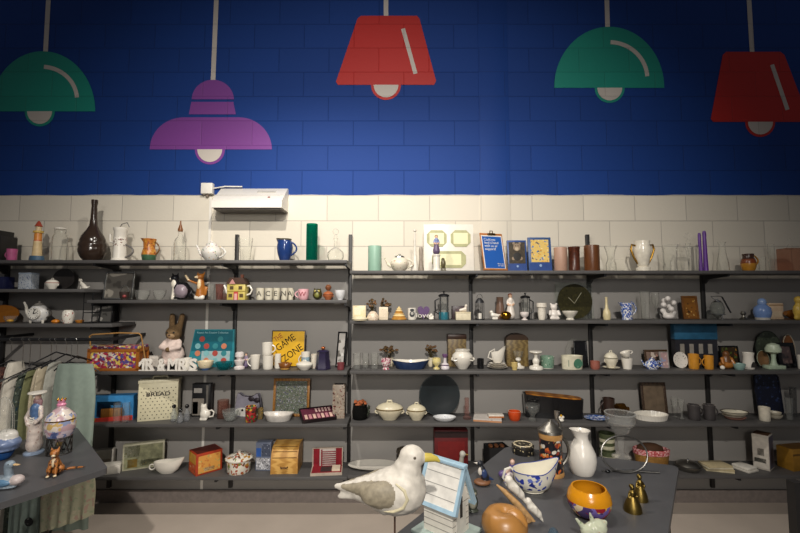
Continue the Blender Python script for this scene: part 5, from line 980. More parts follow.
def sm(pts, k=5):
    out = []; n = len(pts)
    for i in range(n):
        a, b_, c, d = [Vector(pts[(i + j) % n]) for j in (-1, 0, 1, 2)]
        for q in range(k):
            u = q / k; out.append(tuple(.5 * ((2 * b_) + (c - a) * u + (2 * a - 5 * b_ + 4 * c - d) * u * u + (3 * b_ - a - 3 * c + d) * u ** 3)))
    return out
B().prism([(x * w, z * h) for x, z in sm(pts)], -.022, .022).out('body', m('8E8A96', .6), t)
B().prism([(x * w * .8, h * .05 + z * h * .38) for x, z in sm([(-.5, .02), (.5, .02), (.5, .8), (-.5, .8)])], -.024, -.0215).out('white_panel', m('D8D4CC', .6), t)
B().tube([(x * w * 1.0, -.015, z * h) for x, z in sm(pts, 3)], [.0055 if i % 2 else .0035 for i in range(30)], closed=True).out('scalloped_edge', m('231A22', .5), t)
b = B(); b.ell((w * .16, -.03, h * .78), (w * .12, .008, h * .11)); b.ell((w * .40, -.03, h * .72), (w * .12, .008, h * .11)); b.ell((w * .28, -.034, h * .75), w * .05); b.out('bow', m('2A2028', .5), t)
B().ell((-w * .2, -.025, h * .28), (w * .05, .003, h * .05)).out('eye', BLACKG, t)
HOL = fl('8A1A1E', ['2A2A20', 'A82A2A', 'C8A03A', '3E5A2E'], 40, .7)
mug('red and dark green holly mug right of the cut glass bowl', place(245, 257, 406, 'L4', .15), [HOL, MW], 0, mz=[(0, 0), (.96, 1)])
mug('brown and green floral mug half hidden behind the holly mug', place(257.5, 263.5, 408, 'L4', .45), fl('6A5A3A', ['A8843A', '3E4A2A', '8A3A2A'], 50, .5), 0)
frame('gold framed picture of a green and violet garden', place(272.5, 309, 379, 'L4', .72), wood('8A5A22', 'A8742E', 12), fl('6A6E60', ['3E5A3A', '4A4A6A', '8A9A84', '2E3E2E', 'A8A8B0'], 75, .55, .5), .07, .1)
p = place(263.5, 294, 413.5, 'L4', .28); t = thing('serving_dish', 'white fluted oval pie dish in front of the gold framed picture', 'dish', p.loc); w, h = p.w, p.h
b = B().lathe(sp(hollow([(.75, 0), (.8, .08), (.92, .7), (1, .9), (1, 1)], .05), w, h), seg=64, sy=.62)
for v in b.bm.verts:
    if v.co.z > h * .1: a = math.atan2(v.co.y / .62, v.co.x); k = 1 + .018 * math.cos(a * 24); v.co.x *= k; v.co.y *= k; v.co.z *= 1 + .22 * abs(math.cos(a)) ** 4
b.out('dish', m('D8D2CA', .25), t)
p = place(297, 338, 420, 'L4', .42); t = thing('cutlery_tray', 'black tray of pink and cream handled spoons lying open on the shelf', 'tray', (p.loc[0], p.loc[1], p.loc[2] + .026), .42); t.rotation_euler = (.30, 0, .42); w = p.wf * .80; dp = .17
b = B(); b.box(w, dp, .006, base=True)
for sx in (-1, 1): b.box(.006, dp, .028, (sx * w / 2, 0, 0), base=True)
for sy in (-1, 1): b.box(w, .006, .028, (0, sy * dp / 2, 0), base=True)
b.out('tray', m('1C1214', .4), t)
B().box(w * .94, dp * .92, .016, (0, 0, .006), base=True).out('lining', m('5A1E34', .7), t)
for k in range(7): 
    o = B().box(w * .085, dp * .34, .006, (w * (-.38 + .125 * k), -dp * .24, .0225), base=True, bev=.002).out('handle_front', m('DCB8A8', .4) if k % 2 == 0 else m('C88A92', .4), t)
for k in range(5): B().box(w * .06, dp * .30, .006, (w * (-.02 + .1 * k), dp * .24, .0225), base=True, bev=.002).out('handle_back', m('C8A8A0', .4), t)
p = place(333, 345, 384, 'L4', .6); boxy('vase', 'tall square vase with red and cream blossoms', 'vase', p, .065, fl('A89A8A', ['6A2A2A', 'C8B8A0', '4A3228', '8A5A4A'], 45, .5), [('t', .15, .15, .85, .85, m('2A221E', .7), 'opening')])
# ================================================================ fourth shelf, right run
p = place(352, 368, 404, 'R4', .4); t = thing('flower_pot', 'dark glass jar filled with orange dried flowers', 'jar', p.loc); w, h = p.w, p.h
B().lathe(sp(hollow([(.8, 0), (.95, .1), (1, .5), (.85, .95), (.9, 1)], .06), w, h)).out('jar', gl('8A8880', '3A3A38', .35), t)
rnd = random.Random(3); b = B()
for k in range(16): a = rnd.random() * 6.3; r = rnd.random() * w * .4; b.ell((r * math.cos(a), r * math.sin(a), h * (.95 + rnd.random() * .28)), (w * .12, w * .12, h * .09), 0, 1)
b.out('flower_heads', m('B0623A', .7), t); B().lathe(sp(solid([(.6, .08), (.7, .6), (.75, .9)]), w, h)).out('stems', m('4A4634', .8, var=.5, sc_=90), t)
b = B(); [b.ell((w * .45 + .012 * (k % 2), -.01 + .012 * k, h * (.3 + .14 * k)), (.012, .012, .02), 0, 1) for k in range(4)]; b.out('leaves', m('2E3426', .7), t)
TUR = m('D6CCB0', .3, var=.05)
tureen('larger oval cream tureen with a gold band and knobbed lid', place(376, 403, 400, 'R4', .35), TUR, m('6E5A34', .4), .72, True)
tureen('smaller cream tureen with a gold band, right of the larger one', place(407, 426, 402, 'R4', .3), TUR, m('6E5A34', .4), .8, True)
p = place(419.5, 459.5, 374.5, 'R4', .86); p.h = min(p.h, ZR['R3'] - TH - ZR['R4'] - .004); standplate('very large black round plate leaning against the wall', p, m('1B2326', .3, var=.3, sc_=14), m('3A4244', .3), .05, tilt=.08)
p = place(433, 456, 416.5, 'R4', .2); turned('dish', 'small oval white dish with a grey pattern in front of the black plate', 'dish', p, DISH, fl('D8D8D8', ['9AA0AC', 'B8BCC4'], 60, .4), .06, sy=.7)
p = place(463, 471, 398, 'R4', .4); turned('candlestick', 'clear and pink glass candlestick beside the big black plate', 'candlestick', p, [(1, 0), (1, .1), (.5, .18), (.7, .3), (.45, .4), (.6, .6), (.5, .8), (.6, 1)], gl('F8E8E4', 'C8A09A', .18), None)
p = place(474, 501, 416, 'R4', .38); t = thing('tile', 'flat slab of white tile with an orange-brown edge', 'tile', p.loc, -.22); B().box(p.wf, .18, p.h * .55, base=True).out('base', m('B8825A', .5), t); B().box(p.wf, .18, p.h * .4, (0, 0, p.h * .56), base=True).out('top', fl('C8C0B8', ['D8D4CE', 'A8A098'], 40, .4), t); b_t = p
q = place(488, 503, 411, 'R4', .3); boxy('small_box', 'small white box with an orange edge on top of the white tile slab', 'box', (lambda z: (setattr(z, 'loc', (z.X, z.Y, b_t.z + b_t.h * .965)), setattr(z, 'h', .022), z)[-1])(q), .06, m('D2CABE', .5), [('f', 0, 0, 1, .5, m('A8622E', .5), 'edge_band')])
p = place(508, 521, 411, 'R4', .25); t = thing('ramekin', 'bright orange ramekin with a cream rim', 'ramekin', p.loc); B().lathe(sp(hollow([(.7, 0), (.85, .15), (1, .7), (1, 1)], .08), p.w, p.h), mz=[(0, 0), (.86, 1)]).out('ramekin', [m('C8481A', .35), m('DCC8A8', .35)], t)
turned('glass_bowl', 'clear glass footed bowl in front of the long black planter', 'bowl', place(525, 540, 404, 'R4', .15), [(.6, 0), (.6, .1), (.3, .25), (.4, .4), (.85, .6), (1, .9), (1, 1)], GLS2, .07)
p = place(524, 583, 393, 'R4', .62); t = thing('planter_box', 'long glossy black boat-shaped box with an amber wooden top', 'box', p.loc, -.16); w, h = p.wf * .98, p.h
pl = [(-.5, -.35), (-.35, -.5), (.3, -.5), (.47, -.3), (.5, 0), (.47, .3), (.3, .5), (-.35, .5), (-.5, .35)]
b = B(); lo = [b.bm.verts.new((x * w * .96, y * .125, 0)) for x, y in pl]; hi = [b.bm.verts.new((x * w, y * .14, h * (.97 - .18 * (x + .5)))) for x, y in pl]
b._mi([b.bm.faces.new(lo[::-1]), b.bm.faces.new(hi)] + [b.bm.faces.new((lo[i], lo[(i + 1) % 9], hi[(i + 1) % 9], hi[i])) for i in range(9)], 0, True); b.out('body', m('141416', .15), t)
b = B(); lo = [b.bm.verts.new((x * w * .93, y * .125, h * (.975 - .18 * (x * .93 + .5)))) for x, y in pl]; hi = [b.bm.verts.new((x * w * .93, y * .125, h * (1.01 - .18 * (x * .93 + .5)))) for x, y in pl]
b._mi([b.bm.faces.new(lo[::-1]), b.bm.faces.new(hi)] + [b.bm.faces.new((lo[i], lo[(i + 1) % 9], hi[(i + 1) % 9], hi[i])) for i in range(9)], 0, False); b.out('wooden_top', wood('9A5A1A', 'C8852E', 5, .35, (.6, 3, 3)), t)
p = place(583, 610, 411, 'R4', .3); t = thing('platter', 'blue and white oval platter right of the long black box', 'platter', p.loc)
B().lathe([(0, .004), (p.w * .3, .004), (p.w * .5, .016), (p.w * .5, .019), (p.w * .3, .008), (0, .008)], seg=40, sy=.72, mz=None).out('platter', fl('C8CCD4', ['2E4A8A', '5A78B0', '3A5A9A'], 45, .7), t)
B().lathe([(0, .0085), (p.w * .19, .0085), (p.w * .19, .0095), (0, .0095)], seg=30, sy=.7).out('centre_motif', fl('C8CCD4', ['2A3E8A', '2E4A8A'], 36, .75), t)
B().lathe(solid([(p.w * .25, 0), (p.w * .25, .006)]), sy=.7).out('foot_ring', m('C8CCD4', .3), t)
p = place(602.5, 615, 398, 'R4', .75); t = thing('tankard', 'dark brown tankard lying in shade behind the blue platter', 'tankard', p.loc); w, h = p.w, p.h
B().lathe(sp(hollow(MUG, .08), w, h)).out('body', m('3A2820', .4), t); B().tube([(-x, 0, z) for x, y, z in loop(w * .4, h * .2, h * .8, w * .3)], w * .06).out('handle', m('3A2820', .4), t)
p = place(616, 628, 401, 'R4', .85); t = thing('bottle', 'amber glass bottle lying on its side beside the brown tankard', 'bottle', (p.X, p.Y, p.z)); r = p.h * .42
B().lathe(hollow([(r * .9, 0), (r, .01), (r, p.w * .7), (r * .4, p.w * .9), (r * .4, p.w * 1.1)], .006)).xf(Matrix.Translation((-p.w * .5, 0, r)) @ Matrix.Rotation(PI / 2, 4, 'Y')).out('body', gl('C8A870', '6A4A1E', .4), t)
p = place(632, 669.5, 413.5, 'R4', .36); t = thing('flan_dish', 'large white fluted round flan dish', 'dish', p.loc); w, h = p.w, p.h
b = B().lathe(sp(hollow([(.86, 0), (.9, .05), (.98, .9), (1, 1)], .035, .08), w, h), seg=96, sy=.72)
for v in b.bm.verts: 
    rr = math.hypot(v.co.x, v.co.y / .72)
    if rr > w * .42: a = math.atan2(v.co.y / .72, v.co.x); k = 1 + .016 * math.cos(a * 32); v.co.x *= k; v.co.y *= k
b.out('dish', MW, t)
frame('brown wooden framed dark panel leaning behind the white flan dish', place(643, 668, 383, 'R4', .78), wood('3A2A1E', '54402E', 10), m('6A5A48', .5, var=.25, sc_=20), .09, .12)
turned('wine_glass', 'clear wine glass left of the dark mugs', 'glass', place(671, 679, 397, 'R4', .5), WINE, GLS2, .08)
turned('glass_tumbler', 'clear cone-shaped glass touching the dark mugs', 'glass', place(678, 685.5, 399, 'R4', .3), [(.9, 0), (.3, .12), (.3, .25), (1, 1)], GLS2, .08)
DM = [m('3E3A3A', .4), m('C8C0B4', .35)]
mug('dark grey mug with a white inside, nearer the wine glasses', place(687, 701, 404.5, 'R4', .3), DM, 1, mz=[(0, 0), (.96, 1)], group='dark grey mugs')
mug('dark grey mug with a white inside, nearer the stacked oval dishes', place(702.5, 716, 404.5, 'R4', .3), DM, 1, mz=[(0, 0), (.96, 1)], group='dark grey mugs')
for k, (xa, xb, hh, mt, l) in enumerate(((722, 748, .018, m('A8786A', .4), 'bottom pinkish brown dish of the oval dish stack'), (720, 747, .018, m('C8BCAA', .35), 'middle cream dish of the oval dish stack'), (718, 751, .030, m('CFC8B4', .35), 'top cream dish with a dark rim on the oval dish stack'))):
    p = place(xa, xb, 415, 'R4', .35); p.loc = (p.X, p.Y, p.z + (0, .0165, .033)[k]); p.h = hh
    t = thing('oval_dish', l, 'dish', p.loc, 0, 'stacked oval dishes'); B().lathe(sp(hollow(DISH, .05), p.w, p.h), sy=.7, mz=[(0, 0), (.9, 1)] if k == 2 else None).out('dish', [mt, m('4A4238', .4)], t)
p = place(758, 771, 407, 'R4', .2); turned('cup', 'small white cup in front of the stacked bowls at the right', 'cup', p, MUG, m('D2CAB8', .3), .08)
for k in range(2):
    p = place(766 + k, 783 - k, 413, 'R4', .45); p.loc = (p.X, p.Y, p.z + .021 * k); p.h = .03
    turned('bowl', ('lower', 'upper')[k] + ' of two cream bowls nested below the dark blue tray', 'bowl', p, DISH, m('C0B8A4', .35), .06, group='nested cream bowls')
p = place(758, 783, 374, 'R4', .85); p.h = min(p.h, ZR['R3'] - TH - ZR['R4'] - .006); t = thing('tray', 'dark blue patterned tray with rounded corners leaning against the wall', 'tray', p.loc, 0, None, .1); w, h = p.wf, p.h
def rrect(w, h, r, n=6): return [(sx * (w / 2 - r) + r * math.cos(a0 + PI / 2 * i / n), h / 2 + sz * (h / 2 - r) + r * math.sin(a0 + PI / 2 * i / n)) for sx, sz, a0 in ((1, 1, 0), (-1, 1, PI / 2), (-1, -1, PI), (1, -1, 1.5 * PI)) for i in range(n + 1)]
B().prism(rrect(w, h, w * .18), -.006, .004).out('tray', fl('12162A', ['26365E', '1A2440', '3A4A6E'], 30, .45), t)
B().tube([(x, -.009, z) for x, z in rrect(w * .97, h * .985, w * .17)], .005, closed=True, seg=6).out('rim', m('14182A', .3), t)
turned('glass_tumbler', 'front clear tumbler at the right end of the tray shelf', 'glass', place(785, 794, 398, 'R4', .2), TUM, GLS2, .08)
turned('glass_vase', 'taller clear glass behind the front tumbler at the right end', 'glass', place(790, 798, 387, 'R4', .7), TUM, gl('E8E8E8', '8A8A8A', .15), .08)
# ================================================================ lowest shelf, left run
boxy('box', 'long flat white box behind another at the left end of the lowest shelf', 'box', place(92, 113, 449, 'L5', .85), .05, m('D2CCC0', .5), [('f', .1, .2, .9, .4, m('A89A8A', .5))], rz=.25)
p = place(97, 120, 464, 'L5', .22); boxy('box', 'flat white box at the front, left end of the lowest shelf', 'box', p, .10, m('DCD6CA', .5), rz=.35)
boxy('board_game', 'pale green and white game box standing at an angle', 'box', place(126, 162, 442, 'L5', .62), .05, m('B8B49A', .5), [('f', .04, .06, .96, .94, m('8A8A6A', .5, var=.4, sc_=25)), ('f', .04, .5, .4, .94, fl('C8C8B0', ['E2DCC8', '9A9A74'], 40, .5)), ('f', .12, .1, .35, .42, m('A8842E', .5)), ('f', .45, .12, .9, .35, fl('8A8A6A', ['C8A84A', '5A5A4A', 'E2DCC8'], 60, .5))], rz=.40)
p = place(151, 184, 461, 'L5', .2); t = thing('gravy_boat', 'long white gravy boat with a ring handle at its left end', 'gravy boat', p.loc, .12)
def boat(t, w, h, sy, mats, lip=1, hm=None, ring=False, mz=None, pat=None):
    b = B().lathe(sp(hollow([(.5, 0), (.55, .05), (.8, .3), (.95, .65), (1, .9), (1, 1)], .05), w, h), seg=40, sy=sy, mz=mz)
    for v in b.bm.verts:
        c = v.co.x / (w / 2) * lip; u = max(0, v.co.z / h - .3)
        if c > 0: v.co.z += (c ** 2) * u * h * .45; v.co.x += lip * c * c * u * w * .16; v.co.y *= 1 - .55 * c * c * min(1, u * 1.5)
    b.out('body', mats, t); return t
boat(t, p.w * .9, p.h, .5, MW); B().tube([(-p.w * .45 + .02 * math.cos(a) - .012, 0, p.h * .55 + .02 * math.sin(a)) for a in [i * PI / 8 for i in range(16)]], .005, closed=True).out('ring_handle', MW, t)
boxy('carton', 'red and orange printed carton standing at an angle on the lowest shelf', 'carton', place(193, 218, 449, 'L5', .42), .16, m('A83A1E', .45), [('f', .08, .08, .92, .88, fl('D89A4A', ['C87A3A', 'E2B86A', 'B8A05A'], 28, .5)), ('f', .3, .14, .7, .3, m('E2CFA0', .5)), ('l', .06, .5, .94, .95, m('C8922E', .5)), ('l', .06, .06, .94, .48, fl('C85A2A', ['A8281E', 'D8B89A', '8A5A3A'], 30, .5)), ('t', .05, .05, .95, .95, m('5A2016', .45))], rz=.78)
p = place(226, 252, 450, 'L5', .3); t = thing('casserole', 'white lidded casserole printed with fruit and leaves', 'casserole', p.loc); w, h = p.w, p.h
FRU = fl('E2DCCE', ['B8842E', '7A8A3A', '5A3A2A', 'A84A2A'], 30, .58)
B().lathe(sp(hollow([(.85, 0), (.92, .06), (.95, .5), (.97, .58)], .06), w, h)).out('body', FRU, t); l = B().lathe(sp([(0, .58), (1.06, .60), (1.1, .66), (.95, .74), (.5, .82), (.15, .86), (0, .86)], w, h)).out('lid', FRU, t); B().lathe(sp(solid([(.12, .85), (.1, .92), (.18, .98)]), w, h)).out('knob', MW, l)
boxy('packet', 'blue and silver plastic packet right of the fruit casserole', 'packet', place(257, 272, 441, 'L5', .5), .07, m('6A7286', .3), [('f', .04, .5, .35, .8, m('2A5AA8', .4)), ('f', .05, .04, .95, .45, fl('A8A8AC', ['DCDCE0', '7A7A80', '5A5A60'], 60, .6)), ('f', .4, .5, .95, .95, fl('4A5266', ['9AA2B4', '2A3040'], 40, .45))])
p = place(274, 300, 443, 'L5', .5); t = thing('bread_box', 'light wooden roll-top bread box with a small wooden handle', 'bread box', p.loc, .04); w, h = p.wf, p.h; dp = .2
PINE = wood('B8863E', 'D8A85A', 5, .45, (.6, 3, 6))
prof = [(-dp / 2, 0), (dp / 2, 0), (dp / 2, h), (0, h)] + [(-dp / 2 * math.sin(a) , h * .42 + h * .58 * math.cos(a)) for a in [i * PI / 16 for i in range(1, 9)]]
def side(b, x0_, x1_, prof, mi=0):
    A2 = [b.bm.verts.new((x0_, y, z)) for y, z in prof]; C3 = [b.bm.verts.new((x1_, y, z)) for y, z in prof]; n = len(prof)
    b._mi([b.bm.faces.new(A2), b.bm.faces.new(C3[::-1])] + [b.bm.faces.new((A2[i], C3[i], C3[(i + 1) % n], A2[(i + 1) % n])) for i in range(n)], mi, False)
b = B(); side(b, -w / 2 + .008, w / 2 - .008, [(y * .97, z * .985) for y, z in prof]); b.out('body', PINE, t)
b = B(); side(b, -w / 2, -w / 2 + .008, prof); b.out('side_board', PINE, t); b = B(); side(b, w / 2 - .008, w / 2, prof); b.out('side_board', PINE, t)
b = B()
for a in (.45, .85, 1.25): b.box(w - .018, .004, .003, (0, -dp / 2 * math.sin(a) * .985, h * .42 + h * .58 * math.cos(a) * .99))
b.out('slat_grooves', m('6E4A1E', .6), t)
B().tube([(-w * .13, -dp / 2 * .98, h * .26), (-w * .11, -dp / 2 - .014, h * .26), (w * .11, -dp / 2 - .014, h * .26), (w * .13, -dp / 2 * .98, h * .26)], .005).out('handle', m('5A3A16', .4), t)
p = place(311, 343, 466, 'L5', .3); t = thing('cutlery_case', 'red lined open cutlery case with silver knives in its lid', 'cutlery case', p.loc, .1); w = p.wf * .96; dp = .16; RV = m('8A1020', .8)
b = B(); b.box(w, dp, .02, base=True); b.box(w, .02, .16, (0, dp / 2 - .01, 0), base=True); b.out('case', m('B8A898', .4), t)
B().box(w * .94, dp * .8, .003, (0, -.008, .02), base=True).out('lining', RV, t); B().box(w * .94, .003, .13, (0, dp / 2 - .0215, .022), base=True).out('lid_lining', m('C8BCB4', .6), t)
for sx in (-.36, .37): B().box(w * .20, .004, .134, (w * sx, dp / 2 - .0235, .022), base=True).out('red_side_strip', RV, t)
for k in range(7): B().box(w * .5, .005, .007, (w * .06, dp / 2 - .026, .032 + .016 * k), base=True, bev=.002).out('knife', m('8A2A34', .4), t)
for k in range(2): B().box(w * .04, .008, .125, (w * (-.19 + .5 * k), dp / 2 - .027, .024), base=True).out('holder_strip', RV, t)
B().box(w * .26, dp * .5, .016, (w * .3, -.02, .0235), base=True).out('cream_insert', m('D8C8B0', .6), t); B().box(w * .34, dp * .5, .008, (-w * .02, -.02, .0235), base=True).out('dark_insert', m('3A2A2A', .5), t)
# ================================================================ lowest shelf, right run
p = place(348, 399, 466, 'R5', .5); t = thing('platter', 'large oval white platter behind the seagull', 'platter', p.loc); B().lathe([(0, 0), (p.w * .3, 0), (p.w * .49, .022), (p.w * .5, .026), (p.w * .48, .026), (p.w * .3, .006), (0, .006)], seg=48, sy=.52).out('platter', MW, t)
b = B()
for k in range(2):
    p = place(396, 418, 450, 'R5', .8); p.loc = (p.X, p.Y, p.z + .055 * k); p.h = .06
    turned('bowl', ('lower', 'upper')[k] + ' dark patterned bowl stacked behind the seagull', 'bowl', p, [(.6, 0), (.75, .2), (1, .7), (.95, 1)], fl('4A4238', ['2A2622', '8A8070', '6A6050'], 45, .45), .06, group='stacked dark patterned bowls')
boxy('storage_box', 'dark red storage box standing behind the birdhouse', 'box', place(434, 467, 428, 'R5', .75), .12, m('6A1416', .5), [('f', 0, .8, 1, .97, m('2A1212', .5), 'dark_band'), ('f', .1, .1, .9, .7, m('7E1818', .5))])
p = place(486, 507, 441, 'R5', .45); t = thing('storage_box', 'black open box holding brown coils beside the right table edge', 'box', p.loc, .2); w, h = p.w, p.h
b = B(); b.box(w, .12, .004, base=True)
for sx in (-1, 1): b.box(.004, .12, h * .85, (sx * w / 2, 0, 0), base=True)
for sy in (-1, 1): b.box(w, .004, h * .85, (0, sy * .06, 0), base=True)
b.out('box', m('1A1A1C', .5), t)
for k in range(3): tag(B().tube([(p.X + (k - 1) * w * .28 + w * .08 * math.cos(a), p.Y - .0 + .03 * math.sin(a), p.z + h * .83) for a in [i * PI / 7 for i in range(14)]], w * .035, closed=True).tube([(p.X + (k - 1) * w * .28, p.Y, p.z + .005), (p.X + (k - 1) * w * .28, p.Y, p.z + h * .85)], w * .1).out('cord_coil', m('7A4A2A', .6)), ('left', 'middle', 'right')[k] + ' brown coil sitting in the black open box', 'coil', 'brown coils in the black box')
p = place(632, 671, 448.5, 'R5', .5); t = thing('wicker_basket', 'oblong wicker basket with a red gingham lining', 'basket', p.loc, -.12); w, h = p.w, p.h
WK = fl('8A6430', ['B8883E', '6A4A20', 'A87A34'], 120, .5)
B().lathe(sp(hollow([(.85, 0), (.88, .05), (.97, .7), (1, .9)], .06), w, h), sy=.58, seg=32).out('basket', WK, t)
B().lathe(sp([(.97, .74), (1.02, .75), (1.03, .88), (1.04, .98), (.97, 1.03), (.9, .98), (.86, .5), (0, .45)], w, h), sy=.58, seg=32).out('gingham_lining', fl('C8888A', ['A83A3E', 'D8A8A4', 'B85A5A'], 80, .55, .8, 0.0), t)
B().lathe(sp([(0, .47), (.8, .8), (.7, 1.1), (.4, 1.22), (0, 1.26)], w, h), sy=.5, off=(0, .02, 0)).out('dark_cloth', m('4E321C', .8), t)
p = place(674, 702, 459, 'R5', .3); t = thing('serving_dish', 'pewter round dish with a domed lid on the lowest shelf', 'dish', p.loc); w, h = p.w, p.h
B().lathe(sp(hollow([(.7, 0), (.9, .2), (1, .45), (1.02, .5)], .05), w, h)).out('dish', PEW, t); l = B().lathe(sp([(0, .5), (.9, .5), (.7, .72), (.3, .84), (0, .86)], w, h)).out('lid', PEW, t); B().ell((0, 0, h * .92), h * .12).out('knob', CHR, l)
for k in range(4):
    p = place(704, 730, 466, 'R5', .35); p.loc = (p.X + .004 * (k % 2) - .006 * k, p.Y, p.z + .0115 * k); 
    tag(B().box(p.wf * .92, .12, .011, base=True, bev=.001).out('place_mat', m(('C8BC9A', 'B8A884', 'D2C8AC', 'C0B08A')[k], .6), None, p.loc, -.3 + .12 * k), ('bottom', 'second lowest', 'second highest', 'topmost')[k] + ' cream mat in the fanned stack on the lowest shelf', 'place mat', 'fanned cream mats')
p = place(733, 756, 460, 'R5', .32); t = thing('folded_cloth', 'white folded cloth pile right of the fanned cream mats', 'cloth', p.loc, .35); B().box(p.w * .85, .13, .018, base=True, bev=.006).out('lower_fold', m('C8C2B6', .8), t); B().box(p.w * .78, .12, .018, (0, .004, .018), base=True, bev=.006).out('upper_fold', m('DAD4C8', .8), t)
boxy('appliance_box', 'white and dark printed kettle carton standing at an angle', 'carton', place(757, 770, 433, 'R5', .5), .13, m('B8B0A4', .5), [('f', .05, .05, .95, .92, m('C8C0B4', .5)), ('f', .3, .4, .7, .6, m('8A847A', .5)), ('f', .1, .2, .8, .32, m('4A4A42', .5)), ('r', .04, .04, .96, .96, m('4A4856', .5)), ('r', .3, .15, .8, .6, m('2A2A32', .4)), ('t', .05, .05, .95, .95, m('6A4A36', .5))], rz=-.92)
boxy('gift_box', 'shallow gold box at the right end of the lowest shelf', 'box', place(782, 812, 446, 'R5', .5), .12, m('8A6420', .4), [('f', 0, .7, 1, .78, m('5A3E12', .5), 'lid_line'), ('t', .02, .02, .98, .98, m('7A541A', .4))], rz=.2)
# ================================================================ hanging clothes at the far left
YR = 3.17; zr = zpx(339.5, YR)
xl, xr = xpx(-60, YR, zr), xpx(112, YR, zr)
t = thing('clothes_rail', 'black clothes rail fixed below the short shelves at the far left', 'clothes rail', ((xl + xr) / 2, YR, zr))
B().tube([(xl - (xl + xr) / 2, 0, 0), (xr - (xl + xr) / 2, 0, 0)], .012).out('bar', BLK, t)
for x in (xr - .03, xl + .3): B().box(.016, D - YR - .02, .022, (x - (xl + xr) / 2, (D - YR) / 2 - .005, 0)).out('arm', BLK, t)
def cloth(name, lab, cat, x0, x1, yt, yb, Y, mt, folds=5, dep=.07, grp=None, hem=0, seed=1, top=.55, extra=None):
    zt, zb = zpx(yt, Y), zpx(yb, Y); zm = (zt + zb) / 2; xa, xb = xpx(x0, Y, zm), xpx(x1, Y, zm); w = xb - xa; rnd = random.Random(seed)
    ph = [rnd.random() * 6 for _ in range(3)]; N, R_ = 60, 22; b = B(); rings = []
    for r in range(R_ + 1):
        u = r / R_; ring = []
        k = top + (1 - top) * min(1, u * 5) ** .6
        for i in range(N):
            a = 2 * PI * i / N; c, s = math.cos(a), math.sin(a)
            f = 1 + .10 * u ** .5 * math.sin(folds * 2 * a + ph[0] + u * 1.2) + .05 * math.sin(folds * 3 * a + ph[1])
            x = w / 2 * c * k * (1 + .02 * math.sin(6 * u + ph[2])); y = dep / 2 * s * f * k + .012 * u * math.sin(folds * PI * c + ph[1])
            ring.append(b.bm.verts.new((x, y, (zt - zb) * (1 - u) + hem * (c * .5 + .5) * u * (zt - zb))))
        rings.append(ring)
    fs = [b.bm.faces.new(rings[0]), b.bm.faces.new(rings[-1][::-1])]
    for r in range(R_):
        for i in range(N): j = (i + 1) % N; fs.append(b.bm.faces.new((rings[r][i], rings[r + 1][i], rings[r + 1][j], rings[r][j])))
    b._mi(fs, 0); o = b.out(name, mt, None, ((xa + xb) / 2, Y, zb)); return tag(o, lab, cat, grp)
def hanger(px, lab, hz, ang=1.15, col=None):
    z = hz; x = xpx(px, YR, z); t = thing('clothes_hanger', lab, 'hanger', (x, YR, z), ang, 'hangers on the black clothes rail')
    hz2 = zr - z
    B().tube([(0, 0, -.0)] + [(0, 0, hz2 - .02)] + [(.017 * math.cos(a), 0, hz2 - .0 + .017 * math.sin(a)) for a in [PI + PI * .9 - i * PI / 8 - PI * .0 for i in range(0)]] + [(-.016 * math.cos(a), 0, hz2 + .016 * math.sin(a)) for a in [i * PI / 8 for i in range(0, 9)]], .0022, seg=6).out('hook', SIL, t)
    B().tube([(-.19, 0, -.075), (-.17, 0, -.062), (0, 0, 0), (.17, 0, -.062), (.19, 0, -.075)], .005, seg=6).out('arms', col or BLK, t)
FAB = [('brown and maroon printed garment at the far left of the clothes rail', -16, 2, 368, fl('5A3A34', ['8A5A4A', '3A2A2A', 'B8988A'], 40, .5, .8), 3),
       ('cream white long garment, second visible from the left on the rail', 4, 17.5, 362, m('CFC8BA', .85), 4),
       ('dark leaf-printed garment right of the cream white one', 18.5, 25.5, 372, fl('4A5248', ['22342E', '8A9484', '2A4A5A'], 40, .5, .8), 4),
       ('narrow olive green garment between the leaf-printed and beige ones', 26.5, 32, 370, m('7A7C56', .85), 2),
       ('beige garment with a woven panel behind the white-hatted figurine', 33, 46, 367, fl('B0A48C', ['C8BCA4', '9A8E76'], 25, .4, .85), 3),
       ('pale grey narrow garment left of the wide sage green cloth', 47.5, 54, 362, m('A8A89E', .85), 2)]
for k, (lab, a, b_, yt, mt, f) in enumerate(FAB):
    cloth('garment', lab, 'clothing', a, b_, yt, 527, YR - .02, mt, f, .2, 'clothes hanging at the far left', seed=k)
    hanger((a + b_) / 2, 'hanger holding the ' + ('maroon printed', 'cream white', 'dark leaf-printed', 'narrow olive green', 'beige', 'pale grey')[k] + ' garment', zpx(yt, YR) + .012, 1.25, m('8A3A1E', .5) if k == 0 else BLK)
cloth('garment', 'wide sage green cloth hanging at the right end of the clothes rail', 'clothing', 50, 93, 364, 528, YR - .16, m('87958A', .85, var=.06), 3, .07, 'clothes hanging at the far left', seed=9, top=.8)
hanger(71, 'hanger holding the wide sage green cloth', zpx(362, YR), .2)
for k, px in enumerate((56, 66, 77)):
    hanger(px, ('empty hanger above the left edge of the sage green cloth', 'empty hanger above the middle of the sage green cloth', 'empty hanger nearest the right end of the clothes rail')[k], zpx(352 + 2 * k, YR), 1.40 + .06 * k)
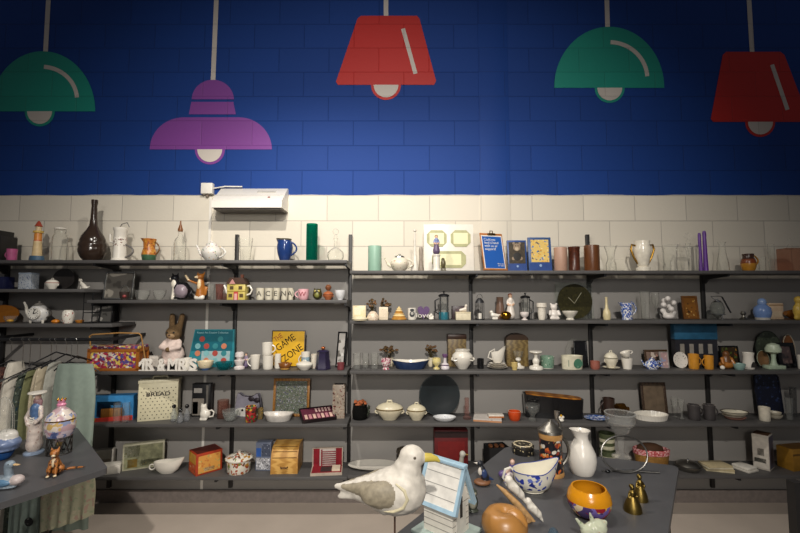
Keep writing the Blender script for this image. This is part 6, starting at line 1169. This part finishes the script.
# low rail below the table with two long cloths
YL = 2.95; zl = zpx(476, YL); xa, xb = xpx(0, YL, zl), xpx(92, YL, zl)
t = thing('low_rail', 'low black rail half hidden below the left display table', 'clothes rail', ((xa + xb) / 2, YL, 0))
B().tube([(xa - (xa + xb) / 2, 0, zl), ((xb - xa) / 2, 0, zl)], .009).out('bar', BLK, t)
for s_ in (-1, 1): B().tube([(s_ * (xb - xa) / 2 * .16, 0, 0), (s_ * (xb - xa) / 2 * .16, 0, zl)], .008).out('leg', BLK, t)
cloth('curtain', 'grey green cloth with a round black emblem hanging below the left table', 'cloth', 11, 41, 475, 538, YL, m('7E8C84', .85), 4, .06, 'cloths below the left table', seed=21, top=.9)
o = [q for q in bpy.data.objects if q.get('label', '').startswith('grey green cloth with a round')][0]
B().lathe([(0, 0), (.028, 0), (.028, .003), (0, .003)], seg=24).xf(Matrix.Translation((.06, -.040, zpx(521, YL - .03) - o.location.z)) @ Matrix.Rotation(PI / 2, 4, 'X')).out('emblem', fl('1A1C1E', ['8A8E88', '1A1C1E'], 60, .4, .8), o)
cloth('curtain', 'cream cloth with faded pink and green flowers, its hem rising to the right', 'cloth', 41, 94, 475, 532, YL - .02, fl('ABA98E', ['B8B096', '98A084', 'AE9484', 'B4B094'], 26, .55, .85), 5, .07, 'cloths below the left table', hem=.30, seed=23, top=.97)
# ================================================================ left display table
p = tplace(-12, 29, 457, 488); t = thing('duck_decoy', 'blue, white and pink painted wooden duck facing right', 'duck ornament', p.loc); L = p.w
blob('body', [('e', (-.1, 0, .22), (.5, .24, .2), 0), ('e', (.3, 0, .26), (.22, .2, .17), 2), ('c', (-.45, 0, .25), (-.7, 0, .34), .13, .05, 0), ('c', (.02, 0, .4), (-.02, 0, .68), .13, .13, 1), ('e', (.03, 0, .76), (.17, .14, .13), 1), ('e', (-.1, -.2, .22), (.34, .08, .12), 3), ('e', (-.1, 0, .05), (.45, .22, .06), 0)], L, [m('8E9AA4', .4), m('84929E', .4), m('C4B6B2', .4), m('5A7E9C', .4)], t, .03)
B().tube([(L * .17, 0, L * .76), (L * .30, 0, L * .75), (L * .36, 0, L * .755)], [L * .06, L * .045, L * .02], flat=.6).out('bill', m('C8A87A', .4), t)
for s_ in (-1, 1): B().ell((L * .08, s_ * L * .125, L * .80), L * .02).out('eye', BLACKG, t)
p = tplace(43, 68, 447, 475); t = thing('cat_ornament', 'orange tabby cat ornament sitting on the left table with its tail stretched behind', 'cat ornament', p.loc, .35); h = p.h
blob('body', [('c', (.02, .08, .16), (0, -.03, .52), .21, .13, 0), ('e', (0, -.10, .76), (.155, .15, .145), 0), ('c', (-.09, -.07, .86), (-.12, -.06, .98), .055, .02, 0), ('c', (.09, -.07, .86), (.12, -.06, .98), .055, .02, 0), ('c', (-.09, -.17, .5), (-.11, -.28, .03), .075, .055, 0), ('c', (.09, -.17, .5), (.11, -.28, .03), .075, .055, 0), ('e', (0, -.17, .44), (.1, .07, .16), 1), ('e', (0, -.22, .71), (.075, .06, .055), 1),
    ('e', (-.17, .04, .15), (.11, .18, .15), 0), ('e', (.17, .04, .15), (.11, .18, .15), 0), ('c', (.1, .2, .06), (.45, .28, .05), .06, .055, 2), ('c', (.45, .28, .05), (.85, .2, .06), .055, .035, 2), ('e', (-.11, -.33, .03), (.06, .07, .035), 1), ('e', (.11, -.33, .03), (.06, .07, .035), 1)], h,
     [fl('A8682E', ['4A2A10', '6A4220'], 55, .6, .45), m('D8C4A0', .5), fl('9A5E28', ['3A2410'], 45, .65, .45)], t, .022)
for s_ in (-1, 1): B().ell((s_ * h * .065, -h * .235, h * .785), (h * .022, h * .012, h * .022)).out('eye', m('2A2A12', .2), t)
B().ell((0, -h * .28, h * .735), (h * .022, h * .012, h * .014)).out('nose', m('A86A5A', .4), t)
p = tplace(25, 44, 391, 453); t = thing('figurine', 'tall porcelain lady figurine with a wide white hat and blue laced bodice', 'figurine', p.loc); h = p.h; PF = fl('C8BAB0', ['A88A80', 'D8CCC4', '9A94A0'], 50, .4, .35)
blob('body', [('c', (0, 0, .02), (0, 0, .22), .15, .12, 0), ('c', (0, 0, .22), (0, 0, .44), .13, .09, 0), ('c', (0, 0, .44), (0, 0, .6), .09, .10, 1), ('c', (0, 0, .62), (.01, 0, .72), .035, .03, 2), ('e', (.02, -.01, .80), (.06, .065, .075), 2), ('c', (-.10, 0, .60), (-.16, -.05, .46), .045, .04, 0), ('c', (-.16, -.05, .46), (-.08, -.10, .36), .04, .035, 0), ('c', (.10, 0, .60), (.16, -.05, .46), .045, .04, 0), ('c', (.16, -.05, .46), (.08, -.1, .38), .04, .035, 0)], h, [PF, m('4E6A92', .4), m('C8A898', .4)], t, .02)
hd = blob('hair', [('e', (0, .02, .83), (.085, .075, .085), 0), ('c', (.07, .02, .82), (.07, 0, .68), .04, .03, 0)], h, [m('8A6A6E', .4)], t, .022)
B().lathe([(0, h * .90), (h * .065, h * .90), (h * .07, h * .94), (h * .155, h * .965), (h * .155, h * .985), (h * .05, h * .99), (0, h * .99)], seg=24).out('hat', WH, t)
b = B()
for k in range(4): b.tube([(-h * .05, -h * .092, h * (.46 + .035 * k)), (h * .05, -h * .094, h * (.485 + .035 * k))], h * .007, seg=5); b.tube([(h * .05, -h * .093, h * (.46 + .035 * k)), (-h * .05, -h * .095, h * (.485 + .035 * k))], h * .007, seg=5)
b.out('bodice_laces', WH, t)
B().lathe(solid([(h * .17, 0), (h * .17, h * .025), (h * .14, h * .04)]), seg=24).out('base', m('8A9AB0', .35), t); t.scale = (.78, .85, 1)
p = tplace(43, 76, 400, 453); t = thing('ginger_jar', 'pastel porcelain jar with a crowned lid on a dark wire lattice foot', 'jar', p.loc); w, h = p.w, p.h
PAST = fl('C8BCC0', ['B89AA0', '8A94B4', 'D8CCC0', 'C8A86A'], 26, .8, .3)
b = B()
for k in range(12):
    a0 = k * PI / 6
    for dr in (1, -1): b.tube([(w * .40 * math.cos(a0 + dr * u * .55), w * .40 * math.sin(a0 + dr * u * .55), h * .30 * u) for u in (0, .33, .66, 1)], .0022, seg=5)
for z in (.0, .3): b.tube([(w * .40 * math.cos(a), w * .40 * math.sin(a), h * z + .003) for a in [i * PI / 12 for i in range(24)]], .003, seg=6, closed=True)
b.out('wire_foot', m('2A2622', .4), t)
B().lathe(sp(hollow([(.45, .30), (.8, .33), (.98, .45), (1, .55), (.95, .63)], .05, .31), w, h), seg=36, mz=[(0, 0), (.55, 1), (.75, 0)]).out('body', [PAST, fl('6E7CA4', ['C8B8C0', '4E5A86', 'B88A94'], 30, .75, .3)], t)
B().lathe(sp(solid([(.97, .63), (.97, .655)]), w, h), seg=36).out('gold_band', GOLD, t)
l = B().lathe(sp([(0, .655), (1.0, .655), (.9, .72), (.5, .82), (.3, .86), (.28, .89), (0, .89)], w, h), seg=36).out('lid', PAST, t)
for k in range(10): a = k * PI / 5; B().ell((w * .40 * math.cos(a), w * .40 * math.sin(a), h * .745), w * .022, 0, 1).out('stud', m('3A3A5A', .3), l)
B().lathe(sp(solid([(.28, .89), (.32, .92), (.22, .95), (.3, 1.0)]), w, h)).out('finial', PINK, l)
for k in range(6): a = k * PI / 3; B().ell((w * .13 * math.cos(a), w * .13 * math.sin(a), h * 1.01), (w * .035, w * .035, h * .03), 0, 1).out('crown_point', GOLD, l)
p = tplace(-14, 17, 451, 459); turned('dish', 'deep blue glazed dish at the left edge of the left table', 'dish', p, DISH, m('1A4A86', .15), .06, sy=.8)
pp = p; p = tplace(-10, 19, 397, 459); t = thing('glass_dome', 'clear glass dome over a white and blue shell in the blue dish', 'cake dome', (pp.X, pp.Y, pp.z + pp.h + .001)); w, h = p.w * .9, p.h - pp.h
B().lathe(sp([(1, 0), (1, .5), (.85, .8), (.5, .95), (.1, 1), (.1, 1.05), (0, 1.06)], w, h), sy=.8).out('dome', GLS, t)
b = B()
for k in range(10): a = k * PI / 5; b.tube([(w / 2 * r * math.cos(a), w / 2 * r * math.sin(a) * .8, h * z) for r, z in ((1, 0), (1, .5), (.85, .8), (.5, .95), (.1, 1))], .0012, seg=4)
b.out('ribs', m('A8A49A', .4), t)
blob('shell', [('e', (0, 0, .14), (.34, .26, .14), 0), ('e', (.08, 0, .28), (.2, .16, .12), 1), ('e', (0, 0, .02), (.3, .25, .03), 0)], h, [m('6E7EA0', .3), m('D0CCC4', .3)], t, .03)
# ================================================================ right display table
YG = 1.37; u = YG / 420; gx, gz = (395 - 400) * u, ZT
def g(px, py): return ((px - 395) * u, zpx(py, YG) - gz)          # in the bird's own frame
t = thing('seagull', 'white and grey carved seagull on a thin rod, facing right, in front of the shelves', 'bird ornament', (gx, YG, gz)); 
def G(px, py, dy=0): x, z = g(px, py); return (x, dy, z)
r = lambda q: q * u
blob('body', [('c', G(403, 488), G(388, 491), r(23.5), r(21), 0), ('c', G(388, 491), G(362, 489), r(20), r(11), 0), ('c', G(362, 488), G(338, 486), r(9), r(2.6), 0), ('c', G(366, 491), G(342, 496), r(9), r(3), 0),
              ('c', G(405, 478), G(409, 462), r(17), r(12), 0), ('e', G(411.5, 456.5), (r(13), r(11.5), r(11.5)), 0), ('c', G(418, 458), G(423, 457.5), r(7), r(4.6), 0), ('e', G(398, 496), (r(24), r(20), r(17)), 0),
              ('e', G(386, 488, -r(14)), (r(24), r(9), r(13)), 1), ('e', G(386, 488, r(14)), (r(24), r(9), r(13)), 1), ('c', G(372, 485, -r(11)), G(345, 485, -r(3)), r(8), r(2.2), 1), ('c', G(372, 485, r(11)), G(345, 485, r(3)), r(8), r(2.2), 1)], 1.0,
     [m('CFC8BC', .55, var=.12, sc_=50), m('8E8470', .6, var=.22, sc_=70)], t, .0045, 5)
B().tube([G(422, 457.5), G(430, 457.5), G(435.5, 459), G(438.5, 461.5)], [r(4.6), r(4), r(2.6), r(1)], seg=12).out('beak', m('C2AE4E', .4), t)
for s_ in (-1, 1): B().ell(G(414, 454, s_ * r(10.6)), (r(1.4), r(.8), r(1.4))).out('eye', m('5A5044', .3), t)
for s_ in (-1, 1): B().tube([G(px, py, s_ * r(dy)) for px, py, dy in ((396, 475, 19.5), (404, 481, 21), (406.5, 489, 21.5), (403, 497, 20.5), (394, 502, 18.5), (382, 503, 15))], [r(.7), r(1.6), r(1.9), r(1.7), r(1.3), r(.6)], seg=8).out('wing_edge', m('CFC5A4', .55), t)
zb_ = zpx(512, YG) - gz
B().tube([(0, 0, 0), (0, 0, zb_ + r(8))], .003).out('rod', m('4A3226', .5), t); B().lathe(solid([(.035, 0), (.035, .006)]), seg=24).out('rod_base', m('4A3226', .5), t)
# beach hut bird house
YH = 1.60; xh = xpx(446, YH, 1.05); t = thing('bird_house', 'white beach hut bird house with a pale blue trimmed steep roof', 'bird house', (xh, YH, ZT), .86)
w, L = .105, .125; he = zpx(503, YH - .06) - ZT; hr = zpx(467, YH - .04) - ZT
PLK = m('D2CCC0', .55, var=.06); BLT = m('9DBACB', .5)
b = B().prism([(-w / 2, .012), (w / 2, .012), (w / 2, he), (0, hr - .012), (-w / 2, he)], -L / 2, L / 2); b.out('walls', PLK, t)
b = B()
for k in range(1, 6): b.box(w + .002, L + .002, .0022, (0, 0, .012 + he * k / 6))
b.out('plank_grooves', m('8E8A82', .7), t)
B().box(w + .07, L + .07, .012, base=True, bev=.003).out('base_board', m('A8B8B0', .5), t)
ov = .018; an = math.atan2(hr - he, w / 2); ln = math.hypot(hr - he, w / 2) + ov * 1.6
for s_ in (-1, 1):
    M0 = Matrix.Translation((0, 0, hr)) @ Matrix.Rotation(s_ * an, 4, 'Y')
    b = B().box(ln, L + 2 * ov, .007, (s_ * ln / 2, 0, 0)); b.xf(M0); rf = b.out('roof_slope', m('D8D4CC', .55), t)
    b = B()
    for k in range(1, 4): b.box(.002, L + 2 * ov - .02, .0085, (s_ * ln * k / 4, 0, 0))
    b.xf(M0); b.out('board_grooves', m('7E7C78', .7), rf)
    b = B()
    for e in (-1, 1): b.box(ln, .012, .016, (s_ * ln / 2, e * (L / 2 + ov), 0))
    b.xf(M0); b.out('barge_boards', BLT, rf)
    B().box(.014, L + 2 * ov, .012, (s_ * (ln - .005), 0, 0)).xf(M0).out('eave_board', BLT, rf)
B().box(.03, L + 2 * ov + .012, .012, (0, 0, hr + .006), bev=.003).out('ridge_cap', BLT, t)
B().box(.016, .004, .07, (0, -L / 2 - .001, he * .55), base=True).out('entrance_slit', m('2A2622', .8), t)
B().box(w * .6, .003, he * .8, (0, -L / 2 - .0005, .013), base=True).out('door_panel', m('C8C4BA', .55), t)
# behind the hut
p = place(449, 463, 450, 'R5', .25); figure('duck_figurine', 'small grey and white duck figurine behind the bird house roof', 'bird figurine', p, [('c', (-.35, 0, .2), (.25, 0, .22), .16, .2, 0), ('c', (.25, 0, .3), (.3, 0, .7), .14, .12, 0), ('e', (.33, 0, .82), .16, 1), ('c', (.45, 0, .8), (.62, 0, .77), .06, .03, 2), ('e', (-.05, 0, .06), (.4, .18, .06), 0)], [m('A8A49A', .4), m('C8C4BA', .4), m('B89A4A', .4)], .04)
p = tplace(473, 491, 458, 485); figure('bird_figurine', 'black, blue and white bird figurine perched on a brown rock', 'bird figurine', p, [('e', (0, 0, .1), (.34, .26, .12), 2), ('c', (.12, 0, .28), (-.02, 0, .58), .16, .15, 0), ('e', (-.08, -.02, .8), (.13, .12, .12), 0), ('c', (-.18, -.04, .8), (-.32, -.06, .84), .05, .02, 3), ('c', (.15, 0, .3), (.42, .02, .18), .1, .04, 1), ('e', (.06, -.13, .45), (.12, .05, .17), 1), ('e', (-.1, -.1, .52), (.08, .07, .15), 3)], [m('22242A', .3), m('2E3E66', .3), m('7A5236', .5), m('C8C0B4', .4)], .028)
p = tplace(464, 480, 487, 511); figure('figurine', 'dark grey green owl figurine in the shadow of the bird house', 'figurine', p, [('e', (0, 0, .36), (.28, .25, .36), 0), ('e', (0, -.04, .78), (.24, .22, .2), 0), ('e', (-.1, -.22, .8), (.07, .04, .07), 1), ('e', (.1, -.22, .8), (.07, .04, .07), 1), ('e', (0, -.2, .4), (.16, .1, .24), 1), ('e', (0, 0, .04), (.3, .26, .05), 0)], [m('3E4238', .4), m('8A8878', .4)], .03)
p = tplace(499, 521, 459, 479); t = figure('figurine', 'white and purple porcelain lady figurine seated behind the blue and white sauce boat', 'figurine', p, [('e', (.0, 0, .2), (.55, .38, .22), 0), ('e', (-.35, -.05, .25), (.28, .24, .2), 1), ('c', (.1, 0, .3), (.12, 0, .62), .22, .17, 1), ('e', (.12, -.03, .84), (.13, .12, .14), 2), ('e', (.13, .03, .9), (.14, .12, .11), 3), ('c', (.02, -.06, .58), (-.25, -.16, .4), .09, .08, 2), ('c', (.24, -.05, .58), (.45, -.1, .38), .1, .09, 0)], [fl('D0C4C0', ['8A6A7A', 'A88A98', 'D8D0CC'], 45, .45), m('5A4A7A', .35), m('C8A898', .4), m('6A4E3E', .5)], .03)
p = tplace(511.5, 534, 443, 453); t = thing('trinket_box', 'round black and cream patterned lidded trinket box', 'trinket box', p.loc); w, h = p.w, p.h
PTN = fl('1C1A18', ['C8B890', 'A8946A', 'C8B890'], 42, .42, .4)
B().lathe(sp(solid([(.92, 0), (.95, .05), (.95, .62)]), w, h), seg=32).out('box', PTN, t); l = B().lathe(sp(solid([(1, .62), (1, .82), (.9, .9), (.6, .94)]), w, h), seg=32, mz=[(0, 0), (.2, 1)]).out('lid', [m('CFC0A0', .4), fl('2A2620', ['C8B890', 'D8CCB0'], 55, .42, .4)], t); B().tube([(w * .40 * math.cos(a), w * .40 * math.sin(a), h * .9) for a in [i * PI / 14 for i in range(28)]], w * .03, closed=True, seg=6).out('rim_ring', m('CFC0A0', .4), l)
p = tplace(538, 564, 432, 474); t = thing('beer_stein', 'beer stein with a pewter lid and orange flowers on black, beside the white jug', 'beer stein', p.loc); w, h = p.w, p.h
B().lathe(sp(hollow([(1.0, 0), (1.02, .06), (.95, .1), (.9, .5), (.88, .86), (.94, .9), (.94, 1)], .06), w, h), seg=32, mz=[(0, 1), (.12, 0), (.82, 1)]).out('body', [fl('1E1C22', ['C8622A', 'C8A06A', '8A3A2A', 'D8CFC0'], 34, .60, .35), m('B88A52', .4)], t)
l = B().lathe(sp([(0, 1.0), (.98, 1.0), (.95, 1.06), (.75, 1.1), (.6, 1.16), (.25, 1.24), (.15, 1.26), (.12, 1.3), (0, 1.3)], w, h), seg=32).out('lid', PEW, t)
B().tube([(w * .42, 0, h * 1.04), (w * .4, 0, h * 1.22), (w * .28, 0, h * 1.32), (w * .30, 0, h * 1.5)], [w * .06, w * .07, w * .08, w * .12]).out('thumb_lift', metal('B8B4AC', .35), l)
B().tube(loop(w * .42, h * .2, h * .92, w * .32), w * .07).out('handle', PEW, t)
p = tplace(567, 597, 430, 473); t = thing('jug', 'tall white jug with a narrow neck and flared lip, faint flowers near its foot', 'jug', p.loc); w, h = p.w, p.h
b = B().lathe(sp(hollow([(.72, 0), (.78, .03), (.93, .16), (1, .32), (.94, .48), (.66, .68), (.47, .8), (.46, .9), (.62, 1)], .05), w, h), seg=36, mz=[(0, 1), (.16, 0)])
for v in b.bm.verts:
    if v.co.z > h * .86:
        c = -v.co.x / (w / 2)
        if c > .1: v.co.x -= (c - .1) * w * .22; v.co.z += (c - .1) * h * .05
b.out('body', [m('DCD6CC', .22, var=.02), fl('DCD6CC', ['8A9AB0', 'A88AA0', 'C8B8A0'], 70, .28)], t)
B().tube([(w * .03, w * .18, h * .93), (w * .05, w * .32, h * .97), (w * .06, w * .46, h * .85), (w * .06, w * .50, h * .68), (w * .05, w * .42, h * .56)], w * .045).out('handle', m('DCD6CC', .22), t)
figure('flower_ornament', 'small cream and yellow flower ornament behind the white jug lip', 'ornament', place(556, 566, 414, 'R4', .05), [('e', (0, 0, .2), (.4, .3, .2), 0), ('e', (-.2, 0, .55), (.25, .2, .2), 0), ('e', (.2, 0, .6), (.25, .2, .2), 0), ('e', (0, -.05, .8), (.15, .12, .18), 1)], [WH, YEL], .05)
p = tplace(511, 556, 469, 491); t = thing('sauce_boat', 'white sauce boat with blue flowers and a high curved lip', 'sauce boat', p.loc, .12)
w, h = p.w, p.h
b = B().lathe(sp(hollow([(.42, 0), (.5, .03), (.5, .07), (.75, .25), (.95, .6), (.98, .82), (1, 1)], .04), w, h), seg=48, sy=.74)
for v in b.bm.verts:
    c = v.co.x / (w / 2); q = max(0, v.co.z / h - .25)
    if c > 0: v.co.z += c ** 2.0 * q * h * .62; v.co.x += c * c * q * w * .16; v.co.y *= 1 - .34 * c * c * min(1, q * 1.3)
for f in b.bm.faces:
    c = f.calc_center_median(); r_ = math.hypot(c.x, c.y / .62) 
    f.material_index = 1 if (f.normal.dot(Vector((c.x, c.y, 0))) > 0 and c.z < h * 1.6 and c.z > h * .2) else 0
b.out('body', [m('DCD6C4', .2, var=.02), fl('D8D4C8', ['2A3A9A', '5A6AB8', 'D8D4C8', '1E2A7A', 'D8D4C8'], 32, .62, .2)], t)
b = B(); b.tube([(w * .5 * math.cos(a) * (1 + max(0, math.cos(a)) ** 2 * .24), w * .37 * math.sin(a) * (1 - .33 * max(0, math.cos(a)) ** 2), h * (1.0 + .46 * max(0, math.cos(a)) ** 2.0)) for a in [i * PI / 24 for i in range(48)]], w * .011, closed=True, seg=6); b.out('blue_rim', m('2E3E8A', .3), t)
B().tube([(-w * .46, 0, h * .3), (-w * .66, 0, h * .35), (-w * .74, 0, h * .7), (-w * .68, 0, h * 1.05), (-w * .56, 0, h * 1.12), (-w * .47, 0, h * .95)], w * .03).out('handle', fl('D8D4C8', ['5A5AA0', '8A7AA8'], 50, .45), t)
# driftwood with two white birds
p = tplace(499, 540, 480, 521); t = thing('driftwood_birds', 'piece of tan driftwood with two small white birds perched on it', 'ornament', (p.X, p.Y, p.z)); s_ = p.s
def Q(px, py, dy=0): return ((px - 519.5) * s_, dy, zpx(py, p.Y) - ZT)
B().tube([Q(498, 487, .02), Q(506, 493, .01), Q(516, 503), Q(526, 514), Q(534, 522)], [.003, .010, .013, .012, .006], seg=10).out('driftwood', m('B08A5A', .7, var=.25, sc_=70), t)
B().lathe(solid([(.025, 0), (.03, .008), (.012, .02)]), seg=16, off=(Q(524, 512)[0], 0, 0)).out('foot', m('8A6A44', .7), t)
for bx, by, sc2, tx in ((513, 487, 1.15, -1), (531, 507, 1.0, -1)):
    o = blob('bird', [('c', (-.1, 0, 0), (.25, 0, -.35), .2, .16, 0), ('e', (-.2, 0, .2), .17, 0), ('c', (.25, 0, -.35), (.45, 0, -.68), .13, .05, 0), ('c', (-.3, 0, .2), (-.48, 0, .16), .05, .02, 1), ('e', (.08, -.16, -.12), (.1, .06, .22), 0)], .085 * sc2, [m('D8D2C6', .5), m('8A7A5A', .5)], t, .05)
    c = Q(bx, by, -.018); zz = [v.co.z for v in o.data.vertices]; o.data.transform(Matrix.Translation((c[0], c[1] - .004, c[2] - (max(zz) + min(zz)) / 2)))
p = tplace(481, 528, 509, 541); t = thing('wooden_apple', 'polished orange wooden apple at the bottom edge of the picture', 'ornament', p.loc); w, h = p.w, p.h
b = B().lathe(sp([(0, .06), (.2, .02), (.45, 0), (.8, .14), (1, .48), (.97, .7), (.75, .93), (.45, 1), (.2, .95), (0, .80)], w, h), seg=48)
for v in b.bm.verts:
    a = math.atan2(v.co.y, v.co.x); v.co.z -= h * .22 * math.exp(-((a + .5) / .3) ** 2) * (v.co.z / h) ** 3 ; 
b.out('fruit', m('A8763C', .34, var=.22, sc_=9), t)
p = tplace(566, 612, 487, 515); t = thing('flower_bowl', 'round yellow orange bowl painted with purple and red flowers on its lower half', 'bowl', p.loc); w, h = p.w, p.h
b = B().lathe(sp(hollow([(.5, 0), (.58, .03), (.8, .16), (.96, .38), (1, .58), (.93, .82), (.82, .95), (.78, 1)], .07), w, h), seg=48, mz=[(0, 1), (.6, 0)])
for f in b.bm.faces:
    c = f.calc_center_median()
    if f.normal.dot(Vector((c.x, c.y, 0))) < 0 and c.z > h * .06: f.material_index = 0
b.out('bowl', [m('CF8A14', .22, var=.04), fl('C8A84A', ['6A5A9A', '8A1E2A', 'D8C4A0', '4A3A6A', 'A84A5A'], 26, .95, .25)], t)
tag(B().lathe([(0, 0), (w * .28, 0), (w * .39, h * .2), (w * .38, h * .42), (w * .2, h * .5), (0, h * .52)], seg=24).out('dried_petals', fl('6A4A3A', ['8A8AA0', '4A5A8A', '3A2A22'], 60, .5, .8), None, (p.X, p.Y, p.z + h * .075)), 'dried petals and beads lying inside the yellow orange bowl', 'potpourri')
p = tplace(579, 607, 512, 541); figure('glass_fish', 'greenish white glass fish ornament with orange spots at the bottom edge', 'ornament', p, [('c', (-.25, 0, .35), (.2, 0, .45), .22, .3, 0), ('c', (-.3, 0, .4), (-.6, 0, .75), .14, .05, 0), ('c', (.2, 0, .5), (.42, 0, .62), .22, .1, 0), ('c', (.0, 0, .6), (-.1, 0, .95), .12, .04, 0), ('e', (0, 0, .06), (.3, .22, .08), 0)], [fl('B8BCA4', ['C8823A', '8A9A7A', 'D8D8C8'], 45, .35, .08)], .03)
p = tplace(547, 559, 527, 538); t = thing('crystal', 'small faceted blue-tinted crystal between the apple and the flower bowl', 'ornament', p.loc); B().lathe(sp([(0, 0), (.6, 0), (1, .35), (.7, .75), (0, 1)], p.w, p.h), seg=6).out('crystal', gl('E4EEF4', '7A94A8', .2), t)
def lady(lab, p):
    t = thing('lady_bell', lab, 'bell', p.loc, 0, 'brass lady bells'); w, h = p.w, p.h
    B().lathe(sp(hollow([(1, 0), (1, .06), (.92, .2), (.7, .38), (.42, .55)], .05), w, h), seg=24).out('skirt', BRASS, t)
    blob('torso', [('c', (0, 0, .52), (0, 0, .68), .10, .12, 0), ('c', (0, 0, .68), (0, 0, .8), .05, .05, 0), ('e', (0, -.01, .87), (.085, .085, .09), 0), ('e', (0, .03, .91), (.1, .09, .09), 0), ('c', (-.11, 0, .68), (-.18, -.05, .54), .04, .035, 0), ('c', (-.18, -.05, .54), (-.06, -.13, .48), .035, .03, 0), ('c', (.11, 0, .68), (.18, -.05, .54), .04, .035, 0), ('c', (.18, -.05, .54), (.06, -.13, .48), .035, .03, 0)], h, [BRASS], t, .022)
lady('nearer of the two brass lady bells, standing in front', tplace(622.5, 642, 484, 511)); lady('farther of the two brass lady bells, standing behind', tplace(631.5, 648, 474, 500))
p = tplace(605, 637, 413, 457); t = thing('glass_comport', 'tall clear glass comport with a wide bowl, in front of the white flan dish', 'comport', p.loc); w, h = p.w, p.h; GC = gl('FFFFFE', 'F6F6F2', .07)
B().lathe(sp([(0, 0), (.62, 0), (.62, .03), (.3, .07), (.2, .14), (.26, .3), (.2, .42), (.28, .5), (.55, .58), (.62, .64), (.45, .67), (.42, .69), (.8, .72), (.96, .79), (1, 1), (.95, 1), (.91, .81), (.75, .76), (0, .75)], w, h), seg=36).out('comport', GC, t)
B().lathe(sp([(.985, .985), (1.02, .99), (1.02, 1.01), (.97, 1.01)], w, h), seg=36).out('rim', gl('FFFFFE', 'F6F6F2', .25), t)
p = tplace(601, 648, 436, 472); t = thing('ring_stand', 'silver grey metal ring stand with thin rods lying on the table', 'stand', p.loc); s_ = p.s
MR = metal('7A7874', .4); zc = zpx(454, p.Y) - ZT
B().tube([(s_ * 23 * math.cos(a), .02 * math.sin(a), zc + s_ * 16.5 * math.sin(a)) for a in [i * PI / 20 for i in range(40)]], .0045, seg=8, closed=True).out('ring', MR, t)
B().tube([(-s_ * 23, 0, .005), (s_ * 6, 0, .005), (s_ * 32, -.02, .005)], .0045).out('rod', MR, t); B().tube([(-s_ * 10, .0, .005), (-s_ * 8, 0, zc - s_ * 15)], .004).out('strut', MR, t); B().tube([(s_ * 8, .0, .005), (s_ * 8, 0, zc - s_ * 15)], .004).out('strut', MR, t)
B().ell((-s_ * 18, -.01, .008), (.012, .01, .008)).out('rod_end', BLACKG, t)
for k in range(2):
    p = place(599, 616, 445.5, 'R5', .55); p.loc = (p.X, p.Y, p.z + k * (p.h * .8 + .001) ); p.h *= .8
    t = thing('striped_mug', ('lower', 'upper')[k] + ' green striped cup stacked behind the metal ring stand', 'cup', p.loc, 0, 'green striped cups'); B().lathe(sp(hollow([(.85, 0), (.9, .1), (.92, .3), (.94, .5), (.96, .7), (1, .9), (1, 1)], .08), p.w, p.h), mz=[(0, 0), (.2, 1), (.38, 0), (.58, 1), (.78, 0)]).out('cup', [m('4A5236', .4), m('C8C4A8', .4)], t)
